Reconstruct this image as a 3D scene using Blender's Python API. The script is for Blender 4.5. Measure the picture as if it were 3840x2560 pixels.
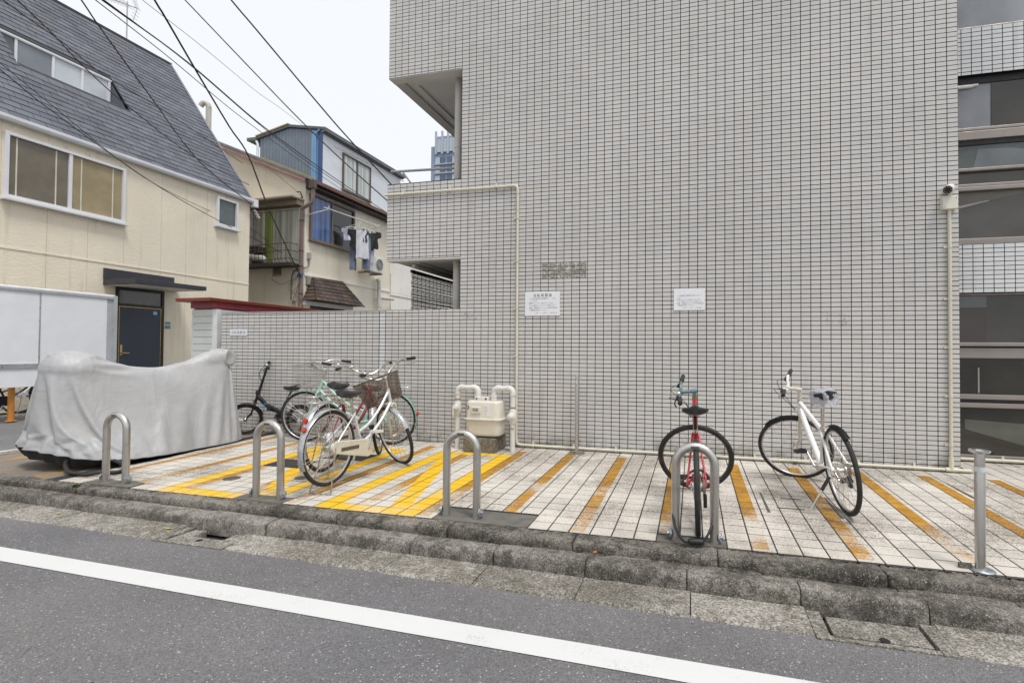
import bpy, bmesh, math, random
import numpy as np
from mathutils import Vector, Matrix, noise

random.seed(7)
RAD = math.radians
scene = bpy.context.scene
for o in list(bpy.data.objects):
    bpy.data.objects.remove(o, do_unlink=True)

# ------------------------------------------------------------------ camera
CAM_F, CAM_YAW, CAM_PITCH, CAM_ROLL = 1936.94, -0.261152, 0.018388, 0.006947   # f in px of a 3840 px wide frame
CAM_POS = Vector((2.0472, -6.2086, 1.2210))
PPX = 160.51
fw = Vector((math.sin(CAM_YAW) * math.cos(CAM_PITCH), math.cos(CAM_YAW) * math.cos(CAM_PITCH), math.sin(CAM_PITCH)))
rt = Vector((math.cos(CAM_YAW), -math.sin(CAM_YAW), 0))
up = rt.cross(fw)
rt2 = rt * math.cos(CAM_ROLL) + up * math.sin(CAM_ROLL)
up2 = -rt * math.sin(CAM_ROLL) + up * math.cos(CAM_ROLL)
cam_d = bpy.data.cameras.new('camera')
cam = bpy.data.objects.new('camera', cam_d)
scene.collection.objects.link(cam)
mw = Matrix.Identity(4)
for i in range(3):
    mw[i][0], mw[i][1], mw[i][2], mw[i][3] = rt2[i], up2[i], -fw[i], CAM_POS[i]
cam.matrix_world = mw
cam_d.sensor_width = 36
cam_d.lens = CAM_F / 3840 * 36
cam_d.shift_x = -PPX / 3840
cam_d.shift_y = -1.78 / 3840
cam_d.clip_start, cam_d.clip_end = 0.05, 2000
scene.camera = cam

# ------------------------------------------------------------------ sky, sun, exposure (overcast)
SUN_EL, SUN_ROT = RAD(66), RAD(200)
world = bpy.data.worlds.new('World')
scene.world = world
world.use_nodes = True
wn = world.node_tree
wn.nodes.clear()
sky = wn.nodes.new('ShaderNodeTexSky')
sky.sky_type = 'NISHITA'
sky.sun_disc = False
sky.sun_elevation = SUN_EL
sky.sun_rotation = SUN_ROT
sky.dust_density = 6.0
hs = wn.nodes.new('ShaderNodeHueSaturation')
hs.inputs['Saturation'].default_value = 0.12
wn.links.new(sky.outputs[0], hs.inputs['Color'])
mixw = wn.nodes.new('ShaderNodeMix')          # the cloud layer: an even pale white over the clear sky
mixw.data_type = 'RGBA'
mixw.inputs[0].default_value = 0.85
wn.links.new(hs.outputs[0], mixw.inputs[6])
mixw.inputs[7].default_value = (9.6, 9.85, 10.2, 1)
bg = wn.nodes.new('ShaderNodeBackground')
bg.inputs['Strength'].default_value = 0.072
wn.links.new(mixw.outputs[2], bg.inputs['Color'])
wo = wn.nodes.new('ShaderNodeOutputWorld')
wn.links.new(bg.outputs[0], wo.inputs[0])
sun_d = bpy.data.lights.new('sun', 'SUN')
sun_d.energy = 1.5
sun_d.angle = RAD(14)
sun_d.color = (1.0, 0.97, 0.93)
sun = bpy.data.objects.new('sun', sun_d)
scene.collection.objects.link(sun)
# light comes from behind the camera, from the right
sdir = Vector((0.75, -0.62, 0)).normalized() * math.cos(SUN_EL) + Vector((0, 0, math.sin(SUN_EL)))
sun.rotation_euler = sdir.to_track_quat('Z', 'Y').to_euler()
sky.sun_rotation = math.atan2(sdir.x, sdir.y)
scene.view_settings.view_transform = 'Standard'
scene.view_settings.look = 'None'
scene.view_settings.exposure = 0.60
scene.view_settings.gamma = 1.0
scene.view_settings.use_curve_mapping = False

# ------------------------------------------------------------------ helpers
COL = scene.collection
ORG = {}


class MB:
    """collects geometry; build() links it as ONE mesh object"""

    def __init__(self, xf=None):
        self.v, self.f, self.xf = [], [], xf

    def add(self, vs, fs):
        b = len(self.v)
        if self.xf is not None:
            vs = [self.xf @ Vector(p) for p in vs]
        self.v.extend([tuple(p) for p in vs])
        self.f.extend([tuple(i + b for i in f) for f in fs])
        return self

    def bb(self, x0, x1, y0, y1, z0, z1):
        return self.add([(x0, y0, z0), (x1, y0, z0), (x1, y1, z0), (x0, y1, z0), (x0, y0, z1), (x1, y0, z1), (x1, y1, z1), (x0, y1, z1)],
                        [(0, 3, 2, 1), (4, 5, 6, 7), (0, 1, 5, 4), (1, 2, 6, 5), (2, 3, 7, 6), (3, 0, 4, 7)])

    def ob(self, o, U, V, N, u0, u1, v0, v1, n0, n1):
        o, U, V, N = Vector(o), Vector(U), Vector(V), Vector(N)
        P = lambda u, v, n: o + U * u + V * v + N * n
        vs = [P(u0, v0, n0), P(u1, v0, n0), P(u1, v1, n0), P(u0, v1, n0), P(u0, v0, n1), P(u1, v0, n1), P(u1, v1, n1), P(u0, v1, n1)]
        fs = [(0, 3, 2, 1), (4, 5, 6, 7), (0, 1, 5, 4), (1, 2, 6, 5), (2, 3, 7, 6), (3, 0, 4, 7)]
        if U.cross(V).dot(N) < 0:
            fs = [f[::-1] for f in fs]
        return self.add(vs, fs)

    def tube(self, pts, r, n=8, closed=False, cap=True):
        pts = [Vector(p) for p in pts]
        m = len(pts)
        rs = r if isinstance(r, (list, tuple)) else [r] * m
        vs, fs = [], []
        prev = None
        for i in range(m):
            if closed:
                t = pts[(i + 1) % m] - pts[i - 1]
            else:
                t = pts[min(i + 1, m - 1)] - pts[max(i - 1, 0)]
            t.normalize()
            if prev is None:
                a = Vector((0, 0, 1)) if abs(t.z) < 0.9 else Vector((1, 0, 0))
                u = t.cross(a).normalized()
            else:
                u = (prev - t * prev.dot(t))
                if u.length < 1e-6:
                    u = t.orthogonal()
                u.normalize()
            prev = u
            w = t.cross(u)
            for k in range(n):
                an = 2 * math.pi * k / n
                vs.append(pts[i] + (u * math.cos(an) + w * math.sin(an)) * rs[i])
        rng = m if closed else m - 1
        for i in range(rng):
            j = (i + 1) % m
            for k in range(n):
                k2 = (k + 1) % n
                fs.append((i * n + k, i * n + k2, j * n + k2, j * n + k))
        if cap and not closed:
            fs.append(tuple(range(n))[::-1])
            fs.append(tuple((m - 1) * n + k for k in range(n)))
        return self.add(vs, fs)

    def lathe(self, prof, o=(0, 0, 0), axis=(0, 0, 1), n=20):
        o, axis = Vector(o), Vector(axis).normalized()
        u = axis.orthogonal().normalized()
        w = axis.cross(u)
        vs, fs = [], []
        for r, h in prof:
            for k in range(n):
                an = 2 * math.pi * k / n
                vs.append(o + axis * h + (u * math.cos(an) + w * math.sin(an)) * max(r, 1e-5))
        for i in range(len(prof) - 1):
            for k in range(n):
                k2 = (k + 1) % n
                fs.append((i * n + k, i * n + k2, (i + 1) * n + k2, (i + 1) * n + k))
        fs.append(tuple(range(n))[::-1])
        fs.append(tuple((len(prof) - 1) * n + k for k in range(n)))
        return self.add(vs, fs)

    def torus(self, c, axis, R, r, n=40, m=8, a0=0.0, a1=2 * math.pi, ref=None, flat=1.0):
        c, axis = Vector(c), Vector(axis).normalized()
        u = Vector(ref) if ref is not None else axis.orthogonal()
        u = (u - axis * u.dot(axis)).normalized()
        w = axis.cross(u)
        full = abs(a1 - a0 - 2 * math.pi) < 1e-6
        cnt = n if full else n + 1
        vs, fs = [], []
        for i in range(cnt):
            a = a0 + (a1 - a0) * i / n
            d = u * math.cos(a) + w * math.sin(a)
            for k in range(m):
                b = 2 * math.pi * k / m
                vs.append(c + d * (R + r * math.cos(b)) + axis * (r * flat * math.sin(b)))
        for i in range(n):
            j = (i + 1) % cnt
            for k in range(m):
                k2 = (k + 1) % m
                fs.append((i * m + k, j * m + k, j * m + k2, i * m + k2))
        return self.add(vs, fs)

    def prism(self, poly, a, b, axis='y'):
        """polygon extruded along an axis; poly in the two other coordinates"""
        n = len(poly)
        mk = {'y': lambda p, t: (p[0], t, p[1]), 'x': lambda p, t: (t, p[0], p[1]), 'z': lambda p, t: (p[0], p[1], t)}[axis]
        vs = [mk(p, a) for p in poly] + [mk(p, b) for p in poly]
        fs = [tuple(range(n)), tuple(range(2 * n - 1, n - 1, -1))]
        for i in range(n):
            j = (i + 1) % n
            fs.append((j, i, i + n, j + n))
        return self.add(vs, fs)

    def grid(self, nu, nv, fn, closed_u=False):
        vs = [fn(i / (nu if closed_u else nu - 1), j / (nv - 1)) for j in range(nv) for i in range(nu)]
        fs = []
        for j in range(nv - 1):
            for i in range(nu if closed_u else nu - 1):
                i2 = (i + 1) % nu
                fs.append((j * nu + i, j * nu + i2, (j + 1) * nu + i2, (j + 1) * nu + i))
        return self.add(vs, fs)

    def sphere(self, c, r, n=12, m=8, sz=(1, 1, 1)):
        c = Vector(c)
        prof = [(math.sin(math.pi * i / m), -math.cos(math.pi * i / m)) for i in range(m + 1)]
        vs, fs = [], []
        for rr, h in prof:
            for k in range(n):
                an = 2 * math.pi * k / n
                vs.append(c + Vector((math.cos(an) * rr * r * sz[0], math.sin(an) * rr * r * sz[1], h * r * sz[2])))
        for i in range(m):
            for k in range(n):
                k2 = (k + 1) % n
                fs.append((i * n + k, i * n + k2, (i + 1) * n + k2, (i + 1) * n + k))
        return self.add(vs, fs)

    def mesh(self, name, m, smooth=0, bevel=0.0, segs=2, fix=True):
        me = bpy.data.meshes.new(name)
        me.from_pydata(self.v, [], self.f)
        if bevel or fix:
            bm = bmesh.new()
            bm.from_mesh(me)
            if bevel:
                bmesh.ops.remove_doubles(bm, verts=bm.verts, dist=1e-5)
                bmesh.ops.bevel(bm, geom=[e for e in bm.edges if len(e.link_faces) == 2 and e.calc_face_angle(0) > 0.5], offset=bevel, segments=segs, affect='EDGES', clamp_overlap=True, profile=0.5)
            if fix:
                bmesh.ops.recalc_face_normals(bm, faces=bm.faces)
            bm.to_mesh(me)
            bm.free()
        me.update()
        if smooth:
            me.shade_smooth()
            me.set_sharp_from_angle(angle=RAD(smooth))
        if m is not None:
            me.materials.append(m)
        return me

    def build(self, name, m, parent=None, smooth=0, bevel=0.0, segs=2, origin=None, fix=True):
        off = Vector((0, 0, 0))
        if parent is not None:
            off = ORG.get(parent.name, Vector((0, 0, 0)))
        elif origin is not None:
            off = Vector(origin)
        if off.length:
            self.v = [(p[0] - off.x, p[1] - off.y, p[2] - off.z) for p in self.v]
        o = bpy.data.objects.new(name, self.mesh(name, m, smooth, bevel, segs, fix))
        COL.objects.link(o)
        if parent is not None:
            o.parent = parent
        else:
            o.location = off
        ORG[o.name] = off
        return o


def tag(o, label=None, cat=None, group=None, kind=None):
    if label:
        o['label'] = label
    if cat:
        o['category'] = cat
    if group:
        o['group'] = group
    if kind:
        o['kind'] = kind
    return o


def thing(name, label, cat, loc=(0, 0, 0), group=None, local=False):
    o = bpy.data.objects.new(name, None)
    o.empty_display_size = 0.1
    COL.objects.link(o)
    o.location = loc
    ORG[o.name] = Vector((0, 0, 0)) if local else Vector(loc)
    return tag(o, label, cat, group)


def struct(name, mb, m, **k):
    return tag(mb.build(name, m, **k), kind='structure')


def copy_tree(o, parent=None):
    c = o.copy()
    COL.objects.link(c)
    c.parent = parent
    for ch in o.children:
        copy_tree(ch, c)
    return c


def shared(name, me, loc, parent, rot=None):
    o = bpy.data.objects.new(name, me)
    COL.objects.link(o)
    o.parent = parent
    o.location = Vector(loc) - ORG.get(parent.name, Vector((0, 0, 0)))
    if rot is not None:
        o.rotation_euler = rot
    return o


def proj_px(P):
    d = Vector(P) - CAM_POS
    z = d.dot(fw)
    if z < 0.1:
        return None
    return (1920 + PPX + CAM_F * d.dot(rt2) / z, 1280 - CAM_F * d.dot(up2) / z, z)


# ------------------------------------------------------------------ materials
class NT:
    def __init__(self, name):
        self.m = bpy.data.materials.new(name)
        self.m.use_nodes = True
        self.t = self.m.node_tree
        self.b = self.t.nodes['Principled BSDF']

    def n(self, typ, **k):
        nd = self.t.nodes.new('ShaderNode' + typ)
        for a, v in k.items():
            setattr(nd, a, v)
        return nd

    def set(self, sock, v):
        if isinstance(v, bpy.types.NodeSocket):
            self.t.links.new(v, sock)
        elif v is not None:
            sock.default_value = v

    def math(self, op, a, b=None, c=None, clamp=False):
        nd = self.n('Math', operation=op, use_clamp=clamp)
        self.set(nd.inputs[0], a)
        if b is not None:
            self.set(nd.inputs[1], b)
        if c is not None:
            self.set(nd.inputs[2], c)
        return nd.outputs[0]

    def noise(self, scale, detail=3, rough=0.55, vec=None, dist=0.0):
        nd = self.n('TexNoise')
        nd.inputs['Scale'].default_value = scale
        nd.inputs['Detail'].default_value = detail
        nd.inputs['Roughness'].default_value = rough
        nd.inputs['Distortion'].default_value = dist
        if vec is not None:
            self.t.links.new(vec, nd.inputs['Vector'])
        return nd.outputs[0]

    def voro(self, scale, vec=None, out='Distance', feature='F1'):
        nd = self.n('TexVoronoi', feature=feature)
        nd.inputs['Scale'].default_value = scale
        if vec is not None:
            self.t.links.new(vec, nd.inputs['Vector'])
        return nd.outputs[out]

    def rng(self, v, a, b, c=0.0, d=1.0):
        nd = self.n('MapRange')
        nd.interpolation_type = 'SMOOTHSTEP'
        self.set(nd.inputs[0], v)
        for i, q in enumerate((a, b, c, d)):
            self.set(nd.inputs[i + 1], q)
        return nd.outputs[0]

    def mix(self, f, a, b):
        nd = self.n('Mix', data_type='RGBA')
        self.set(nd.inputs[0], f)
        for i, q in ((6, a), (7, b)):
            if not isinstance(q, bpy.types.NodeSocket):
                q = tuple(q) + ((1,) if len(q) == 3 else ())
            self.set(nd.inputs[i], q)
        return nd.outputs[2]

    def scale(self, col, f):
        nd = self.n('VectorMath', operation='SCALE')
        if not isinstance(col, bpy.types.NodeSocket):
            col = tuple(col)[:3]
        self.set(nd.inputs[0], col)
        self.set(nd.inputs[3], f)
        return nd.outputs[0]

    def pos(self):
        if not hasattr(self, '_p'):
            self._p = self.n('NewGeometry')
        return self._p.outputs['Position']

    def xyz(self):
        if not hasattr(self, '_x'):
            s = self.n('SeparateXYZ')
            self.t.links.new(self.pos(), s.inputs[0])
            self._x = s.outputs
        return self._x

    def island(self):
        self.pos()
        oi = self.n('ObjectInfo')
        return self.math('FRACT', self.math('ADD', self._p.outputs['Random Per Island'], oi.outputs['Random']))

    def bump(self, h, strength=0.3, dist=0.01):
        nd = self.n('Bump')
        nd.inputs['Strength'].default_value = strength
        nd.inputs['Distance'].default_value = dist
        self.set(nd.inputs['Height'], h)
        self.t.links.new(nd.outputs[0], self.b.inputs['Normal'])

    def out(self, col=None, rough=None, metal=None, spec=None):
        if col is not None and not isinstance(col, bpy.types.NodeSocket):
            col = tuple(col) + ((1,) if len(col) == 3 else ())
        self.set(self.b.inputs['Base Color'], col)
        self.set(self.b.inputs['Roughness'], rough)
        self.set(self.b.inputs['Metallic'], metal)
        self.set(self.b.inputs['Specular IOR Level'], spec)
        return self.m


MATS = {}


def mat(name, col, rough=0.5, metal=0.0, var=0.10, vs=4.0, bump=0.0, bs=60.0, spec=0.5, isl=0.0, grime=0.0, gcol=(0.05, 0.045, 0.035), gs=3.0, rust=0.0):
    if name in MATS:
        return MATS[name]
    t = NT(name)
    f = t.rng(t.noise(vs, 4, vec=t.pos()), 0.25, 0.75, 1 - var, 1 + var)
    if isl:
        f = t.math('MULTIPLY', f, t.rng(t.island(), 0, 1, 1 - isl, 1 + isl))
    c = t.scale(col, f)
    if grime:
        c = t.mix(t.math('MULTIPLY', t.rng(t.noise(gs, 6, 0.65, vec=t.pos()), 0.5, 0.75), grime), c, gcol)
    if rust:
        c = t.mix(t.math('MULTIPLY', t.rng(t.noise(45, 5, 0.7, vec=t.pos()), 0.56, 0.68), rust), c, (0.16, 0.06, 0.02))
    r = t.math('ADD', t.rng(t.noise(vs * 5, 3, vec=t.pos()), 0.3, 0.7, -0.08, 0.08), rough, clamp=True)
    if bump:
        t.bump(t.noise(bs, 4, vec=t.pos()), bump, 0.01)
    MATS[name] = t.out(c, r, metal, spec)
    return MATS[name]


# tile of the wall: satin glaze, every tile its own slight tint
def m_wall_tile(name, col, isl=0.034):
    t = NT(name)
    i = t.island()
    i2 = t.math('FRACT', t.math('MULTIPLY', i, 17.31))
    tint = t.mix(i2, (0.982, 0.993, 1.018), (1.014, 0.997, 0.982))
    mul = t.n('VectorMath', operation='MULTIPLY')
    t.t.links.new(tint, mul.inputs[0])
    mul.inputs[1].default_value = col
    f = t.rng(i, 0, 1, 1 - isl, 1 + isl)
    f = t.math('MULTIPLY', f, t.rng(t.noise(0.6, 4, vec=t.pos()), 0.25, 0.75, 0.93, 1.05))
    c = t.scale(mul.outputs[0], f)
    # rain streaks and splash dirt with a shape of their own
    x = t.xyz()
    mp = t.n('Mapping')
    mp.inputs['Scale'].default_value = (7, 7, 0.5)
    t.t.links.new(t.pos(), mp.inputs['Vector'])
    st = t.rng(t.noise(1.0, 5, 0.6, vec=mp.outputs[0]), 0.55, 0.78, 0, 0.26)
    c = t.mix(st, c, (0.30, 0.28, 0.24))
    low = t.math('MULTIPLY', t.rng(x[2], 0.02, 0.26, 1, 0), t.rng(t.noise(5, 5, 0.7, vec=t.pos()), 0.36, 0.68, 0, 0.85))
    c = t.mix(low, c, (0.17, 0.15, 0.11))
    t.bump(t.noise(26, 3, vec=t.pos()), 0.06, 0.004)
    return t.out(c, t.rng(t.noise(14, 3, vec=t.pos()), 0.3, 0.7, 0.28, 0.42), 0, 0.45)


M_WTILE = m_wall_tile('wall tile grey', (0.575, 0.56, 0.54))
M_WTILE_W = m_wall_tile('wall tile white', (0.66, 0.675, 0.675), 0.03)
M_GROUT = mat('grout dark', (0.016, 0.015, 0.017), 0.95, var=0.25, vs=9, spec=0.1)


def paint_masks(t):
    """orange stripes and yellow keep-clear boxes painted on the forecourt, in place coordinates"""
    x = t.xyz()
    X, Y = x[0], x[1]

    def step(v, a, soft=0.004, inv=False):
        return t.rng(v, a - soft, a + soft, 1, 0) if inv else t.rng(v, a - soft, a + soft, 0, 1)

    def rect(x0, x1, y0, y1):
        a = t.math('MULTIPLY', step(X, x0), step(X, x1, inv=True))
        b = t.math('MULTIPLY', step(Y, y0), step(Y, y1, inv=True))
        return t.math('MULTIPLY', a, b)

    def band(xc, slope, yc, hw, y0, y1):
        ctr = t.math('SUBTRACT', xc, t.math('MULTIPLY', t.math('SUBTRACT', Y, yc), slope))
        d = t.math('ABSOLUTE', t.math('SUBTRACT', X, ctr))
        b = t.math('MULTIPLY', step(Y, y0), step(Y, y1, inv=True))
        return t.math('MULTIPLY', step(d, hw, 0.008, inv=True), b)

    sx = t.math('MULTIPLY', t.math('FRACT', t.math('DIVIDE', t.math('SUBTRACT', X, 0.616 - 12.0), 0.6)), 0.6)
    st = t.math('MULTIPLY', step(sx, 0.106, inv=True), t.math('MULTIPLY', step(Y, -2.66), step(Y, -0.24, inv=True)))
    wear = t.math('ADD', t.math('MULTIPLY', t.noise(1.6, 4, vec=t.pos()), 0.75), t.math('MULTIPLY', t.noise(70, 4, 0.7, vec=t.pos()), 0.55))
    front = t.rng(Y, -2.7, -0.6, 0.10, -0.10)
    org = t.math('MULTIPLY', st, t.rng(t.math('ADD', wear, front), 0.66, 0.84, 1, 0.0))
    ys = [rect(-2.55, -2.40, -2.69, -0.52), rect(-1.49, -1.33, -2.69, -0.52), rect(-2.55, -1.33, -2.69, -2.55), rect(-2.55, -1.33, -0.65, -0.52),
          band(-1.88, 0.512, -1.78, 0.085, -2.6, -0.58),
          rect(-0.885, -0.725, -2.69, -0.47), rect(-0.14, 0.012, -2.69, -0.47), rect(-0.885, 0.012, -2.69, -2.55), rect(-0.885, 0.012, -0.60, -0.47),
          band(-0.54, 0.27, -1.3, 0.085, -2.6, -0.55)]
    y = ys[0]
    for q in ys[1:]:
        y = t.math('MAXIMUM', y, q)
    yel = t.math('MULTIPLY', y, t.rng(t.math('ADD', wear, t.rng(Y, -2.7, -1.2, 0.06, -0.12)), 0.66, 0.86, 1, 0.25))
    return org, yel


def m_floor(name, base, speck=1.0, isl=0.05, paint=True):
    t = NT(name)
    f = t.rng(t.noise(2.2, 4, vec=t.pos()), 0.25, 0.75, 0.90, 1.06)
    if isl:
        f = t.math('MULTIPLY', f, t.rng(t.island(), 0, 1, 1 - isl, 1 + isl))
    c = t.scale(base, f)
    x = t.xyz()
    # trodden dirt in patches and the dark grit in the pitted surface
    big = t.noise(0.9, 5, 0.6, vec=t.pos())
    mid = t.noise(7.0, 5, 0.7, vec=t.pos())
    dirt = t.math('MULTIPLY', t.rng(big, 0.42, 0.66), t.rng(mid, 0.38, 0.70, 0.15, 0.9))
    c = t.mix(t.math('MULTIPLY', dirt, 0.55), c, (0.22, 0.18, 0.13))
    grit = t.noise(85, 4, 0.8, vec=t.pos())
    gd = t.math('ADD', t.math('MULTIPLY', t.rng(big, 0.38, 0.60), 0.10), t.rng(x[1], -2.7, -1.9, -0.06, 0.0))
    g = t.rng(t.math('ADD', grit, gd), 0.565, 0.65, 0, 0.75 * speck)
    if paint:
        org, yel = paint_masks(t)
        c = t.mix(org, c, t.mix(t.rng(mid, 0.3, 0.7), (0.36, 0.17, 0.02), (0.52, 0.275, 0.035)))
        c = t.mix(yel, c, (0.74, 0.45, 0.02))
        g = t.math('MULTIPLY', g, t.math('SUBTRACT', 1.0, t.math('MULTIPLY', yel, 0.8)))
    c = t.mix(g, c, (0.085, 0.066, 0.048))
    t.bump(t.math('ADD', grit, t.math('MULTIPLY', mid, 0.4)), 0.25, 0.004)
    return t.out(c, 0.75, 0, 0.25)


M_FTILE = m_floor('paving tile', (0.60, 0.56, 0.505))
M_FJOINT = mat('paving joint', (0.028, 0.026, 0.023), 0.95, var=0.3, vs=12)
M_APRON = m_floor('apron concrete', (0.22, 0.195, 0.165), 0.5, 0, True)


def m_asphalt(name, base):
    t = NT(name)
    v = t.voro(170, vec=t.pos(), out='Color')
    sp = t.n('SeparateXYZ')
    t.t.links.new(v, sp.inputs[0])
    f = t.rng(sp.outputs[0], 0, 1, 0.74, 1.26)
    f = t.math('MULTIPLY', f, t.rng(t.noise(0.8, 5, 0.6, vec=t.pos()), 0.25, 0.75, 0.86, 1.12))
    c = t.scale(t.mix(t.noise(0.5, 3, vec=t.pos()), [base[0] * 1.03, base[1], base[2] * 0.95], [base[0] * 0.95, base[1] * 0.99, base[2] * 1.07]), f)
    c = t.mix(t.rng(sp.outputs[1], 0.982, 0.99), c, (0.46, 0.45, 0.43))
    c = t.mix(t.rng(t.voro(5.3, vec=t.pos()), 0.045, 0.02), c, (0.03, 0.03, 0.035))
    crk = t.voro(0.55, vec=t.pos(), feature='DISTANCE_TO_EDGE')
    wob = t.noise(3.0, 4, vec=t.pos())
    c = t.mix(t.math('MULTIPLY', t.rng(crk, 0.003, 0.001), t.rng(wob, 0.58, 0.66, 0, 0.5)), c, (0.05, 0.05, 0.05))
    c = t.mix(t.rng(t.noise(2.3, 4, 0.6, vec=t.pos(), dist=1.0), 0.62, 0.74, 0, 0.35), c, (base[0] * 0.7, base[1] * 0.7, base[2] * 0.72))
    h = t.math('ADD', t.voro(170, vec=t.pos()), t.math('MULTIPLY', t.noise(60, 4, vec=t.pos()), 0.8))
    t.bump(h, 0.55, 0.006)
    return t.out(c, 0.8, 0, 0.3)


def m_aggregate(name, base, dark, sc=190):
    t = NT(name)
    v = t.voro(sc, vec=t.pos(), out='Color')
    sp = t.n('SeparateXYZ')
    t.t.links.new(v, sp.inputs[0])
    f = t.rng(sp.outputs[0], 0, 1, 0.55, 1.45)
    f = t.math('MULTIPLY', f, t.rng(t.island(), 0, 1, 0.88, 1.1))
    c = t.scale(base, f)
    n1 = t.noise(2.6, 6, 0.7, vec=t.pos())
    n2 = t.noise(17, 6, 0.78, vec=t.pos())
    k = t.rng(t.math('ADD', t.math('MULTIPLY', n1, 0.6), t.math('MULTIPLY', n2, 0.5)), 0.46, 0.64, 0, 0.85)
    c = t.mix(k, c, t.scale(dark, f))
    n3 = t.noise(1.7, 4, vec=t.pos(), dist=0.5)
    c = t.mix(t.math('MULTIPLY', t.rng(n3, 0.56, 0.72), t.rng(n2, 0.48, 0.62)), c, (0.085, 0.085, 0.045))
    c = t.mix(t.rng(sp.outputs[1], 0.955, 0.97, 0, 0.5), c, (0.48, 0.46, 0.42))
    t.bump(t.math('ADD', t.voro(sc, vec=t.pos()), t.math('MULTIPLY', t.noise(70, 5, 0.7, vec=t.pos()), 0.8)), 0.45, 0.005)
    return t.out(c, 0.9, 0, 0.2)


M_ASPH = m_asphalt('asphalt road', (0.158, 0.153, 0.155))
M_ASPH2 = m_asphalt('asphalt yard', (0.17, 0.167, 0.17))
M_KERB = m_aggregate('kerb concrete', (0.24, 0.222, 0.198), (0.06, 0.054, 0.046))
M_GUT = m_aggregate('gutter concrete', (0.30, 0.28, 0.252), (0.135, 0.122, 0.10), 130)
M_EDGE = m_aggregate('edging concrete', (0.20, 0.183, 0.160), (0.036, 0.032, 0.027))
M_PAD = mat('mortar pad', (0.13, 0.122, 0.108), 0.9, var=0.25, vs=9, bump=0.3, bs=150, grime=0.5)


def m_line():
    t = NT('road paint white')
    w = t.math('ADD', t.math('MULTIPLY', t.noise(4, 4, vec=t.pos()), 0.5), t.math('MULTIPLY', t.noise(110, 3, 0.7, vec=t.pos()), 0.6))
    c = t.mix(t.rng(w, 0.62, 0.76, 0, 0.7), (0.62, 0.625, 0.615), (0.32, 0.31, 0.29))
    c = t.mix(t.rng(t.noise(1.3, 5, 0.6, vec=t.pos()), 0.5, 0.75, 0, 0.25), c, (0.50, 0.48, 0.44))
    t.bump(t.voro(170, vec=t.pos()), 0.2, 0.004)
    return t.out(c, 0.6, 0, 0.4)


# ------------------------------------------------------------------ ground
ZR = -0.190                                        # road level at the gutter
ky = lambda x: -0.022 * x                          # the kerb line runs very slightly off the wall's direction
struct('road', MB().add([(-300, -300, ZR), (300, -300, ZR), (300, -3.27 + ky(60), ZR), (60, -3.27 + ky(60), ZR), (-60, -3.27 + ky(-60), ZR), (-300, -3.27 + ky(-60), ZR)], [(0, 1, 2, 3, 4, 5)]), M_ASPH)
struct('ground', MB().add([(-300, -9.0, -0.245), (300, -9.0, -0.245), (300, 600, -0.245), (-300, 600, -0.245)], [(0, 1, 2, 3)]), mat('ground soil', (0.05, 0.046, 0.04), 0.9))
wl = MB()
xs = [-60 + 0.5 * i for i in range(241)]
for a, b in zip(xs[:-1], xs[1:]):
    j = lambda x, s: 0.004 * noise.noise((x * 3, s, 0))
    wl.add([(a, -3.877 - 0.0165 * a + j(a, 1), ZR + 0.004), (b, -3.877 - 0.0165 * b + j(b, 1), ZR + 0.004), (b, -3.718 - 0.0165 * b + j(b, 2), ZR + 0.004), (a, -3.718 - 0.0165 * a + j(a, 2), ZR + 0.004)], [(0, 1, 2, 3)])
struct('road_line', wl, m_line())

SL = 0.0136
fz = lambda y: SL * y                              # the forecourt falls a little towards the road
# paved forecourt: bed, tiles
fc = thing('forecourt', None, None, (0, 0, -0.05))
tag(fc, kind='structure')
bed = MB()
for x0, x1, y0, y1 in ((-3.9, 4.72, -2.70, 0.0), (4.72, 9.2, -2.70, 0.62)):
    bed.add([(x0, y0, fz(y0) - 0.0012), (x1, y0, fz(y0) - 0.0012), (x1, y1, fz(y1) - 0.0012), (x0, y1, fz(y1) - 0.0012)], [(0, 1, 2, 3)])
bed.build('mortar_bed', M_FJOINT, fc)
PADS = [(-3.44, -2.86, -2.69, -2.49), (-1.686, -1.186, -2.70, -2.545), (0.164, 0.914, -2.70, -2.40), (1.814, 2.264, -2.70, -2.57)]
HOLE = [(2.62, 2.96, -1.87, -1.32)]
g = 0.0042
rnd = random.Random(3)
tiles = []
for i in range(-26, 61):
    x0 = 0.014 + 0.15 * i
    for j in range(-18, 4):
        y0 = 0.005 + 0.15 * j
        if x0 < -3.74 - 0.0 or (j >= 0 and x0 < 4.70):
            continue
        cx, cy = x0 + 0.075, y0 + 0.075
        if any(a < cx < b and c < cy < d for a, b, c, d in PADS):
            continue
        q = proj_px((cx, cy, fz(cy)))
        vis = q and -60 < q[0] < 3900 and q[1] < 2600
        tiles.append((-(1 / q[2] ** 2 * abs(-(CAM_POS.z - fz(cy))) / q[2]) if vis else 0, cx, cy, rnd.uniform(-0.0003, 0.0008), rnd.uniform(-0.003, 0.003), rnd.uniform(-0.003, 0.003)))
tiles.sort()
hx = 0.075 - g
tm = MB()
b_ = 0.002
tm.add([(-hx, -hx, -0.012), (hx, -hx, -0.012), (hx, hx, -0.012), (-hx, hx, -0.012), (-hx, -hx, -b_), (hx, -hx, -b_), (hx, hx, -b_), (-hx, hx, -b_),
        (-hx + b_, -hx + b_, 0), (hx - b_, -hx + b_, 0), (hx - b_, hx - b_, 0), (-hx + b_, hx - b_, 0)],
       [(0, 1, 5, 4), (1, 2, 6, 5), (2, 3, 7, 6), (3, 0, 4, 7), (4, 5, 9, 8), (5, 6, 10, 9), (6, 7, 11, 10), (7, 4, 8, 11), (8, 9, 10, 11)])
tme = tm.mesh('floor_tile', M_FTILE)
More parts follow.
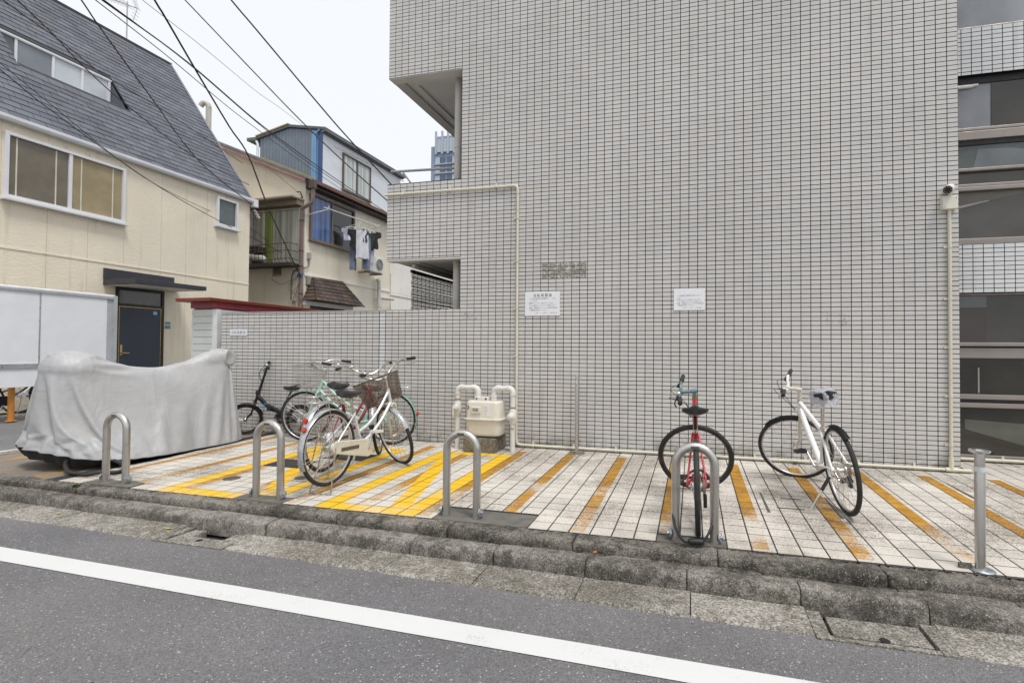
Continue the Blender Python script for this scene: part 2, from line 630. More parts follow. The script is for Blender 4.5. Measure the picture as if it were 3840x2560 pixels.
rest = MB()
for k, (_, cx, cy, dz, ra, rb) in enumerate(tiles):
    if k < 300:
        shared('floor_tile', tme, (cx, cy, fz(cy) + dz), fc, (SL + ra, rb, 0))
    else:
        tl = MB(Matrix.Translation((cx, cy, fz(cy) + dz)) @ Matrix.Rotation(SL + ra, 4, 'X') @ Matrix.Rotation(rb, 4, 'Y'))
        tl.add(tm.v, tm.f)
        rest.add(tl.v, tl.f)
tag(rest.build('floor_tiling', M_FTILE, fc, fix=False), kind='stuff')
for x0, x1, y0, y1 in PADS:
    MB().bb(x0 + 0.003, x1 - 0.003, y0, y1 - 0.003, -0.06, fz(y0) + 0.0025).build('mortar_pad', M_PAD, fc)
M_STEEL_D = mat('steel lid dark', (0.10, 0.09, 0.08), 0.55, 0.4, 0.2, 9, 0.3, 120, grime=0.5)
for cx, cy in ((-2.235, -2.185), (-1.60, -1.98)):
    MB().lathe([(0.076, -0.02), (0.076, 0.003), (0.068, 0.004), (0.066, 0.002), (0.0, 0.002)], (cx, cy, fz(cy)), n=28).build('inspection_lid', M_STEEL_D, fc, smooth=30)
lid = MB().bb(-2.36, -1.93, -1.68, -1.36, -0.05, fz(-1.68) + 0.008)
lid.build('access_cover', mat('access cover black', (0.035, 0.033, 0.032), 0.7, 0.2, 0.25, 14, 0.3, 160), fc)
MB().bb(-2.0, -1.5, -1.22, -0.9, -0.05, fz(-1.22) + 0.008).build('access_cover', MATS['access cover black'], fc)
slot = MB()
for x0, x1, y0, y1 in ((2.615, 2.632, -1.87, -1.31), (2.77, 2.93, -1.46, -1.445), (2.70, 2.90, -1.74, -1.725), (3.125, 3.148, -1.88, -1.33), (4.355, 4.375, -1.0, -0.5), (4.96, 4.98, -1.2, -0.6), (5.0, 5.6, -0.9, -0.885)):
    slot.bb(x0, x1, y0, y1, -0.05, fz((y0 + y1) / 2) + 0.0045)
slot.build('lid_frame', mat('lid frame', (0.11, 0.105, 0.09), 0.7, 0.3), fc)

# bare concrete apron left of the tiles, asphalt yard beyond
struct('apron', MB().add([(-5.73, -2.72, fz(-2.72) - 0.004), (-3.74, -2.72, fz(-2.72) - 0.004), (-3.74, 0.0, -0.004), (-4.8, 0.0, -0.004), (-5.73, 0.6, -0.004)], [(0, 1, 2, 3, 4)]), M_APRON)
struct('yard', MB().add([(-60, -2.72, -0.035), (-5.73, -2.72, -0.035), (-5.73, 0.6, -0.006), (-4.8, 0.0, -0.006), (-4.8, 30, -0.006), (-60, 30, -0.006)], [(0, 1, 2, 3, 4, 5)]), M_ASPH2)
struct('yard_line', MB().bb(-5.78, -5.70, -2.7, 0.3, -0.03, 0.002).bb(-9.7, -9.62, -2.7, 4.0, -0.03, 0.004), mat('worn white paint', (0.55, 0.53, 0.48), 0.8, var=0.3, vs=20, grime=0.5))

# ------------------------------------------------------------------ edging, kerb, gutter


def stone(x0, x1, prof, m, name, parent, seed, jit=0.006, nx=14, kf=1.0):
    """one cast stone: profile [(y, z)] swept along x with knocked edges"""
    mb = MB()
    n = len(prof)
    vs, fs = [], []
    for i in range(nx + 1):
        x = x0 + (x1 - x0) * i / nx
        e = min(i, nx - i)
        inset = 0.010 if e == 0 else 0.0
        for k, (y, z) in enumerate(prof):
            nn = noise.noise((x * 6, y * 6 + seed, z * 8))
            n2 = noise.noise((x * 45, y * 40 + seed, z * 45))
            d = jit * 0.45 * nn + jit * 1.0 * n2
            vs.append((x + (0.003 if i == 0 else -0.003 if i == nx else 0), y + ky(x) * kf + d + inset * (1 if k < n - 2 else 0), z + (d * 0.7 if z > ZR + 0.01 else 0) - (inset * 0.6 if z > ZR + 0.03 else 0)))
    for i in range(nx):
        for k in range(n - 1):
            fs.append((i * n + k, (i + 1) * n + k, (i + 1) * n + k + 1, i * n + k + 1))
    fs.append(tuple(range(n)))
    fs.append(tuple(nx * n + k for k in range(n))[::-1])
    mb.add(vs, fs)
    return mb.build(name, m, parent, smooth=50)


kerb = tag(thing('kerb', None, None, (0, -3.0, ZR)), kind='structure')
gutter = tag(thing('gutter', None, None, (0, -3.1, ZR)), kind='structure')
edging = tag(thing('paving_edge', None, None, (0, -2.75, ZR)), kind='structure')
KX = [0.18 + 0.612 * i for i in range(-24, 20)]
for i, x0 in enumerate(KX):
    x1 = x0 + 0.612
    lift = rnd.uniform(-0.006, 0.006)
    zt = -0.088 + lift
    yo = rnd.uniform(-0.008, 0.008)
    prof = [(-3.035 + yo, ZR - 0.03), (-3.032 + yo, ZR + 0.02), (-3.027 + yo, zt - 0.028), (-3.022 + yo, zt - 0.013), (-3.012 + yo, zt - 0.004), (-2.997 + yo, zt), (-2.94, zt + 0.002), (-2.885, zt - 0.002), (-2.882, ZR)]
    stone(x0, x1, prof, M_KERB, 'kerb_stone', kerb, i * 7.7, 0.0026, nx=36)
# small irregular setts and mortar in the gap behind the kerb
MB().bb(-16, 13, -2.93, -2.70, ZR - 0.05, -0.128).build('mortar_bed', M_FJOINT, kerb)
x = -9.5
k = 0
while x < 9:
    w = rnd.choice([0.22, 0.3, 0.4, 0.55, 0.16])
    zt = -0.104 + rnd.uniform(-0.010, 0.004)
    prof = [(-2.879, -0.125), (-2.877, zt - 0.006), (-2.868, zt), (-2.82, zt + 0.003), (-2.765, zt - 0.002), (-2.755, -0.125)]
    stone(x, x + w, prof, M_EDGE, 'gap_stone', kerb, k * 3.3, 0.009, nx=8)
    x += w
    k += 1
# rough-broken concrete edging along the tiles
EX = [-7.0 + 0.92 * i for i in range(16)]
for i, x0 in enumerate(EX):
    x1 = x0 + 0.92
    zt = fz(-2.7) - 0.002
    prof = [(-2.838, -0.135), (-2.842, -0.085), (-2.838, zt - 0.014), (-2.830, zt - 0.004), (-2.815, zt), (-2.75, zt + 0.001), (-2.675, zt - 0.003), (-2.670, -0.13)]
    stone(x0, x1, prof, M_EDGE, 'edging_stone', edging, 50 + i * 5.1, 0.011, nx=60, kf=0.45 if x0 < 0 else 0.55)
# gutter slabs and the two drain covers
GJ = [-8.64 + 0.63 * i for i in range(10)] + [-2.343, -1.778]
GX = [(a, b) for a, b in zip(GJ[:-1], GJ[1:])] + [(-1.135 + 0.6345 * i, -1.135 + 0.6345 * (i + 1)) for i in range(6)] + [(3.25 + 0.63 * i, 3.88 + 0.63 * i) for i in range(8)]
GX = [q for q in GX if not (q[0] > 2.55 and q[1] < 3.3)]
GX = [(a, b if b < 2.65 or a > 3 else 2.64) for a, b in GX]
for i, (x0, x1) in enumerate(GX):
    zt = ZR + 0.010 + rnd.uniform(-0.002, 0.003)
    prof = [(-3.315, ZR - 0.04), (-3.312, zt - 0.012), (-3.295, zt), (-3.20, zt + 0.001), (-3.10, zt + 0.001), (-3.032, zt + 0.006), (-3.028, ZR - 0.04)]
    stone(x0, x1, prof, M_GUT, 'gutter_slab', gutter, 100 + i * 4.7, 0.005, nx=10)


def drain(x0, x1, name, label, lidm, dark_slot):
    t = thing(name, label, 'drain cover', ((x0 + x1) / 2, -3.17, ZR))
    zt = ZR + 0.012
    f = MB()
    sh = ky((x0 + x1) / 2)
    y0, y1 = -3.325 + sh, -3.045 + sh
    f.bb(x0, x0 + 0.07, y0, y1, ZR - 0.05, zt)
    f.bb(x1 - 0.07, x1, y0, y1, ZR - 0.05, zt)
    f.bb(x0 + 0.07, x1 - 0.07, y0, y0 + 0.03, ZR - 0.05, zt - 0.001)
    f.build('frame', M_GUT, t, bevel=0.004)
    MB().bb(x0 + 0.07, x1 - 0.07, y0 + 0.03, y1 + 0.02, ZR - 0.10, ZR - 0.085).build('sump', mat('sump black', (0.012, 0.012, 0.012), 0.9), t)
    l = MB()
    if dark_slot:
        l.bb(x0 + 0.088, x1 - 0.088, y0 + 0.048, y1 - 0.13, ZR - 0.05, zt - 0.010)
        l.bb(x0 + 0.088, x0 + 0.20, y1 - 0.129, y1 - 0.005, ZR - 0.05, zt - 0.012)
        l.bb(x1 - 0.16, x1 - 0.088, y1 - 0.129, y1 - 0.005, ZR - 0.05, zt - 0.012)
    else:
        l.bb(x0 + 0.088, x1 - 0.088, y0 + 0.048, y1 - 0.040, ZR - 0.05, zt - 0.004)
    l.build('lid', lidm, t, bevel=0.004)
    MB().lathe([(0.024, 0), (0.024, 0.002), (0.0, 0.002)], ((x0 + x1) / 2 + 0.01, y0 + (0.06 if not dark_slot else 0.10), zt - (0.0045 if not dark_slot else 0.0105)), n=16).build('lifting_hole', MATS['sump black'], t)
    return t


drain(-1.778, -1.135, 'drain_cover', 'grey concrete drain lid with an open slot, below the silver bicycles', M_GUT, True)
drain(2.64, 3.25, 'drain_cover', 'square concrete drain lid with one round hole, near the bottom right corner', M_GUT, False)
# litter: fallen leaves and weeds
M_LEAF = mat('dry leaf', (0.45, 0.36, 0.10), 0.8, var=0.3)
M_LEAF2 = mat('rust leaf', (0.35, 0.12, 0.03), 0.8, var=0.3)


def leaf(x, y, z, s, rot, m, label):
    mb = MB(Matrix.Translation((x, y, z)) @ Matrix.Rotation(rot, 4, 'Z'))
    mb.grid(7, 3, lambda u, v: ((u - 0.5) * s, (v - 0.5) * s * 0.55 * math.sin(math.pi * min(max(u, 0.04), 0.96)), 0.004 + 0.10 * s * ((u - 0.5) ** 2 * 2 + abs(v - 0.5))))
    tag(mb.build('fallen_leaf', m, None, origin=(x, y, z)), label, 'leaf', 'leaves fallen along the kerb')


leaf(-3.10, -3.06, ZR + 0.012, 0.05, 0.3, M_LEAF, 'small yellow leaf in the gutter, farthest left of the leaves')
leaf(-1.86, -3.10, ZR + 0.014, 0.06, 0.1, M_LEAF, 'yellow leaf in the gutter just left of the slotted drain lid')
leaf(1.44, -2.90, -0.08, 0.05, 1.3, M_LEAF2, 'rusty orange leaf lying on the kerb below the red bicycle')
leaf(2.98, -2.83, -0.085, 0.06, 0.2, M_LEAF, 'pale yellow leaf behind the kerb above the square drain lid')
M_WEED = mat('weed green', (0.09, 0.16, 0.03), 0.7, var=0.3, vs=40)


def weed(x, y, z, s, label, seed):
    r = random.Random(seed)
    mb = MB()
    for i in range(26):
        a, l = r.uniform(0, 6.28), s * r.uniform(0.5, 1)
        d = Vector((math.cos(a), math.sin(a), r.uniform(0.4, 1.4))).normalized()
        p = Vector((x, y, z)) + Vector((r.uniform(-s, s) * 0.5, r.uniform(-s, s) * 0.3, 0))
        w = d.cross(Vector((0, 0, 1))).normalized() * s * 0.16
        mb.add([p, p + d * l * 0.5 + w, p + d * l, p + d * l * 0.5 - w], [(0, 1, 2, 3)])
    tag(mb.build('weed', M_WEED, None, origin=(x, y, z), fix=False), label, 'plant')


weed(2.31, -0.06, 0.0, 0.055, 'small bright green weed at the wall foot behind the red bicycle', 1)
weed(3.12, -0.06, 0.0, 0.045, 'tiny pale weed at the wall foot behind the white bicycle', 2)
weed(-3.36, -2.78, -0.045, 0.05, 'green moss tuft on the kerb below the covered motorcycle', 3)

# ------------------------------------------------------------------ the tiled apartment building
M_CREAMP = mat('cream plastic pipe', (0.62, 0.59, 0.475), 0.4, var=0.06, grime=0.25, gcol=(0.30, 0.26, 0.18), gs=9)
M_SOFF = mat('soffit paint', (0.74, 0.73, 0.70), 0.8, var=0.06, vs=2)
M_ALU = mat('bronze aluminium', (0.31, 0.275, 0.25), 0.42, 0.35, 0.12, 3, grime=0.3)
M_ALU_D = mat('dark gasket', (0.02, 0.018, 0.017), 0.6)
M_PIPEW = mat('beige drainpipe', (0.55, 0.53, 0.49), 0.5, var=0.06, grime=0.2)


def m_glass(name, col, wire=False, rough=0.08, spec=0.6):
    t = NT(name)
    c = t.scale(col, t.rng(t.noise(1.3, 4, vec=t.pos()), 0.3, 0.7, 0.75, 1.25))
    if wire:
        x = t.xyz()
        d1 = t.math('FRACT', t.math('MULTIPLY', t.math('ADD', x[0], x[2]), 28))
        d2 = t.math('FRACT', t.math('MULTIPLY', t.math('SUBTRACT', x[0], x[2]), 28))
        w = t.math('MAXIMUM', t.rng(d1, 0.86, 0.9), t.rng(d2, 0.86, 0.9))
        c = t.mix(t.math('MULTIPLY', w, 0.35), c, (0.02, 0.02, 0.02))
    return t.out(c, rough, 0, spec)


M_GL_DK = m_glass('wired glass dark', (0.045, 0.042, 0.036), True)
M_GL_BR = m_glass('glass brown', (0.075, 0.070, 0.062))
M_GL_GR = m_glass('glass grey', (0.26, 0.275, 0.30), rough=0.25)  # grey base colour stands in for the sky reflected in upper panes
M_GL_TE = m_glass('glass teal', (0.085, 0.10, 0.10))

bld = thing('apartment_building', 'large apartment building faced in pale grey tiles with dark joints', 'building', (1.9, 1.0, 0))
ZT = 7.4
core = MB()
core.bb(-0.9, 4.7, 0.0, 6, -0.3, ZT)
core.bb(-2.0, -0.9, 0.0, 0.15, -0.3, 1.757)
core.bb(-2.0, -0.9, 0.0, 0.15, 2.44, 3.475)
core.bb(-2.0, -0.9, 0.0, 0.15, 4.935, ZT)
core.build('wall', M_GROUT, bld)
slab = MB()
for z0, z1 in ((2.44, 3.475), (4.935, ZT)):
    slab.bb(-2.0, -1.85, 0.15, 8, z0, z1)
slab.bb(-2.0, -1.85, 0.15, 8, -0.3, 1.1)
slab.build('balcony_parapet', mat('parapet paint', (0.55, 0.54, 0.53), 0.7), bld)
for z0 in (2.475, 4.985):
    MB().bb(-1.85, -0.9, 0.15, 8, z0, z0 + 0.16).build('soffit', M_SOFF, bld)
    MB().bb(-2.0, -0.9, 0.0, 0.15, z0 - 0.055, z0 - 0.0505 + (0.0155 if z0 < 3 else 0.0005)).build('parapet_underside', M_SOFF, bld)
    MB().bb(-1.85, -0.9, 0.15, 0.30, z0 - 0.025, z0).bb(-1.85, -1.72, 0.30, 8, z0 - 0.025, z0).build('soffit_trim', M_SOFF, bld)
# tiles
ROW0 = 0.015
REG = [(-0.9, 4.7, 0.0, 7.3), (-2.0, -0.9, 4.935, 7.3), (-2.0, -0.9, 2.44, 3.475), (-2.0, -0.9, 0.0, 1.757)]
gw = 0.0040
TY = -0.006


def tile_cells(regs, ox, oz):
    out = []
    for x0, x1, z0, z1 in regs:
        i0, i1 = math.floor((x0 - ox) / 0.1 + 1e-6), math.ceil((x1 - ox) / 0.1 - 1e-6)
        k0, k1 = math.floor((z0 - oz) / 0.05 + 1e-6), math.ceil((z1 - oz) / 0.05 - 1e-6)
        for i in range(i0, i1):
            for k in range(k0, k1):
                a, b = max(ox + i * 0.1, x0), min(ox + (i + 1) * 0.1, x1)
                c, d = max(oz + k * 0.05, z0), min(oz + (k + 1) * 0.05, z1)
                if b - a > 0.02 and d - c > 0.012:
                    out.append((a, b, c, d))
    return out


def tile_box(mb, a, b, c, d, y=0.0, dy=0.0, tw=0.0):
    # front face and four edges, very slightly out of true like hand-set tiles
    yf = y + TY + dy
    mb.add([(a + gw, y, c + gw), (b - gw, y, c + gw), (b - gw, y, d - gw), (a + gw, y, d - gw),
            (a + gw, yf - tw, c + gw), (b - gw, yf + tw, c + gw), (b - gw, yf + tw, d - gw), (a + gw, yf - tw, d - gw)],
           [(4, 5, 6, 7), (0, 1, 5, 4), (1, 2, 6, 5), (2, 3, 7, 6), (3, 0, 4, 7)])


cells = []
for c in tile_cells(REG, 0.0, ROW0):
    ps = [proj_px((c[0], 0, c[2])), proj_px((c[1], 0, c[2])), proj_px((c[0], 0, c[3]))]
    full = abs(c[1] - c[0] - 0.1) < 1e-6 and abs(c[3] - c[2] - 0.05) < 1e-6
    inn = all(0 < q[0] < 3840 and 0 < q[1] < 2560 for q in ps)
    area = (ps[1][0] - ps[0][0]) * (ps[0][1] - ps[2][1]) if inn and full else 0
    cells.append((-area,) + c)
cells.sort()
tb = MB()
tile_box(tb, -0.05, 0.05, -0.025, 0.025)
wtm = tb.mesh('wall_tile', M_WTILE)
rest = MB()
for k, (_, a, b, c, d) in enumerate(cells):
    dy, tw = rnd.uniform(-0.0008, 0.0008), rnd.uniform(-0.0005, 0.0005)
    if k < 300:
        shared('wall_tile', wtm, ((a + b) / 2, dy, (c + d) / 2), bld, (0, 0, tw * 10))
    else:
        tile_box(rest, a, b, c, d, 0.0, dy, tw)
tag(rest.build('wall_tiling', M_WTILE, bld, fix=False), kind='stuff')
# drainpipe inside the balcony corner, clothes pole of the balcony
for z0, z1 in ((2.6, 2.46), (3.45, 4.98), (1.2, 2.46)):
    if z1 > z0:
        MB().tube([(-1.085, 0.30, z0), (-1.085, 0.30, z1)], 0.062, 14).lathe([(0.066, 0), (0.066, 0.03)], (-1.085, 0.30, z0 + 0.55), n=14).build('drainpipe', M_PIPEW, bld, smooth=40)
M_GALV = mat('galvanised steel', (0.45, 0.45, 0.46), 0.45, 0.8, 0.15, 12)
MB().tube([(-2.50, 0.86, 3.985), (-1.25, 0.80, 3.925)], 0.02, 8).tube([(-2.3, 0.85, 3.97), (-1.93, 0.85, 3.5)], 0.014, 6).build('clothes_rail', M_GALV, bld, smooth=40)
# right wing: windows set back behind the corner
YW = 0.65
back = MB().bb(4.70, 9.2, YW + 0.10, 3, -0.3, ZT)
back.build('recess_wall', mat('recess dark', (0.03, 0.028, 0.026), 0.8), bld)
SP = [(1.905, 2.455), (4.392, 4.93)]
sp_rest = MB()
for z0, z1 in SP:
    MB().bb(4.70, 9.2, YW, YW + 0.10, z0, z1).build('spandrel', M_GROUT, bld)
    for c in tile_cells([(4.70, 7.6, z0, z1)], 4.81, z1 - 0.55):
        tile_box(sp_rest, *c, y=YW)
tag(sp_rest.build('spandrel_tiling', M_WTILE_W, bld, fix=False), kind='stuff')
# (z0, z1, kind): bands of one bay from the ground up
BANDS = [(0.0, 0.078, 'f'), (0.078, 0.606, 'dk'), (0.606, 0.663, 'f'), (0.663, 0.70, 'g'), (0.70, 0.76, 'f'), (0.76, 1.164, 'dk'), (1.164, 1.285, 'f'), (1.285, 1.30, 'g'), (1.30, 1.348, 'f'), (1.348, 1.879, 'dk'), (1.879, 1.905, 'f'),
         (2.455, 2.533, 'f'), (2.533, 3.069, 'br'), (3.069, 3.118, 'f'), (3.118, 3.157, 'f'), (3.157, 3.294, 'br'), (3.294, 3.333, 'f'), (3.333, 3.607, 'te'), (3.607, 3.66, 'g'), (3.66, 3.764, 'f'), (3.764, 3.803, 'f'), (3.803, 4.313, 'gr'), (4.313, 4.392, 'g'),
         (4.93, 4.955, 'f'), (4.955, 5.9, 'gr'), (5.9, 6.0, 'f'), (6.0, ZT, 'gr')]
for z0, z1, kd in BANDS:
    if kd == 'f':
        MB().bb(4.70, 9.2, YW + 0.012 + 0.02 * (z0 % 0.013 > 0.006), YW + 0.10, z0 + 0.002, z1 - 0.002).build('window_rail', M_ALU, bld, bevel=0.006)
    elif kd == 'g':
        MB().bb(4.70, 9.2, YW + 0.05, YW + 0.10, z0, z1).build('gasket', M_ALU_D, bld)
    else:
        m = {'dk': M_GL_DK, 'br': M_GL_BR, 'gr': M_GL_GR, 'te': M_GL_TE}[kd]
        for xa, xb in ((4.70, 6.35), (6.40, 9.2)):
            MB().bb(xa, xb, YW + 0.07, YW + 0.098, z0, z1).build('pane', m, bld)
        MB().bb(6.35, 6.40, YW + 0.04, YW + 0.10, z0, z1).build('mullion', M_ALU, bld)
# a brown wired half pane behind the upper window, slanted shapes in the panes
MB().bb(5.33, 6.34, YW + 0.062, YW + 0.068, 3.803, 4.313).build('pane', M_GL_DK, bld)
MB().tube([(4.7, YW + 0.05, 4.285), (5.12, YW + 0.05, 4.285), (5.2, YW + 0.055, 4.30)], [0.022, 0.022, 0.012], 8).build('strip_light', mat('lamp white', (0.8, 0.79, 0.74), 0.4), bld, smooth=40)

YI = YW + 0.0675  # thin flat pieces laid just in front of the panes
MB().add([(4.70, YI, 2.86), (5.15, YI, 2.93), (5.6, YI, 3.02), (6.3, YI, 3.05), (6.3, YI, 3.069), (4.70, YI, 3.069)], [(0, 1, 2, 3, 4, 5)]).build('slanted_shape', mat('shape beige', (0.15, 0.135, 0.11), 0.35, var=0.15), bld, fix=False)
MB().add([(4.70, YI - 0.001, 2.842), (5.0, YI - 0.001, 2.885), (5.3, YI - 0.001, 2.955), (5.3, YI - 0.001, 2.967), (5.0, YI - 0.001, 2.912), (4.70, YI - 0.001, 2.872)], [(0, 1, 2, 3, 4, 5)]).build('slanted_edge', mat('shape edge pale', (0.38, 0.38, 0.37), 0.5), bld, fix=False)
MB().bb(4.70, 5.27, YI, YI + 0.002, 1.348, 1.74).build('inner_panel', m_glass('glass umber', (0.045, 0.032, 0.028), True), bld)
MB().bb(4.70, 5.27, YI, YI + 0.002, 1.745, 1.876).build('inner_panel', m_glass('glass slate', (0.10, 0.108, 0.11)), bld)
MB().bb(5.18, 5.195, YI - 0.002, YI + 0.002, 0.775, 1.06).build('inner_rod', mat('rod grey', (0.30, 0.32, 0.31), 0.4), bld)
MB().add([(5.05, YI, 0.47), (5.6, YI, 0.44), (6.3, YI, 0.30), (6.3, YI, 0.12), (5.6, YI, 0.20), (5.05, YI, 0.36)], [(0, 1, 2, 3, 4, 5)]).build('pane_shape', m_glass('glass moss', (0.11, 0.115, 0.10)), bld, fix=False)
MB().add([(5.15, YI, 3.34), (5.6, YI, 3.34), (6.0, YI, 3.46), (5.5, YI, 3.55), (5.2, YI, 3.56)], [(0, 1, 2, 3, 4)]).build('pane_patch', m_glass('glass steel', (0.15, 0.17, 0.18)), bld, fix=False)

# ------------------------------------------------------------------ low boundary wall
bw = thing('boundary_wall', 'low wall of pale grey tiles with dark joints behind the parked bicycles', 'wall', (-3.4, 0.07, 0))
MB().bb(-4.80, -2.003, 0.0, 0.15, -0.3, 1.745).build('wall', M_GROUT, bw)
MB().bb(-4.81, -2.003, -0.012, 0.16, 1.7455, 1.757).build('coping', mat('coping grey', (0.50, 0.49, 0.48), 0.6), bw)
wc = tile_cells([(-4.80, -2.1, 0.0, 1.745)], 0.0, ROW0)
wc.sort(key=lambda c: -c[0])
rest = MB()
for k, c in enumerate(wc):
    dy = rnd.uniform(-0.0008, 0.0008)
    if k < 300 and abs(c[3] - c[2] - 0.05) < 1e-6 and abs(c[1] - c[0] - 0.1) < 1e-6:
        shared('wall_tile', wtm, ((c[0] + c[1]) / 2, dy, (c[2] + c[3]) / 2), bw)
    else:
        tile_box(rest, *c, y=0.0, dy=dy)
tag(rest.build('wall_tiling', M_WTILE, bw, fix=False), kind='stuff')
ct = MB()
for c in tile_cells([(-2.095, -2.003, 0.0, 1.745)], -2.1, ROW0):
    tile_box(ct, *c)
ct.build('corner_tiling', M_WTILE_W, bw, fix=False)

# ------------------------------------------------------------------ conduits on the wall


def clamp(p, axis, r, parent):
    mb = MB()
    p = Vector(p)
    a = Vector(axis)
    mb.tube([p - a * 0.012, p + a * 0.012], r + 0.004, 10)
    side = Vector((1, 0, 0)) if abs(a.z) > 0.5 else Vector((0, 0, 1))
    s = -1 if abs(a.z) > 0.5 else 1
    mb.ob(p + Vector((0, 0.02, 0)), side * s, a, Vector((0, -1, 0)), 0, 0.05, -0.012, 0.012, 0, 0.012)
    mb.build('clamp', M_CREAMP, parent, smooth=40)


cd = thing('conduit_pipe', 'long cream conduit pipe running down the tiled wall beside the gas meter', 'pipe', (-0.1, -0.03, 0))
MB().tube([(-2.02, -0.03, 3.322), (-0.150, -0.03, 3.312), (-0.116, -0.03, 3.302), (-0.105, -0.03, 3.27), (-0.098, -0.03, 0.10), (-0.09, -0.03, 0.055), (-0.06, -0.03, 0.035), (2.0, -0.03, 0.031), (4.55, -0.03, 0.031)], 0.0150, 12).build('pipe', M_CREAMP, cd, smooth=50)
MB().tube([(-0.105, -0.03, 3.21), (-0.107, -0.03, 3.28), (-0.12, -0.03, 3.303), (-0.16, -0.03, 3.312), (-0.21, -0.03, 3.3135)], 0.0185, 12).build('elbow', M_CREAMP, cd, smooth=50)
MB().tube([(-0.098, -0.03, 0.13), (-0.095, -0.03, 0.07), (-0.075, -0.03, 0.042), (-0.02, -0.03, 0.035)], 0.0185, 12).build('elbow', M_CREAMP, cd, smooth=50)
for z in (0.55, 1.15, 1.75, 2.35, 2.9):
    clamp((-0.101 - 0.001 * z, -0.03, z), (0, 0, 1), 0.0150, cd)
for x in (-1.75, -1.05, -0.4):
    clamp((x, -0.03, 3.316), (1, 0, 0), 0.0150, cd)
for i in range(9):
    clamp((0.12 + 0.52 * i, -0.03, 0.031), (1, 0, 0), 0.0150, cd)
c2 = thing('conduit_pipe', 'cream conduit pipe dropping from the security camera along the building corner', 'pipe', (4.61, -0.03, 0))
MB().tube([(4.605, -0.03, 2.70), (4.605, -0.03, 0.09)], 0.017, 12).build('pipe', M_CREAMP, c2, smooth=50)
MB().tube([(4.605, -0.03, 0.16), (4.605, -0.03, 0.04)], 0.023, 12).tube([(4.555, -0.03, 0.031), (4.66, -0.03, 0.030)], 0.022, 12).tube([(4.66, -0.03, 0.030), (4.78, -0.03, 0.027)], 0.0165, 12).build('tee_joint', M_CREAMP, c2, smooth=50)
for z in (0.28, 0.78, 1.28, 1.78, 2.32):
    clamp((4.605, -0.03, z), (0, 0, 1), 0.017, c2)
c3 = thing('conduit_pipe', 'cream conduit pipe along the foot of the set-back windows at the right edge', 'pipe', (5.6, 0.6, 0))
MB().tube([(4.72, 0.60, 0.04), (9, 0.60, 0.04)], 0.0185, 10).build('pipe', M_CREAMP, c3, smooth=50)
clamp((5.36, 0.60, 0.04), (1, 0, 0), 0.0185, c3)

# ------------------------------------------------------------------ security camera
M_WPL = mat('white plastic', (0.72, 0.72, 0.70), 0.4, var=0.05, grime=0.12)
M_BLK = mat('black plastic', (0.018, 0.018, 0.019), 0.45)
cc = thing('security_camera', 'white bullet security camera on a cream junction box at the building corner', 'security camera', (4.595, 0, 2.76))
MB().bb(4.53, 4.665, -0.075, -0.004, 2.70, 2.836).build('junction_box', mat('cream box', (0.68, 0.66, 0.56), 0.45, var=0.05), cc, bevel=0.006)
sc = MB()
for x, z in ((4.55, 2.72), (4.65, 2.815)):
    sc.lathe([(0.006, 0), (0.005, 0.004), (0.0, 0.004)], (x, -0.075, z), (0, -1, 0), n=8)
sc.build('screw', M_GALV, cc)
d = Vector((-0.50, -0.80, -0.33)).normalized()
c0 = Vector((4.585, -0.075, 2.905))
MB().tube([(4.60, -0.045, 2.83), (4.60, -0.055, 2.875)], 0.016, 10).build('bracket', M_WPL, cc, smooth=40)
MB().lathe([(0.030, -0.085), (0.042, -0.075), (0.045, -0.02), (0.045, 0.075), (0.041, 0.078)], c0, d, n=22).build('camera_body', M_WPL, cc, smooth=40)
MB().lathe([(0.0405, 0.0), (0.0405, 0.004), (0.016, 0.003), (0.015, 0.008), (0.0, 0.009)], c0 + d * 0.0785, d, n=22).build('lens', M_BLK, cc, smooth=40)
u = d.orthogonal().normalized()
w = d.cross(u)
for i in range(8):
    a = math.pi * i / 4
    MB().lathe([(0.0055, 0), (0.004, 0.003), (0, 0.0035)], c0 + d * 0.0825 + (u * math.cos(a) + w * math.sin(a)) * 0.030, d, n=8).build('infrared_lamp', mat('ir lamp', (0.35, 0.25, 0.2), 0.2), cc, smooth=60)

# ------------------------------------------------------------------ signs
M_SIGN = mat('sign white', (0.78, 0.79, 0.82), 0.35, var=0.03)


def text(parent, body, x, z, size, m, y, align='LEFT', spacing=1.0, name='lettering'):
    cu = bpy.data.curves.new('txt', 'FONT')
    cu.body = body
    cu.size = size
    cu.align_x = align
    cu.space_character = spacing
    cu.resolution_u = 2
    o = bpy.data.objects.new('txt', cu)
    COL.objects.link(o)
    dg = bpy.context.evaluated_depsgraph_get()
    me = bpy.data.meshes.new_from_object(o.evaluated_get(dg))
    bpy.data.objects.remove(o)
    off = ORG[parent.name]
    vs = [Vector((x + v.co.x, y, z + v.co.y)) - off for v in me.vertices]
    for v, q in zip(me.vertices, vs):
        v.co = q
    me.materials.clear()
    me.materials.append(m)
    me.name = name
    r = bpy.data.objects.new(name, me)
    COL.objects.link(r)
    r.parent = parent
    return r


M_INK = mat('ink dark', (0.02, 0.022, 0.05), 0.6)
M_INK2 = mat('ink faded', (0.22, 0.23, 0.27), 0.6)
M_INK3 = mat('ink pale', (0.42, 0.43, 0.46), 0.6)
YS = -0.0165


def board(x0, x1, z0, z1, label):
    t = thing('notice_board', label, 'sign', ((x0 + x1) / 2, -0.01, z0))
    MB().bb(x0, x1, -0.016, -0.0075, z0, z1).build('panel', M_SIGN, t, bevel=0.002)
    return t


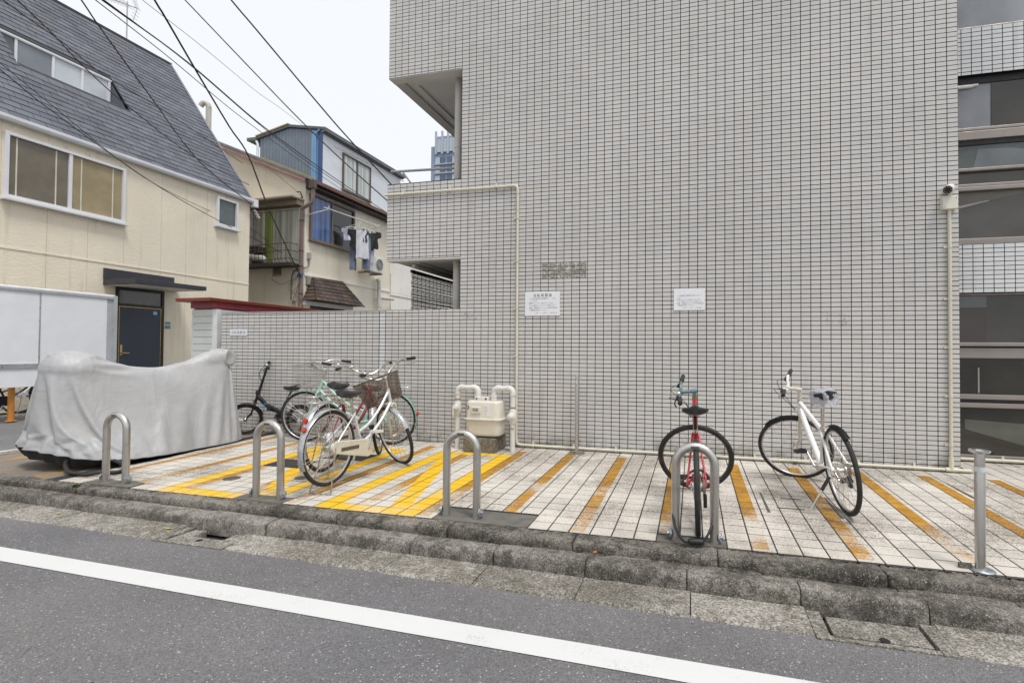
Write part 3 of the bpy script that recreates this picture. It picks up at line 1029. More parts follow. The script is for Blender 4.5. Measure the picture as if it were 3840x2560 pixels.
s1 = board(0.0, 0.453, 1.655, 1.957, 'white bicycle parking notice with a bold heading, beside the cream conduit pipe')
text(s1, '自転車置場', 0.228, 1.893, 0.044, M_INK, YS, 'CENTER', 1.25)
for s, z in (('1. この自転車置場は登録制で　　にな', 1.862), ('　っています', 1.833), ('2. 駐輪ステッカーの貼られていない', 1.804), ('　ものは撤去しますのでご注意下さい', 1.775), ('3. 盗難、損傷防止については利用者自身', 1.746), ('　で施錠等注意して下さい', 1.717)):
    text(s1, s, 0.032, z, 0.0215, M_INK2, YS)
text(s1, '日興パレス池袋パートⅡ管理組合', 0.42, 1.682, 0.0195, M_INK3, YS, 'RIGHT')
s2 = board(1.83, 2.183, 1.70, 1.950, 'white parking notice without a heading, above the red bicycle')
for s, z in (('1. この駐輪場は登録制で有料になって', 1.864), ('　います', 1.842), ('2. 駐輪ステッカーの貼られていない', 1.818), ('　ものは撤去しますのでご注意下さい', 1.796), ('3. 盗難、損傷防止については利用者自身', 1.772), ('　で施錠等注意して下さい', 1.750)):
    text(s2, s, 1.852, z, 0.0175, M_INK2, YS)
text(s2, '日興パレス池袋パートⅡ管理組合', 2.155, 1.722, 0.0155, M_INK3, YS, 'RIGHT')
s3 = board(-4.63, -4.318, 1.412, 1.502, 'small white parking sign on the low wall above the covered motorcycle')
text(s3, '自転車置場', -4.474, 1.438, 0.050, M_INK2, YS, 'CENTER', 1.06)
sc = MB()
for x in (-4.62, -4.328):
    sc.lathe([(0.007, 0), (0.005, 0.004), (0, 0.004)], (x, -0.016, 1.457), (0, -1, 0), n=8)
sc.build('screw', M_INK3, s3)

# glue marks where older signs were taken off


def m_glue(name, col, lo, hi, scale):
    t = NT(name)
    tr = t.n('BsdfTransparent')
    mx = t.n('MixShader')
    t.t.links.new(t.rng(t.noise(scale, 5, 0.7, vec=t.pos(), dist=0.8), lo, hi), mx.inputs[0])
    t.t.links.new(tr.outputs[0], mx.inputs[1])
    t.t.links.new(t.b.outputs[0], mx.inputs[2])
    t.t.links.new(mx.outputs[0], t.t.nodes['Material Output'].inputs[0])
    return t.out(t.scale(col, t.rng(t.noise(40, 3, vec=t.pos()), 0.3, 0.7, 0.5, 1.3)), 0.85)


M_GLUE = m_glue('old glue brown', (0.33, 0.30, 0.25), 0.42, 0.56, 24)
M_GLUE2 = m_glue('old paper bluish', (0.60, 0.66, 0.74), 0.50, 0.56, 26)
M_GLUE3 = m_glue('faint glue', (0.62, 0.58, 0.52), 0.52, 0.60, 18)
for nm, lb, x0, x1, z0, z1, m in (('glue_mark', 'brown glue mark left by a removed sign, above the bold parking notice', 0.21, 0.79, 2.115, 2.315, M_GLUE),
                                 ('paper_remnant', 'torn bluish paper remnant on the tiles above the gas meter', -0.87, -0.66, 1.60, 1.72, M_GLUE2),
                                 ('glue_mark', 'faint pale glue mark on the wall above the white bicycle', 3.42, 3.68, 1.51, 1.66, M_GLUE3)):
    t = thing(nm, lb, 'mark', ((x0 + x1) / 2, -0.007, z0))
    mb = MB()
    for c in tile_cells([(x0, x1, z0, z1)], 0.0, ROW0):
        a, b, cc_, dd = c[0] + gw + 0.003, c[1] - gw - 0.003, c[2] + gw + 0.002, c[3] - gw - 0.002
        mb.add([(a, -0.0088, cc_), (b, -0.0088, cc_), (b, -0.0088, dd), (a, -0.0088, dd)], [(0, 1, 2, 3)])
    mb.build('residue', m, t, fix=False)

# ------------------------------------------------------------------ stainless parking hoops and posts


def m_steel(name, col, rough):
    t = NT(name)
    mp = t.n('Mapping')
    mp.inputs['Scale'].default_value = (60, 60, 3)
    t.t.links.new(t.pos(), mp.inputs['Vector'])
    n = t.noise(1.0, 4, vec=mp.outputs[0])
    c = t.mix(t.rng(t.noise(9, 5, 0.7, vec=t.pos()), 0.5, 0.75, 0, 0.5), col, (col[0] * 0.55, col[1] * 0.48, col[2] * 0.40))
    return t.out(c, t.math('ADD', t.math('MULTIPLY', n, 0.18), rough), 0.95, 0.5)


M_SS = m_steel('stainless brushed', (0.56, 0.54, 0.51), 0.26)
M_SSP = m_steel('stainless polished', (0.72, 0.72, 0.72), 0.10)
M_ZINC = mat('zinc bolt', (0.42, 0.46, 0.50), 0.4, 0.8, 0.15, 30)
hoops = [(-3.155, -2.585, 'leftmost of the four steel parking hoops, in front of the covered motorcycle'), (-1.411, -2.60, 'steel parking hoop second from the left, in front of the silver bicycles'),
         (0.361, -2.598, 'steel parking hoop third from the left, in front of the gas meter'), (2.063, -2.64, 'rightmost steel parking hoop, with the red bicycle locked behind it')]


def make_hoop():
    t = thing('parking_hoop', '', 'parking hoop', (0, 0, 0), 'steel parking hoops along the kerb')
    hw, zt, R = 0.124, 0.655, 0.124
    pts = [(-hw, 0, -0.03), (-hw, 0, 0.2), (-hw, 0, zt - 0.0295 - R)]
    for i in range(17):
        a = math.pi - math.pi * i / 16
        pts.append((R * math.cos(a), 0, zt - 0.0295 - R + (R) * math.sin(a)))
    pts += [(hw, 0, 0.2), (hw, 0, -0.03)]
    MB().tube(pts, 0.0295, 20).build('hoop', M_SS, t, smooth=60)
    for s in (-1, 1):
        MB().lathe([(0.036, 0.001), (0.034, 0.006), (0.030, 0.008)], (s * hw, 0, 0), n=20).build('base_collar', M_PAD, t, smooth=40)
        b = MB().lathe([(0.030, 0), (0.030, 0.012), (0.012, 0.014), (0.012, 0.028), (0.0, 0.029)], (s * (hw + 0.0295), -0.005, 0.045), (s, -0.25, 0), n=16)
        b.build('anchor_bolt', M_ZINC, t, smooth=40)
    MB().bb(-0.028, 0.028, -0.0315, -0.024, zt - 0.040, zt - 0.024).build('maker_plate', mat('maker plate', (0.12, 0.11, 0.10), 0.4, 0.5), t)
    return t


h0 = make_hoop()
for i, (x, y, lb) in enumerate(hoops):
    h = h0 if i == 0 else copy_tree(h0)
    h.location = (x, y, fz(y))
    h['label'] = lb
bo = thing('bollard', 'stainless steel bollard with a flat round cap at the right edge', 'bollard', (3.66, -2.655, fz(-2.66)))
x, y, z0 = 3.66, -2.655, fz(-2.66)
MB().lathe([(0.0265, 0), (0.0265, 0.585), (0.025, 0.59)], (x, y, z0), n=24).build('post', M_SS, bo, smooth=40)
MB().lathe([(0.028, 0.0), (0.028, 0.028)], (x, y, z0 + 0.572), n=24).build('reflective_band', mat('band pale', (0.62, 0.66, 0.66), 0.35), bo, smooth=40)
MB().lathe([(0.0265, 0.585), (0.0255, 0.675), (0.022, 0.69)], (x, y, z0), n=24).build('neck', M_SS, bo, smooth=40)
MB().lathe([(0.022, 0.675), (0.048, 0.684), (0.053, 0.690), (0.053, 0.696), (0.046, 0.700), (0.020, 0.696), (0.017, 0.690), (0.0, 0.689)], (x, y, z0), n=28).build('cap', M_SSP, bo, smooth=50)
MB().lathe([(0.060, 0.0), (0.060, 0.005), (0.052, 0.011), (0.027, 0.012)], (x + 0.012, y, z0 + 0.001), n=24).build('base_ring', M_ZINC, bo, smooth=40)
MB().bb(x - 0.10, x - 0.035, y + 0.01, y + 0.03, z0, z0 + 0.028).build('hinge_tab', M_EDGE, bo)
bp = thing('steel_post', 'thin stainless post standing against the tiled wall right of the gas meter', 'post', (0.708, -0.15, 0))
MB().lathe([(0.022, -0.02), (0.022, 0.925), (0.021, 0.935), (0.016, 0.936)], (0.708, -0.15, 0), n=20).build('post', M_SS, bp, smooth=40)
MB().lathe([(0.016, 0.936), (0.015, 0.93), (0, 0.93)], (0.708, -0.15, 0), n=20).build('cap', M_ALU_D, bp, smooth=40)
MB().sphere((0.703, -0.1705, 0.83), 0.010, sz=(0.8, 0.5, 2.6)).build('slot', M_SSP, bp, smooth=60)
MB().bb(0.62, 0.80, -0.24, -0.07, -0.03, fz(-0.2) + 0.004).build('base_pad', M_PAD, bp)

# ------------------------------------------------------------------ gas meter
M_GAS = mat('gas meter ivory', (0.66, 0.63, 0.555), 0.42, var=0.06, vs=7, grime=0.2, gcol=(0.40, 0.33, 0.20), gs=6)
M_GPIPE = mat('gas pipe white', (0.66, 0.65, 0.61), 0.5, var=0.07, vs=12, grime=0.45, gcol=(0.30, 0.24, 0.14), gs=13)
M_STAIN = m_aggregate('mossy concrete', (0.20, 0.18, 0.14), (0.06, 0.055, 0.04))
gm = thing('gas_meter', 'ivory gas meter between two white standpipes on a mossy concrete block', 'gas meter', (-0.42, -0.28, 0))
bl = MB().bb(-0.635, -0.225, -0.44, -0.06, -0.02, 0.165)
bl.build('concrete_block', M_STAIN, gm, bevel=0.008)


def rbox(x0, x1, y0, y1, z0, z1, rx, taper=0.0, topr=0.03, n=6, flip=False):
    """rounded in plan, domed at the top"""
    mb = MB()
    cx, cy = (x0 + x1) / 2, (y0 + y1) / 2
    lay = []
    steps = [(0.0, 0.0)] + [(1 - topr / (z1 - z0) * (1 - math.sin(t)), topr * (1 - math.cos(t)) * 0.9) for t in [0.0, 0.4, 0.8, 1.2, 1.5]]
    for h, ins in steps:
        hx, hy = (x1 - x0) / 2 - ins - taper * h, (y1 - y0) / 2 - ins - taper * h
        ring = []
        for q, (sx, sy) in enumerate(((1, 1), (-1, 1), (-1, -1), (1, -1))):
            for i in range(n + 1):
                a = math.pi / 2 * (q + i / n)
                ring.append((cx + sx * (hx - rx) + rx * math.cos(a), cy + sy * (hy - rx) + rx * math.sin(a), (z0 + (z1 - z0) * h) if not flip else (z1 - (z1 - z0) * h)))
        lay.append(ring)
    m = len(lay[0])
    vs = [p for r in lay for p in r]
    fs = [(i * m + k, i * m + (k + 1) % m, (i + 1) * m + (k + 1) % m, (i + 1) * m + k) for i in range(len(lay) - 1) for k in range(m)]
    fs += [tuple(range(m))[::-1], tuple((len(lay) - 1) * m + k for k in range(m))]
    return mb.add(vs, fs)


rbox(-0.625, -0.185, -0.42, -0.14, 0.392, 0.605, 0.065, 0.004, 0.03).build('upper_case', M_GAS, gm, smooth=35)
rbox(-0.625, -0.185, -0.42, -0.14, 0.178, 0.382, 0.065, 0.006, 0.035, flip=True).build('lower_case', M_GAS, gm, smooth=35)
rbox(-0.650, -0.160, -0.445, -0.115, 0.381, 0.394, 0.08, 0.0, 0.003).build('flange', M_GAS, gm, smooth=35)
for x in (-0.60, -0.21):
    for y in (-0.39, -0.17):
        MB().lathe([(0.012, 0), (0.008, 0.02)], (x, y, 0.165), n=8).build('foot', M_BLK, gm)
MB().bb(-0.54, -0.415, -0.436, -0.418, 0.455, 0.54).build('counter_housing', M_GAS, gm, bevel=0.008)
MB().bb(-0.515, -0.445, -0.439, -0.4355, 0.488, 0.518).build('counter_window', mat('counter window', (0.05, 0.05, 0.05), 0.15), gm)
cd_ = MB()
for i in range(6):
    cd_.bb(-0.511 + 0.011 * i, -0.503 + 0.011 * i, -0.4398, -0.4388, 0.494, 0.512)
cd_.build('counter_digits', M_INK3, gm)
MB().bb(-0.385, -0.30, -0.4225, -0.4185, 0.425, 0.56).build('label_plate', mat('label paper', (0.70, 0.69, 0.66), 0.6), gm)
mb = MB()
for i in range(7):
    mb.bb(-0.375, -0.375 + 0.055 * rnd.uniform(0.5, 1), -0.4231, -0.4222, 0.435 + 0.017 * i, 0.441 + 0.017 * i)
mb.build('label_print', M_INK3, gm)
MB().tube([(-0.592 + 0.018 * math.cos(a), -0.423, 0.525 + 0.018 * math.sin(a)) for a in [2.6 - 0.5 * i for i in range(9)]], 0.005, 6).build('cable_loop', M_BLK, gm, smooth=60)
rbox(-0.535, -0.36, -0.34, -0.24, 0.606, 0.648, 0.012, 0.0, 0.008).build('transmitter', M_GAS, gm, smooth=35)
mb = MB()
for x0, x1 in ((-0.515, -0.497), (-0.395, -0.373)):
    mb.bb(x0, x1, -0.3425, -0.3395, 0.618, 0.638)
mb.build('transmitter_port', M_BLK, gm)
for sgn, xo, xi, base_y in ((-1, -0.79, -0.515, -0.25), (1, -0.062, -0.305, -0.28)):
    s = 1 if xi > xo else -1
    y = -0.27
    zt = 0.755
    pts = [(xo, y, -0.02), (xo, y, 0.4), (xo, y, zt - 0.05)] + [(xo + s * 0.05 * (1 - math.cos(a)), y, zt - 0.05 + 0.05 * math.sin(a)) for a in (0.4, 0.8, 1.2)] + [(xo + s * 0.05, y, zt), (xi - s * 0.05, y, zt)] + [(xi - s * 0.05 + s * 0.05 * math.sin(a), y, zt - 0.05 + 0.05 * math.cos(a)) for a in (0.4, 0.8, 1.2)] + [(xi, y, zt - 0.05), (xi, y, 0.60)]
    MB().tube(pts, 0.031, 16).build('standpipe', M_GPIPE, gm, smooth=60)
    for ax, bx in ((xo, s), (xi, -s)):
        el = [(ax, y, zt - 0.085)] + [(ax + bx * 0.05 * (1 - math.cos(a)), y, zt - 0.05 + 0.05 * math.sin(a)) for a in (0, 0.5, 1.0, 1.57)] + [(ax + bx * 0.085, y, zt)]
        MB().tube(el, 0.037, 16).build('elbow', M_GPIPE, gm, smooth=60)
    MB().lathe([(0.031, 0), (0.040, 0.004), (0.040, 0.022), (0.031, 0.026)], (xi, y, 0.605), n=16).build('union_nut', M_GPIPE, gm, smooth=40)
    MB().lathe([(0.033, 0.018), (0.041, 0.02), (0.041, 0.05), (0.033, 0.052)], (xi, y, 0.62), n=6).build('hex_nut', M_GPIPE, gm)
    zv = 0.50 if s > 0 else 0.42
    MB().lathe([(0.033, -0.10), (0.040, -0.09), (0.042, -0.03), (0.05, 0.0), (0.042, 0.03), (0.040, 0.07), (0.033, 0.08)], (xo, y, zv), n=16).build('valve_body', M_GPIPE, gm, smooth=40)
    MB().lathe([(0.048, 0), (0.048, 0.02), (0.035, 0.03), (0.016, 0.034), (0.014, 0.05), (0.0, 0.051)], (xo - 0.01, y - 0.03, zv), (-0.25 * s, -1, 0), n=18).build('valve_cap', M_GPIPE, gm, smooth=40)
    if s > 0:
        MB().bb(xo - 0.035, xo - 0.015, y - 0.085, y - 0.072, zv - 0.11, zv + 0.01).build('valve_lever', M_GPIPE, gm, bevel=0.004)
    MB().lathe([(0.034, 0), (0.034, 0.012)], (xo, y, zv + 0.10), n=16).build('rust_ring', mat('rust', (0.25, 0.11, 0.04), 0.9, var=0.3, vs=40), gm)
text(gm, '70', -0.078, 0.255, 0.05, mat('stencil olive', (0.12, 0.11, 0.05), 0.7), -0.3035, 'LEFT', 1.0, 'stencil')

# ------------------------------------------------------------------ bicycles
M_TYRE = mat('tyre rubber', (0.022, 0.022, 0.023), 0.75, var=0.25, vs=30, grime=0.3, gcol=(0.12, 0.11, 0.10), gs=12)
M_CHROME = mat('chrome', (0.66, 0.65, 0.63), 0.18, 0.95, 0.12, 20, rust=0.25)
M_ALLOY = mat('alloy', (0.62, 0.61, 0.60), 0.32, 0.9, 0.12, 20)
M_SPOKE = mat('spoke steel', (0.45, 0.43, 0.40), 0.35, 0.85, 0.2, 20)
M_RUSTY = mat('rusty steel', (0.36, 0.30, 0.25), 0.5, 0.7, 0.25, 18, rust=0.8)
M_SADDLE = mat('saddle grey black', (0.045, 0.045, 0.048), 0.7, var=0.2, vs=20, bump=0.2, bs=300)
M_SILVER = mat('silver paint', (0.72, 0.735, 0.76), 0.3, 0.35, 0.06, 10, rust=0.05)
M_CREAMW = mat('cream chaincase', (0.62, 0.59, 0.50), 0.42, var=0.07, rust=0.55)
M_MAROON = mat('maroon paint', (0.20, 0.012, 0.035), 0.3, 0.3, 0.1)
M_MINT = mat('mint paint', (0.42, 0.62, 0.53), 0.35, var=0.06)
M_BLACKP = mat('black frame paint', (0.014, 0.014, 0.017), 0.28, 0.1)
M_RED = mat('red frame paint', (0.42, 0.012, 0.03), 0.28, 0.15)
M_WHITEP = mat('white frame paint', (0.76, 0.76, 0.73), 0.3, var=0.05, grime=0.12, gcol=(0.4, 0.33, 0.22), gs=9)
M_TEAL = mat('teal anodised', (0.17, 0.28, 0.29), 0.35, 0.7)
M_RUBBER = mat('grip rubber', (0.025, 0.025, 0.026), 0.8)
M_REFL = mat('reflector red', (0.50, 0.012, 0.012), 0.15, var=0.1, vs=60)
M_REFL2 = mat('reflector faded', (0.45, 0.06, 0.035), 0.25, var=0.1, vs=60)
M_BASK = mat('basket brown', (0.13, 0.09, 0.06), 0.6, 0.2, 0.2, 20)
M_BAG = mat('clear bag', (0.50, 0.50, 0.55), 0.25, var=0.2, vs=30)
M_WHT = mat('white pedal', (0.70, 0.70, 0.68), 0.4)


def wheel(parent, name, c, r, xf, tr=0.018, rimm=M_ALLOY, spokes=28, tyrem=None, hubm=M_ALLOY, hubr=0.022):
    c = Vector(c)
    ax = Vector((0, 1, 0))
    ty = MB(xf).torus(c, ax, r - tr, tr, 56, 10).build(name, tyrem or M_TYRE, parent, smooth=60)
    rim = MB(xf)
    R = r - 2 * tr
    rim.torus(c, ax, R - 0.002, 0.0085, 56, 8, flat=1.35)
    rim.build('rim', rimm, ty, smooth=60)
    sp = MB(xf)
    for i in range(spokes):
        a = 2 * math.pi * i / spokes
        side = 0.026 if i % 2 else -0.026
        b = a + (0.45 if (i // 2) % 2 else -0.45)
        p0 = c + Vector((math.cos(b) * hubr, side, math.sin(b) * hubr))
        p1 = c + Vector((math.cos(a) * (R - 0.006), 0, math.sin(a) * (R - 0.006)))
        sp.tube([p0, p1], 0.0013, 4, cap=False)
    sp.build('spokes', M_SPOKE, ty)
    MB(xf).lathe([(0.008, -0.055), (0.014, -0.04), (hubr + 0.004, -0.032), (hubr + 0.004, -0.024), (0.016, -0.02), (0.016, 0.02), (hubr + 0.004, 0.024), (hubr + 0.004, 0.032), (0.014, 0.04), (0.008, 0.055)], c, ax, n=14).build('hub', hubm, ty, smooth=40)
    return ty


def fender(parent, c, r, xf, a0, a1, m, w=0.026, name='mudguard', stay=True, staym=M_CHROME):
    """a0,a1 degrees, measured from forward over the top"""
    c = Vector(c)
    n = 26

    def fn(u, v):
        a = RAD(a0 + (a1 - a0) * v)
        b = (u - 0.5) * 2
        rr = r + 0.014 - 0.012 * b * b
        return xf @ (c + Vector((math.cos(a) * rr, b * w, math.sin(a) * rr)))
    f = MB().grid(7, n, fn)
    f.grid(7, n, lambda u, v: fn(1 - u, v) + (xf.to_3x3() @ Vector((0, 0, 0.0))))
    o = f.build(name, m, parent, smooth=60, fix=False)
    if stay:
        s = MB(xf)
        aa = RAD(a0 + (a1 - a0) * 0.93)
        for sg in (-1, 1):
            s.tube([c + Vector((0, sg * 0.06, 0)), c + Vector((math.cos(aa) * (r + 0.012), sg * w * 0.95, math.sin(aa) * (r + 0.012)))], 0.0022, 5)
        s.build('stay', staym, o)
    return o


def saddle(parent, p, m, l=0.27, w=0.085, tilt=0.0, thick=0.05, name='saddle'):
    M = Matrix.Translation(p) @ Matrix.Rotation(tilt, 4, 'Y')

    def fn(u, v):
        x = -0.52 * l + v * l
        t = v
        ww = w * (math.sin(min(1, (t + 0.08) * 3.2) * math.pi / 2)) * (1 - 0.78 * (max(0, t - 0.28) / 0.72) ** 0.75 if t > 0.28 else 1) + 0.004
        if v < 0.001 or v > 0.999:
            ww *= 0.55
        a = math.pi * 2 * u
        y = ww * math.cos(a)
        zz = math.sin(a)
        z = (0.018 * zz if zz > 0 else thick * zz * (0.5 + 0.5 * (1 - t))) + 0.014 * (abs(t - 0.6) ** 2) * 4
        return M @ Vector((x, y, z))
    s = MB().grid(20, 16, fn, closed_u=True)
    s.add([fn(i / 20, 0) for i in range(20)], [tuple(range(20))])
    s.add([fn(i / 20, 1) for i in range(20)], [tuple(range(20))])
    o = s.build(name, m, parent, smooth=60)
    r = MB(M)
    for sg in (-1, 1):
        r.tube([(-0.4 * l, sg * 0.03, -0.03), (-0.1 * l, sg * 0.02, -0.055), (0.15 * l, sg * 0.02, -0.055), (0.4 * l, 0, -0.01)], 0.0035, 6)
    r.build('saddle_rail', M_RUSTY, o, smooth=50)
    return o


def curve(pts, n=6):
    """Catmull-Rom through the points"""
    P = [Vector(p) for p in pts]
    P = [P[0] * 2 - P[1]] + P + [P[-1] * 2 - P[-2]]
    out = []
    for i in range(1, len(P) - 2):
        for k in range(n):
            t = k / n
            a, b, c, d = P[i - 1], P[i], P[i + 1], P[i + 2]
            out.append(0.5 * ((2 * b) + (c - a) * t + (2 * a - 5 * b + 4 * c - d) * t * t + (3 * b - 3 * c + d - a) * t ** 3))
    out.append(P[-2])
    return out


def pedal(parent, p, m, xf, name='pedal'):
    x, y, z = p
    b = MB(xf)
    b.bb(x - 0.045, x + 0.045, y - 0.045, y - 0.033, z - 0.012, z + 0.012)
    b.bb(x - 0.045, x + 0.045, y + 0.033, y + 0.045, z - 0.012, z + 0.012)
    b.bb(x - 0.045, x - 0.033, y - 0.033, y + 0.033, z - 0.010, z + 0.010)
    b.bb(x + 0.033, x + 0.045, y - 0.033, y + 0.033, z - 0.010, z + 0.010)
    b.bb(x - 0.008, x + 0.008, y - 0.033, y + 0.033, z - 0.008, z + 0.008)
    return b.build(name, m, parent)


def bike(S):
    """local axes: x forward, y left, z up, origin at the rear wheel's contact point"""
    t = thing('bicycle', S['label'], 'bicycle', (0, 0, 0), S.get('group'), local=True)
    I = Matrix.Identity(4)
    r, wb = S['r'], S['wb']
    rf = S.get('rf', r)
    ha = RAD(S.get('ha', 69))
    ax = Vector((-math.cos(ha), 0, math.sin(ha)))
    perp = Vector((-math.sin(ha), 0, -math.cos(ha)))
    axle = Vector((wb, 0, rf))
    A0 = axle + perp * S.get('rake', 0.05)
    hp = lambda s: A0 + ax * s
    F = Matrix.Translation(A0) @ Matrix.Rotation(RAD(S['steer']), 4, ax) @ Matrix.Translation(-A0)
    rear = Vector((0, 0, r))
    kind = S['kind']
    fm = S['frame']
    tw = S.get('tyre_w', 0.018)
    wheel(t, 'rear_wheel', rear, r, I, tw, S.get('rim', M_ALLOY), S.get('spokes', 28), hubm=S.get('hubm', M_ALLOY), hubr=S.get('hubr', 0.03))
    wheel(t, 'front_wheel', axle, rf, F, tw, S.get('rim', M_ALLOY), S.get('spokes', 28))
    hl0, hl1 = rf + 0.055, rf + 0.055 + S.get('head', 0.15)
    bb = Vector((S.get('bbx', 0.45), 0, S.get('bbz', 0.28)))
    st = Vector(S.get('seat_top', (0.30, 0, 0.66)))
    fr = MB()
    fr.tube([hp(hl0), hp(hl1)], 0.019, 12)
    fr.lathe([(0.03, -0.035), (0.03, 0.035)], bb, (0, 1, 0), n=14)
    fr.tube([bb, st], 0.0155, 12)
    ext = (st - bb).normalized()
    if kind == 'city':
        a, b = hp(hl1 - 0.02), bb + (st - bb) * 0.42
        fr.tube(curve([a, a.lerp(b, 0.3) + Vector((0.0, 0, -0.055)), a.lerp(b, 0.65) + Vector((0.0, 0, -0.06)), b]), 0.014, 12)
        a, b = hp(hl0 + 0.015), bb + (st - bb) * 0.10
        fr.tube(curve([a, a.lerp(b, 0.3) + Vector((0.0, 0, -0.05)), a.lerp(b, 0.65) + Vector((0.0, 0, -0.05)), b]), 0.016, 12)
    elif kind == 'hybrid':
        fr.tube([hp(hl1 - 0.025), st - ext * 0.03], S.get('top_r', 0.016), 12)
        fr.tube([hp(hl0 + 0.03), bb], S.get('down_r', 0.020), 12)
    else:
        a = hp(hl1 - 0.03)
        fr.tube([a, a.lerp(bb, 0.45), bb + Vector((0.02, 0, 0.09)), bb + Vector((-0.05, 0, 0.06))], [0.030, 0.028, 0.026, 0.022], 14)
    for sg in (-1, 1):
        fr.tube([bb + Vector((-0.03, sg * 0.03, 0)), rear + Vector((0.12, sg * 0.055, 0.0)), rear + Vector((0, sg * 0.062, 0))], 0.009, 8)
        if kind != 'fold':
            fr.tube([st - ext * 0.02 + Vector((0, sg * 0.02, 0)), rear + Vector((0.02, sg * 0.062, 0.03)), rear + Vector((0, sg * 0.062, 0))], S.get('stay_r', 0.0075), 8)
        else:
            fr.tube([bb + (st - bb) * 0.55 + Vector((0, sg * 0.02, 0)), rear + Vector((0, sg * 0.055, 0))], 0.009, 8)
    fr.build('frame', fm, t, smooth=60)
    if kind == 'fold':
        mid = hp(hl1 - 0.03).lerp(bb, 0.62)
        MB().bb(mid.x - 0.035, mid.x + 0.03, -0.038, 0.038, mid.z - 0.03, mid.z + 0.045).build('fold_hinge', M_BLK, t, bevel=0.008)
    # fork
    fk = MB(F)
    cr = hp(hl0 - 0.012)
    fk.lathe([(0.022, -0.02), (0.024, 0.0), (0.02, 0.012)], cr, ax, n=12)
    for sg in (-1, 1):
        fk.tube(curve([cr + Vector((0, 0, 0)), cr + Vector((0, sg * 0.045, -0.012)), cr + perp * -0.004 - ax * 0.16 + Vector((0, sg * 0.052, 0)), A0 + ax * 0.10 + Vector((0.0, sg * 0.055, 0)), axle + Vector((0, sg * 0.055, 0))], 4), [0.012] * 5 + [0.012] * 4 + [0.011] * 4 + [0.0085] * 4, 10)
    fk.build('fork', S.get('fork', fm), t, smooth=60)
    # stem and bars
    hb = S['bars']
    bm_ = S.get('barm', M_CHROME)
    if hb == 'north':
        top = hp(hl1 + 0.13)
        s = MB(F).tube([hp(hl1), top], 0.0125, 10).tube([top, top + Vector((0.055, 0, 0.005))], 0.014, 10)
        s.build('stem', bm_, t, smooth=60)
        c = top + Vector((0.06, 0, 0.005))
        L = curve([(0, 0, 0), (0.02, 0.055, 0.004), (0.055, 0.12, 0.045), (0.035, 0.20, 0.095), (-0.05, 0.255, 0.115), (-0.14, 0.272, 0.10), (-0.245, 0.285, 0.085)], 5)
        pts = [c + Vector((q.x, -q.y, q.z)) for q in L[::-1]] + [c + q for q in L[1:]]
        bar = MB(F).tube(pts, 0.0115, 10).build('handlebar', bm_, t, smooth=60)
        for sg in (-1, 1):
            g0, g1 = c + Vector((-0.13, sg * 0.271, 0.103)), c + Vector((-0.255, sg * 0.287, 0.083))
            MB(F).tube([g0, g0.lerp(g1, 0.05), g0.lerp(g1, 0.95), g1], [0.013, 0.0165, 0.0175, 0.014], 12).build('grip', M_RUBBER, bar, smooth=50)
            b0 = c + Vector((-0.09, sg * 0.268, 0.10))
            MB(F).tube(curve([b0, b0 + Vector((0.02, 0, -0.035)), b0 + Vector((-0.04, sg * 0.01, -0.055)), b0 + Vector((-0.13, sg * 0.02, -0.065))], 4), 0.005, 6).build('brake_lever', M_ALLOY, bar, smooth=60)
            MB(F).tube(curve([b0, b0 + Vector((0.12, -sg * 0.05, 0.02)), b0 + Vector((0.16, -sg * 0.2, -0.05)), hp(hl1 - 0.06) + Vector((0.03, sg * 0.02, 0))], 6), 0.0028, 5).build('brake_cable', S.get('cable', M_ALLOY), bar, smooth=60)
        MB(F).sphere(c + Vector((0.0, 0.17, 0.105)), 0.026, sz=(1, 1, 0.8)).build('bell', M_CHROME, bar, smooth=60)
    elif hb == 'flat':
        top = hp(hl1 + S.get('stem_h', 0.06))
        sl = S.get('stem_l', 0.10)
        s = MB(F).tube([hp(hl1), top], 0.017, 12).tube([top + Vector((-0.02, 0, -0.002)), top + Vector((sl, 0, S.get('stem_rise', 0.03)))], [0.018, 0.015], 12).lathe([(0.022, -0.025), (0.022, 0.025)], top + Vector((sl, 0, S.get('stem_rise', 0.03))), (0, 1, 0), n=12)
        s.build('stem', S.get('stemm', M_ALLOY), t, smooth=60)
        MB(F).lathe([(0.021, -0.02), (0.021, 0.006)], hp(hl1), ax, n=14).build('headset', S.get('headset', M_ALLOY), t, smooth=40)
        c = top + Vector((sl, 0, S.get('stem_rise', 0.03)))
        hw = S.get('bar_w', 0.28)
        L = curve([(0, 0, 0), (0, 0.06, 0.0), (-0.005, 0.12, S.get('rise', 0.02)), (-0.02, hw, S.get('rise', 0.02) + 0.005)], 5)
        pts = [c + Vector((q.x, -q.y, q.z)) for q in L[::-1]] + [c + q for q in L[1:]]
        bar = MB(F).tube(pts, 0.0125, 10).build('handlebar', bm_, t, smooth=60)
        for sg in (-1, 1):
            g0, g1 = c + Vector((-0.012, sg * (hw - 0.11), S.get('rise', 0.02) + 0.003)), c + Vector((-0.021, sg * (hw + 0.008), S.get('rise', 0.02) + 0.005))
            MB(F).tube([g0, g0.lerp(g1, 0.06), g0.lerp(g1, 0.94), g1], [0.015, 0.0185, 0.0185, 0.016], 12).build('grip', M_RUBBER, bar, smooth=50)
            b0 = c + Vector((0.0, sg * (hw - 0.14), S.get('rise', 0.02) - 0.004))
            MB(F).tube(curve([b0, b0 + Vector((0.035, 0, -0.015)), b0 + Vector((0.045, sg * 0.05, -0.025)), b0 + Vector((0.03, sg * 0.10, -0.03))], 4), 0.006, 6).build('brake_lever', S.get('lever', M_BLK), bar, smooth=60)
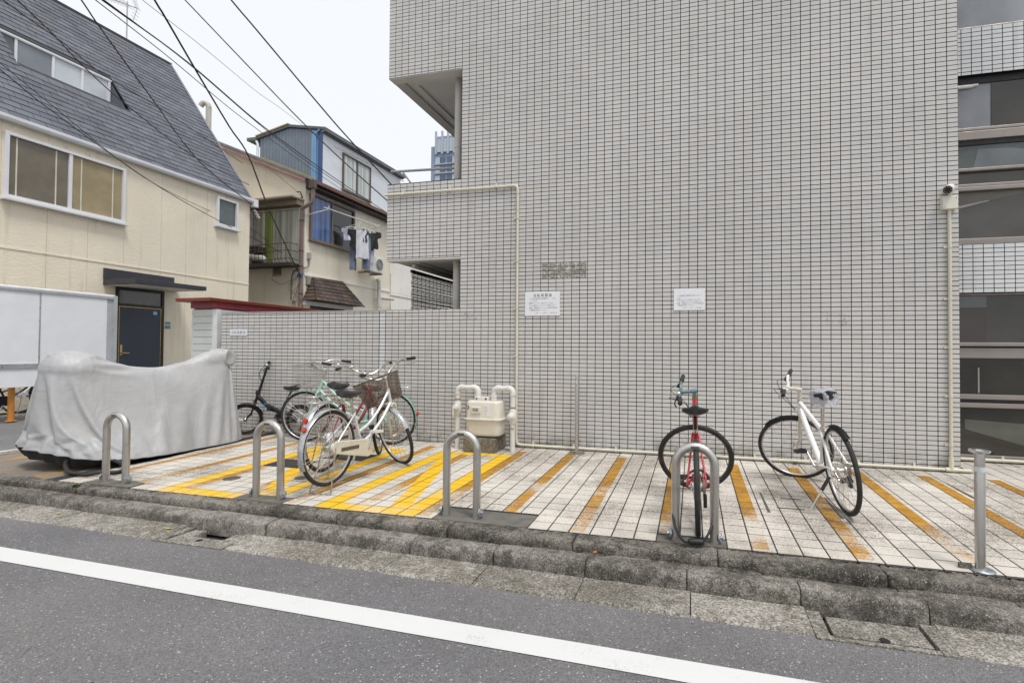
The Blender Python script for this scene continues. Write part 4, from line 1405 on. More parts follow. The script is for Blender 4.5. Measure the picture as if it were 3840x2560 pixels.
            MB(F).lathe([(0.020, -0.018), (0.020, 0.018)], b0 + Vector((0.008, -sg * 0.005, -0.006)), (0, 1, 0), n=10).build('shifter', M_BLK, bar, smooth=40)
            MB(F).tube(curve([b0, b0 + Vector((0.09, -sg * 0.05, 0.0)), hp(hl1) + Vector((0.09, sg * 0.01, -0.03)), hp(hl0) + Vector((0.03, sg * 0.015, 0.03))], 6), 0.0028, 5).build('brake_cable', S.get('cable', M_BLK), bar, smooth=60)
        if S.get('bell'):
            MB(F).sphere(c + Vector((0.0, 0.09, 0.035)), 0.020, sz=(1, 1, 0.8)).build('bell', M_ALLOY, bar, smooth=60)
    else:
        top = hp(hl1 + 0.40)
        MB(F).tube([hp(hl1), hp(hl1 + 0.05), top], [0.022, 0.018, 0.015], 12).bb(hp(hl1).x - 0.03, hp(hl1).x + 0.03, -0.03, 0.03, hp(hl1).z - 0.01, hp(hl1).z + 0.045).build('stem', fm, t, smooth=50)
        hw = 0.24
        c = top
        bar = MB(F).tube(curve([(c.x - 0.02, -hw, c.z + 0.035), (c.x, -0.1, c.z + 0.02), (c.x, 0, c.z), (c.x, 0.1, c.z + 0.02), (c.x - 0.02, hw, c.z + 0.035)], 5), 0.012, 10).build('handlebar', M_BLK, t, smooth=60)
        for sg in (-1, 1):
            MB(F).tube([(c.x - 0.015, sg * (hw - 0.10), c.z + 0.032), (c.x - 0.022, sg * (hw + 0.01), c.z + 0.036)], 0.019, 12).build('grip', M_RUBBER, bar, smooth=50)
            MB(F).tube([(c.x, sg * (hw - 0.12), c.z + 0.02), (c.x + 0.04, sg * (hw - 0.08), c.z), (c.x + 0.03, sg * hw, c.z - 0.02)], 0.006, 6).build('brake_lever', M_BLK, bar, smooth=60)
            MB(F).tube(curve([(c.x, sg * (hw - 0.12), c.z + 0.02), (c.x + 0.10, sg * 0.08, c.z - 0.08), (c.x + 0.07, sg * 0.02, c.z - 0.3), hp(hl0) + Vector((0.03, 0, 0))], 6), 0.003, 5).build('brake_cable', M_BLK, bar, smooth=60)
        MB(F).sphere((c.x + 0.0, hw - 0.13, c.z + 0.055), 0.022, sz=(1, 1, 0.8)).build('bell', M_ALLOY, bar, smooth=60)
    # seat post and saddle
    sp = st + ext * S.get('post', 0.12)
    MB().tube([st - ext * 0.03, sp], 0.0128, 10).build('seat_post', S.get('postm', M_CHROME), t, smooth=60)
    MB().lathe([(0.020, -0.015), (0.020, 0.015)], st, ext, n=12).build('seat_clamp', S.get('clampm', M_ALLOY), t, smooth=40)
    saddle(t, sp + Vector((0.01, 0, 0.05)), S.get('saddlem', M_SADDLE), S.get('sl', 0.26), S.get('sw', 0.10), S.get('stilt', 0.0), S.get('sth', 0.06))
    # drive
    if S.get('case'):
        y = -0.055
        prof = []
        for i in range(13):
            a = -math.pi / 2 + math.pi * i / 12
            prof.append((bb.x + 0.085 * math.cos(a), bb.z + 0.085 * math.sin(a)))
        for i in range(9):
            a = math.pi / 2 + math.pi * i / 8
            prof.append((rear.x + 0.02 + 0.055 * math.cos(a), rear.z + 0.055 * math.sin(a)))
        cs = MB().prism(prof, y - 0.018, y + 0.018, 'y').build('chain_case', S['case'], t, bevel=0.006)
        MB().ob(((bb.x + rear.x) / 2, y - 0.0185, (bb.z + rear.z) / 2), (0.85, 0, 0.0), (0, 0, 1), (0, -1, 0), -0.18, 0.10, -0.012, 0.02, 0, 0.002).build('case_slot', mat('case shadow', (0.10, 0.085, 0.06), 0.7), cs)
    else:
        cr_ = MB().torus((bb.x, -0.045, bb.z), (0, 1, 0), 0.075, 0.006, 28, 6)
        for i in range(5):
            a = i * 2 * math.pi / 5
            cr_.tube([(bb.x, -0.045, bb.z), (bb.x + 0.07 * math.cos(a), -0.045, bb.z + 0.07 * math.sin(a))], 0.006, 6)
        cr_.build('chainring', S.get('crankm', M_BLK), t, smooth=50)
        ch = MB()
        ch.tube([(bb.x, -0.045, bb.z + 0.078), (0, -0.045, r + 0.04)], 0.005, 6).tube([(bb.x, -0.045, bb.z - 0.078), (0.02, -0.045, r - 0.10), (0.0, -0.045, r - 0.05)], 0.005, 6)
        ch.build('chain', M_RUSTY, t)
        MB().lathe([(0.05, -0.012), (0.03, 0.012)], (0, -0.045, r), (0, 1, 0), n=18).build('sprocket', M_RUSTY, t, smooth=30)
        MB().bb(-0.02, 0.03, -0.065, -0.04, r - 0.14, r - 0.05).build('derailleur', M_BLK, t, bevel=0.008)
    ca = RAD(S.get('crank', 30))
    cx, cz = 0.16 * math.cos(ca), 0.16 * math.sin(ca)
    MB().tube([(bb.x, -0.075, bb.z), (bb.x + cx, -0.085, bb.z + cz)], [0.012, 0.009], 8).tube([(bb.x, 0.06, bb.z), (bb.x - cx, 0.075, bb.z - cz)], [0.012, 0.009], 8).tube([(bb.x, -0.08, bb.z), (bb.x, 0.065, bb.z)], 0.012, 10).build('crank', S.get('crankm', M_ALLOY), t, smooth=60)
    pedal(t, (bb.x + cx, -0.135, bb.z + cz), S.get('pedalm', M_BLK), I)
    pedal(t, (bb.x - cx, 0.125, bb.z - cz), S.get('pedalm', M_BLK), I)
    # guards
    if S.get('guard'):
        gm_ = S['guard']
        fg = S.get('fg', (35, 170))
        rg = S.get('rg', (60, 205))
        fender(t, axle, rf, F, fg[0], fg[1], gm_, S.get('gw', 0.026), 'front_mudguard', S.get('gstay', True))
        o = fender(t, rear, r, I, rg[0], rg[1], gm_, S.get('gw', 0.026), 'rear_mudguard', S.get('gstay', True))
        if S.get('refl'):
            a = RAD(S.get('ra', 175))
            p = Vector((math.cos(a) * (r + 0.02), 0, r + math.sin(a) * (r + 0.02)))
            n = Vector((math.cos(a), 0, math.sin(a) * 0.5)).normalized()
            MB().lathe([(0.024, 0), (0.024, 0.012), (0.021, 0.018), (0.0, 0.022)], p, n, n=16).build('reflector', S['refl'], o, smooth=35)
    if S.get('rack'):
        k = MB()
        z = r * 2 + 0.075
        k.tube(curve([(0.20, -0.05, z), (-0.05, -0.06, z), (-0.22, -0.06, z), (-0.26, 0, z), (-0.22, 0.06, z), (-0.05, 0.06, z), (0.20, 0.05, z)], 4), 0.0055, 8)
        for q in (-0.18, -0.08, 0.02, 0.12):
            k.tube([(q, -0.06, z), (q, 0.06, z)], 0.004, 6)
        k.tube([(0.12, 0, z), (-0.24, 0, z)], 0.004, 6)
        for sg in (-1, 1):
            k.tube([(-0.10, sg * 0.06, z), (0, sg * 0.066, r + 0.01)], 0.0045, 6)
            k.tube([(0.19, sg * 0.05, z), (st.x + 0.01, sg * 0.02, st.z - 0.02)], 0.004, 6)
        k.build('rack', S['rack'], t, smooth=50)
    if S.get('stand') == 'double':
        k = MB()
        for sg in (-1, 1):
            k.tube([(0.0, sg * 0.07, r), (-0.03, sg * 0.085, r * 0.5), (-0.085, sg * 0.11, -S.get('lift', 0.05) + 0.006)], 0.0062, 7)
        k.tube(curve([(-0.085, 0.11, -S.get('lift', 0.05) + 0.006), (-0.13, 0.06, -S.get('lift', 0.05) + 0.008), (-0.13, -0.06, -S.get('lift', 0.05) + 0.008), (-0.085, -0.11, -S.get('lift', 0.05) + 0.006)], 5), 0.0058, 7)
        k.build('stand', M_RUSTY, t, smooth=50)
    elif S.get('stand') == 'side':
        e = Vector(S['stand_foot'])
        p0 = Vector((0.10, 0.06, r * 0.80))
        MB().tube([p0, p0.lerp(e, 0.4)], 0.014, 8).build('stand_pivot', M_BLK, t, smooth=50)
        MB().tube([p0.lerp(e, 0.35), e], 0.0075, 8).build('stand', M_ALLOY, t, smooth=50)
    if S.get('basket'):
        bw_, bt, bd, bh = 0.155, 0.195, 0.28, 0.27     # half width bottom/top, depth, height
        o = hp(hl1 + 0.02) + Vector((0.06, 0, S.get('bkz', 0.0)))
        k = MB(F)

        def P(u, v, w):
            hwid = bw_ + (bt - bw_) * w
            dep = bd * (0.78 + 0.22 * w)
            return o + Vector((v * dep - 0.02 * w, (u - 0.5) * 2 * hwid, -0.06 + w * bh))
        nU, nV, nW = S.get('bgrid', (13, 10, 9))
        wr = S.get('bwire', 0.0016)
        for i in range(nU):
            u = i / (nU - 1)
            for v in (0, 1):
                k.tube([P(u, v, 0), P(u, v, 1)], wr, 4, cap=False)
            k.tube([P(u, 0, 0), P(u, 1, 0)], wr, 4, cap=False)
        for j in range(nV):
            v = j / (nV - 1)
            for u in (0, 1):
                k.tube([P(u, v, 0), P(u, v, 1)], wr, 4, cap=False)
            k.tube([P(0, v, 0), P(1, v, 0)], wr, 4, cap=False)
        for l in range(nW):
            w = l / (nW - 1)
            rr = wr * (2.6 if l in (0, nW - 1) else 1)
            k.tube([P(0, 0, w), P(1, 0, w), P(1, 1, w), P(0, 1, w)], rr, 5, closed=True)
        bk = k.build('basket', S['basket'], t, smooth=40)
        if S.get('bside'):
            for u in (0, 1):
                q = MB(F)
                f2 = 0.012 if u == 0 else -0.012
                q.add([P(u, 0.02, 0.04), P(u, 0.98, 0.04), P(u, 0.98, 0.97), P(u, 0.02, 0.97), P(u, 0.02, 0.04) + Vector((0, f2, 0)), P(u, 0.98, 0.04) + Vector((0, f2, 0)), P(u, 0.98, 0.97) + Vector((0, f2, 0)), P(u, 0.02, 0.97) + Vector((0, f2, 0))],
                      [(0, 1, 2, 3), (7, 6, 5, 4), (0, 4, 5, 1), (1, 5, 6, 2), (2, 6, 7, 3), (3, 7, 4, 0)])
                q.build('basket_side', S['bside'], bk)
            q = MB(F)
            q.ob(o + Vector((0.05, 0, -0.045)), (1, 0, 0), (0, 1, 0), (0, 0, 1), -0.03, 0.13, -0.12, 0.12, 0, 0.01)
            q.build('basket_floor', S['bside'], bk)
        for sg in (-1, 1):
            MB(F).tube([P(0.5 + sg * 0.2, 0.6, 0), axle + Vector((0, sg * 0.06, 0))], 0.004, 6).build('basket_stay', M_RUSTY, bk)
    if S.get('lamp'):
        MB(F).lathe([(0.02, -0.04), (0.032, 0.0), (0.034, 0.03), (0.0, 0.036)], hp(hl0 + 0.02) + Vector((0.07, 0.0, 0)), (1, 0, -0.1), n=14).build('front_lamp', S['lamp'], t, smooth=40)
    loc = Vector(S['at'])
    t.matrix_world = Matrix.Translation(loc) @ Matrix.Rotation(RAD(S['head_deg']), 4, 'Z') @ Matrix.Rotation(RAD(S.get('lean', 0)), 4, 'X') @ Matrix.Rotation(S.get('pitch', 0.0), 4, 'Y')
    return t


G = 'bicycles parked on the forecourt'
BIKES = dict(
    silver=dict(label='silver city bicycle with a brown front basket, nearest of the parked cluster', group=G, kind='city', r=0.332, wb=1.07, steer=66, frame=M_SILVER, fork=M_CREAMW, bars='north', head=0.16, seat_top=(0.30, 0, 0.64), post=0.13,
                case=M_CREAMW, guard=M_SILVER, fg=(52, 172), rg=(48, 207), gw=0.030, refl=M_REFL2, ra=148, rack=M_CHROME, stand='double', lift=0.045, basket=M_BASK, bkz=-0.075, bgrid=(25, 17, 15), bwire=0.0026, crank=78, pedalm=M_WHT, hubr=0.045, sw=0.105, rim=M_ALLOY, saddlem=M_SADDLE,
                at=(-1.065, -2.30, 0.014), head_deg=87.5, lean=0, pitch=math.atan2(0.045, 1.07)),
    maroon=dict(label='maroon city bicycle with silver mudguards, half hidden behind the silver one', group=G, kind='city', r=0.332, wb=1.08, steer=22, frame=M_MAROON, fork=M_MAROON, bars='north', head=0.16, seat_top=(0.30, 0, 0.66), post=0.14,
                case=M_SILVER, guard=M_SILVER, fg=(52, 172), rg=(48, 207), gw=0.030, refl=M_REFL, ra=148, rack=M_CHROME, stand='double', lift=0.045, crank=200, pedalm=M_BLK, hubr=0.045, sw=0.105, lamp=M_BLK,
                at=(-1.45, -1.885, 0.018), head_deg=96, lean=0, pitch=math.atan2(0.045, 1.08)),
    mint=dict(label='mint green bicycle with a pale wire basket standing along the low wall', group=G, kind='city', r=0.332, wb=1.20, steer=6, frame=M_MINT, bars='north', barm=M_CHROME, head=0.16, seat_top=(0.30, 0, 0.62), post=0.06,
              case=M_MINT, guard=M_MINT, fg=(50, 172), rg=(48, 200), gw=0.030, refl=M_REFL, ra=168, rack=M_CHROME, stand='double', lift=0.01, basket=mat('wire basket grey', (0.40, 0.38, 0.35), 0.5, 0.5), crank=70, bkz=-0.04, sw=0.09,
              at=(-1.70, -0.30, -0.002), head_deg=187, lean=0),
    folding=dict(label='small black folding bicycle parked furthest left against the low wall', group=G, kind='fold', r=0.22, wb=0.90, steer=44, frame=M_BLACKP, bars='fold', head=0.12, ha=72, seat_top=(0.26, 0, 0.46), post=0.20, bbx=0.36, bbz=0.27, postm=M_BLK,
                 guard=M_BLACKP, fg=(20, 165), rg=(40, 190), gw=0.024, gstay=False, spokes=20, rim=M_BLK, crank=25, sw=0.075, sl=0.25, crankm=M_BLK, clampm=M_BLK, stilt=0.08,
                 at=(-3.20, -0.22, -0.003), head_deg=180, lean=4),
    red=dict(label='red bicycle with its front wheel turned sideways, locked behind the rightmost hoop', group=G, kind='hybrid', r=0.325, wb=1.03, steer=88, rims=1, frame=M_RED, fork=M_RED, bars='flat', barm=M_TEAL, stemm=M_TEAL, head=0.205, headset=mat('gold headset', (0.45, 0.30, 0.08), 0.3, 0.8), stem_h=0.055, stem_l=0.11, bar_w=0.27,
             rake=0.005, top_r=0.018, seat_top=(0.27, 0, 0.67), post=0.12, postm=M_BLK, saddlem=M_BLK, sw=0.092, sl=0.27, sth=0.045, tyre_w=0.019, rim=mat('rim dark gold', (0.10, 0.085, 0.06), 0.4, 0.6), crank=168, crankm=M_BLK, bell=True,
             at=(2.085, -2.50, -0.034), head_deg=90, lean=-1.5),
    white=dict(label='white bicycle leaning on its side stand with a plastic bag over the saddle', group=G, kind='hybrid', r=0.338, wb=1.05, steer=66, frame=M_WHITEP, fork=mat('fork cream', (0.58, 0.55, 0.45), 0.4, var=0.08), bars='flat', barm=M_WHT, stemm=M_CREAMW, head=0.13, stem_h=0.10, stem_l=0.09, stem_rise=0.05, bar_w=0.27, rise=0.05,
               seat_top=(0.29, 0, 0.62), post=0.27, saddlem=M_BLK, sw=0.085, top_r=0.020, down_r=0.026, stay_r=0.011, guard=M_BLK, fg=(62, 132), rg=(72, 128), gw=0.027, gstay=False, rim=M_ALLOY, crank=-135, crankm=M_ALLOY, lever=M_ALLOY,
               stand='side', stand_foot=(0.06, 0.25, 0.03), at=(3.20, -1.76, -0.024), head_deg=96, lean=-7.5),
)
OB = {k: bike(v) for k, v in BIKES.items()}

# bag over the white bicycle's saddle, cable lock of the red one
wbk = OB['white']
st = Vector((0.29, 0, 0.62))
ext = (st - Vector((0.45, 0, 0.28))).normalized()
c = st + ext * 0.27 + Vector((0.01, 0, 0.04))


def bagf(u, v):
    a = u * 2 * math.pi
    nx = noise.noise((math.cos(a) * 2.0, math.sin(a) * 2.0, v * 2.5))
    n2 = noise.noise((math.cos(a) * 5, math.sin(a) * 5, v * 6))
    rr = max(0.002, 0.128 * (1 - v ** 4) ** 0.5) * (1 + 0.26 * nx + 0.16 * n2)
    return wbk.matrix_world @ (c + Vector((math.cos(a) * rr * 1.0 - 0.01, math.sin(a) * rr * 0.70, -0.080 + 0.138 * math.sin(v * math.pi / 2) + 0.035 * nx * (1 - v) + 0.012 * n2)))


bag = MB().grid(40, 16, bagf, closed_u=True)
tb_ = NT('clear plastic bag')
tb_.b.inputs['Alpha'].default_value = 0.66
tb_.bump(tb_.noise(35, 5, 0.7, vec=tb_.pos()), 0.9, 0.02)
tb_.out((0.62, 0.63, 0.68), 0.2, 0, 0.7)
tag(bag.build('plastic_bag', tb_.m, None, smooth=60, origin=wbk.matrix_world @ c, fix=False), 'crumpled clear plastic bag pulled over the saddle of the white bicycle', 'bag')
lk = thing('cable_lock', 'black cable lock looped from the red bicycle around the rightmost hoop', 'lock', (2.07, -2.66, fz(-2.6)))
pts = curve([(1.96, -2.50, 0.30), (1.925, -2.60, 0.20), (1.93, -2.69, 0.09), (1.985, -2.735, 0.0), (2.04, -2.73, -0.008), (2.10, -2.73, -0.006), (2.15, -2.70, 0.05), (2.195, -2.60, 0.17), (2.19, -2.50, 0.30), (2.12, -2.42, 0.38), (2.04, -2.40, 0.37), (1.96, -2.50, 0.30)], 5)
MB().tube(pts, 0.0085, 8).build('cable', M_BLK, lk, smooth=60)
MB().tube([(2.02, -2.735, -0.004), (2.03, -2.735, -0.004), (2.11, -2.73, -0.002), (2.12, -2.73, -0.001)], [0.010, 0.021, 0.021, 0.010], 12).build('combination_barrel', M_BLK, lk, smooth=40)
# frame sticker of the folding bicycle
fbk = OB['folding']
text(fbk, 'BITTO', 0, 0, 0.045, mat('sticker cyan', (0.05, 0.45, 0.75), 0.4), 0, 'CENTER', 1.0, 'sticker')
stk = [c for c in fbk.children if c.name.startswith('sticker')][0]
Mx = Matrix(((-1, 0, 0, 0.585), (0, 0, 1, 0.0305), (0, 1, 0, 0.405), (0, 0, 0, 1)))
rotm = Matrix.Rotation(RAD(31), 4, 'Y')
for v in stk.data.vertices:
    q = Vector((v.co.x, v.co.z, 0))
    v.co = Vector((0.575, 0.0315, 0.415)) + rotm @ Vector((-q.x, 0, q.y))

# bicycles further back in the yard, under the white panel
y1 = dict(BIKES['silver'], label='dark bicycle in the yard, nearer of the two behind the orange post', group='bicycles in the yard beside the cream house', frame=M_BLACKP, fork=M_BLACKP, guard=M_BLACKP, case=M_BLACKP, basket=None, bside=None, refl=None, steer=5, at=(-9.55, -0.42, 0.0), head_deg=82, pitch=0, lift=0.0, lean=0, hubr=0.03)
bike(y1)
y2 = dict(y1, label='grey bicycle in the yard, farther of the two behind the orange post', frame=M_SILVER, case=M_SILVER, steer=-8, at=(-9.95, 0.45, 0.0), head_deg=95)
bike(y2)

# ------------------------------------------------------------------ covered motorcycle
mc = thing('covered_motorcycle', 'motorcycle under a wrinkled silver grey cover left of the bicycles', 'motorcycle', (-4.1, -1.5, -0.02))
RID = [(-2.50, 0.98, 0.12), (-2.42, 1.10, 0.19), (-2.28, 1.17, 0.23), (-2.08, 1.165, 0.21), (-1.90, 1.08, 0.16), (-1.68, 0.97, 0.12), (-1.42, 0.925, 0.10), (-1.15, 0.99, 0.11), (-0.92, 1.11, 0.13), (-0.74, 1.23, 0.15), (-0.62, 1.285, 0.14), (-0.50, 1.21, 0.11)]
xr_ = lambda y: -4.36 + (y + 2.3) * 0.19


def rid(y):
    if y <= RID[0][0]:
        return RID[0][1], RID[0][2]
    for a, b in zip(RID[:-1], RID[1:]):
        if y <= b[0]:
            t = (y - a[0]) / (b[0] - a[0])
            t = t * t * (3 - 2 * t)
            return a[1] + (b[1] - a[1]) * t, a[2] + (b[2] - a[2]) * t
    return RID[-1][1], RID[-1][2]


def crease(x, y, k):
    """a few sharp raised lines"""
    n = 1 - abs(noise.noise((x, y, k))) * 2.2
    return max(0.0, n) ** 3


def cover(u, v):
    a = u * 2 * math.pi
    ca, sa = math.cos(a), math.sin(a)
    # hem in plan: right side towards +x, rear towards -y
    sgx = abs(ca) ** 0.8 * (1 if ca > 0 else -1)
    sgy = abs(sa) ** 0.8 * (1 if sa > 0 else -1)
    yh = -1.47 + sgy * (1.03 if sa < 0 else 0.99)
    rearness = max(0.0, min(1.0, (-1.3 - yh) / 1.1))
    half = (0.47 + 0.22 * rearness) if ca > 0 else 0.45 + 0.27 * rearness
    xh = xr_(yh) + sgx * half + (0.05 * math.sin(yh * 2.6 + 1) if ca > 0 else 0)
    zh = 0.010 + (0.17 * rearness ** 1.5) * (0.30 + 0.70 * max(0, min(1, 0.5 - ca * 0.9))) + 0.06 * max(0, -sa) ** 4
    # the shoulder line the cloth hangs from
    yr = -1.47 + (yh + 1.47) * (0.86 if sa > 0 else 0.84)
    zr, hw = rid(yr)
    xs = xr_(yr) + sgx * hw
    yc = -1.47 + (yh + 1.47) * 0.82
    if v < 0.80:
        t = v / 0.80
        k = t ** 1.12
        P = Vector((xh + (xs - xh) * k, yh + (yr - yh) * k, zh + (zr - 0.025 - zh) * (t ** 0.96)))
    else:
        t = (v - 0.80) / 0.20
        P = Vector((xs + (xr_(yc) - xs) * t, yr + (yc - yr) * t, zr - 0.025 + 0.025 * math.sin(t * math.pi / 2)))
    n = Vector((ca, sa * 1.1, 0.0))
    fall = (1 - v) * 0.85 + 0.15
    f1 = noise.noise((ca * 1.3 + 3, sa * 1.3, v * 0.7 + 1.7))
    f2 = noise.noise((ca * 2.6 + v * 1.2, sa * 2.6 - v * 1.6, v * 1.0 + 9))
    f3 = noise.noise((ca * 8 + v * 3, sa * 8 + v * 2, v * 5 + 4))
    top = min(1, (1 - v) * 4)
    yn = (yh + 1.45) / 0.95
    # swags hung between the two high points along the flanks, pleats falling at the ends
    q = v - 0.42 * yn * yn
    flank = max(0.0, abs(ca) ** 0.7 * (1 if ca > 0 else 0.7))
    fold = lambda x: (0.5 + 0.5 * math.cos(2 * math.pi * x)) ** 2.2
    sw = fold(q * 1.9 + 0.45 * f2 + 0.15) * 0.045 + fold(q * 3.1 + 0.7 * f1 + 0.4) * 0.016
    pl = fold(a * 1.25 + 0.5 * f1 + v * 0.25) * 0.055 + fold(a * 2.6 + 0.7 * f2 - v * 0.3) * 0.022
    ends = 1 - flank
    d = 0.03 * f1 * fall + 0.015 * f2 * fall + 0.004 * f3 + 0.5 * (sw * flank * math.sin(math.pi * min(1, v * 1.15 + 0.08)) + pl * (0.25 + 0.75 * ends) * (1 - v)) * top
    if v < 0.12:                                   # gathered elastic hem
        d += 0.013 * math.sin(a * 34 + 3 * f1) * (1 - v / 0.12) * (0.25 + rearness)
    P += n * d
    return P



def drape():
    """the cover as real cloth: a sewn bag a little too large for the machine, let down over it"""
    NU, NV = 168, 52
    # what stands underneath
    px = MB()
    px.sphere((-4.35, -2.20, 0.98), 1.0, 20, 12, (0.26, 0.25, 0.19))
    px.sphere((-4.24, -1.62, 0.72), 1.0, 20, 12, (0.19, 0.55, 0.20))
    px.sphere((-4.16, -1.10, 0.78), 1.0, 20, 12, (0.19, 0.30, 0.20))
    px.sphere((-4.20, -1.45, 0.42), 1.0, 20, 12, (0.28, 0.75, 0.30))
    px.sphere((-4.06, -0.78, 0.70), 1.0, 20, 12, (0.16, 0.20, 0.48))
    px.sphere((-4.05, -0.66, 1.10), 1.0, 20, 12, (0.24, 0.10, 0.10))
    px.sphere((-4.0, -0.60, 1.25), 1.0, 16, 10, (0.09, 0.10, 0.07))
    px.sphere((-4.06, -0.80, 1.06), 1.0, 16, 10, (0.12, 0.22, 0.10))
    pme = px.mesh('proxy', None)
    po_ = bpy.data.objects.new('proxy', pme)
    COL.objects.link(po_)
    po_.modifiers.new('c', 'COLLISION')
    po_.collision.thickness_outer = 0.012
    po_.collision.cloth_friction = 18
    me = MB().grid(NU, NV, cover, closed_u=True).mesh('drape', None)
    bm = bmesh.new()
    bm.from_mesh(me)
    bmesh.ops.remove_doubles(bm, verts=[v for v in bm.verts if v.co.z > 0.85], dist=0.004)
    bmesh.ops.recalc_face_normals(bm, faces=bm.faces)
    bm.to_mesh(me)
    bm.free()
    co = bpy.data.objects.new('drape', me)
    COL.objects.link(co)
    vg = co.vertex_groups.new(name='pin')
    hemp = [cover(i / NU, 0.0) for i in range(NU)]
    from mathutils import kdtree
    kd = kdtree.KDTree(len(hemp))
    for i, p in enumerate(hemp):
        kd.insert(p, i)
    kd.balance()
    vg.add([v.index for v in me.vertices if kd.find(v.co)[2] < 1e-4], 1.0, 'REPLACE')
    m = co.modifiers.new('cloth', 'CLOTH')
    st = m.settings
    st.quality = 7
    st.mass = 0.25
    st.tension_stiffness = st.compression_stiffness = 22
    st.shear_stiffness = 8
    st.bending_stiffness = 0.35
    st.air_damping = 2.0
    st.vertex_group_mass = 'pin'
    st.shrink_min = -0.045
    m.collision_settings.use_collision = True
    m.collision_settings.distance_min = 0.008
    m.point_cache.frame_start, m.point_cache.frame_end = 1, CLOTH_FRAMES
    for f in range(1, CLOTH_FRAMES + 1):
        scene.frame_set(f)
    ev = co.evaluated_get(bpy.context.evaluated_depsgraph_get())
    vs = [tuple(v.co) for v in ev.data.vertices]
    fs = [tuple(p.vertices) for p in ev.data.polygons]
    bpy.data.objects.remove(co)
    bpy.data.objects.remove(po_)
    scene.frame_set(1)
    ctr = Vector((-4.2, -1.45, 0.5))
    sgn = 0.0
    for f in fs:
        p = [Vector(vs[i]) for i in f]
        sgn += (p[1] - p[0]).cross(p[2] - p[0]).dot(p[0] - ctr)
    out = MB()
    out.v, out.f = vs, (fs if sgn > 0 else [f[::-1] for f in fs])
    return out


CLOTH_FRAMES = 34
cv = drape()


def m_cover():
    t = NT('cover fabric silver')
    f = t.rng(t.noise(1.8, 4, vec=t.pos()), 0.3, 0.7, 0.90, 1.08)
    c = t.scale((0.42, 0.423, 0.43), f)
    c = t.mix(t.rng(t.noise(2.4, 5, 0.65, vec=t.pos()), 0.52, 0.75, 0, 0.45), c, (0.37, 0.345, 0.31))
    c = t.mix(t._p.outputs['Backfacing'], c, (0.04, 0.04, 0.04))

    def ridged(scale, rot, stretch):
        mp = t.n('Mapping')
        mp.inputs['Rotation'].default_value = rot
        mp.inputs['Scale'].default_value = stretch
        t.t.links.new(t.pos(), mp.inputs['Vector'])
        n = t.noise(scale, 3, 0.5, vec=mp.outputs[0], dist=0.7)
        r = t.math('SUBTRACT', 1.0, t.math('MULTIPLY', t.math('ABSOLUTE', t.math('SUBTRACT', n, 0.5)), 5.0), clamp=True)
        return t.math('POWER', r, 2.0)
    h = t.math('ADD', t.math('MULTIPLY', ridged(2.6, (0.5, 0.4, 0.2), (1, 1, 0.4)), 1.0), t.math('MULTIPLY', ridged(5.0, (-0.7, 0.3, 0.6), (1, 0.6, 1)), 0.45))
    h = t.math('ADD', h, t.math('MULTIPLY', ridged(9.0, (0.3, -0.6, 0.9), (1, 0.7, 0.8)), 0.10))
    h = t.math('ADD', h, t.math('MULTIPLY', t.noise(7, 4, 0.5, vec=t.pos(), dist=0.5), 0.25))
    t.bump(h, 0.14, 0.03)
    return t.out(c, 0.5, 0.05, 0.4)


cvo = cv.build('cover', m_cover(), mc, smooth=80, fix=False)
sub = cvo.modifiers.new('smooth', 'SUBSURF')
sub.levels = sub.render_levels = 1


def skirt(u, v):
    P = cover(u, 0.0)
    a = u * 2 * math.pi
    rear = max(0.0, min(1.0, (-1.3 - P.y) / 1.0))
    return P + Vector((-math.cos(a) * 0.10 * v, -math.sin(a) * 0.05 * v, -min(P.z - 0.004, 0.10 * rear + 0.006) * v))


MB().grid(160, 5, skirt, closed_u=True).build('shade_skirt', mat('cover inside shade', (0.02, 0.02, 0.02), 0.9), mc, smooth=60, fix=False)  # black sheet added below the hem to imitate the dark interior
hem = [cover(i / 200, 0.0) for i in range(200)]
MB().tube(hem, 0.005, 6, closed=True).build('hem', mat('hem grey', (0.24, 0.24, 0.24), 0.8), mc, smooth=60)
MB().tube([cover(0.30 + 0.0 * i, 0.02 + 0.78 * i / 40) + Vector((-0.02, -0.01, 0)) * 0 for i in range(41)], 0.003, 5).build('seam', mat('seam grey', (0.25, 0.25, 0.25), 0.8), mc, smooth=60)
MB().torus((-4.22, -2.13, 0.27), (1, 0, 0), 0.235, 0.06, 40, 10).build('rear_tyre', M_TYRE, mc, smooth=60)
MB().torus((-4.10, -0.87, 0.27), (1, 0, 0), 0.24, 0.05, 40, 10).build('front_tyre', M_TYRE, mc, smooth=60)
MB().prism([(-2.2, 0.3), (-1.0, 0.25), (-0.9, 0.5), (-1.4, 0.62), (-2.25, 0.6)], -4.26, -4.08, 'x').build('body', M_BLK, mc, bevel=0.03)  # unseen dark block added so the inside of the cover stays dark
MB().tube(curve([(-3.55, -2.46, 0.0), (-3.45, -2.36, -0.01), (-3.52, -2.22, 0.0), (-3.78, -2.18, 0.05), (-4.0, -2.26, 0.12), (-4.05, -2.42, 0.08), (-3.86, -2.52, 0.0), (-3.62, -2.52, -0.01)], 6), 0.020, 8, closed=True).build('lock_cable', M_BLK, mc, smooth=60)

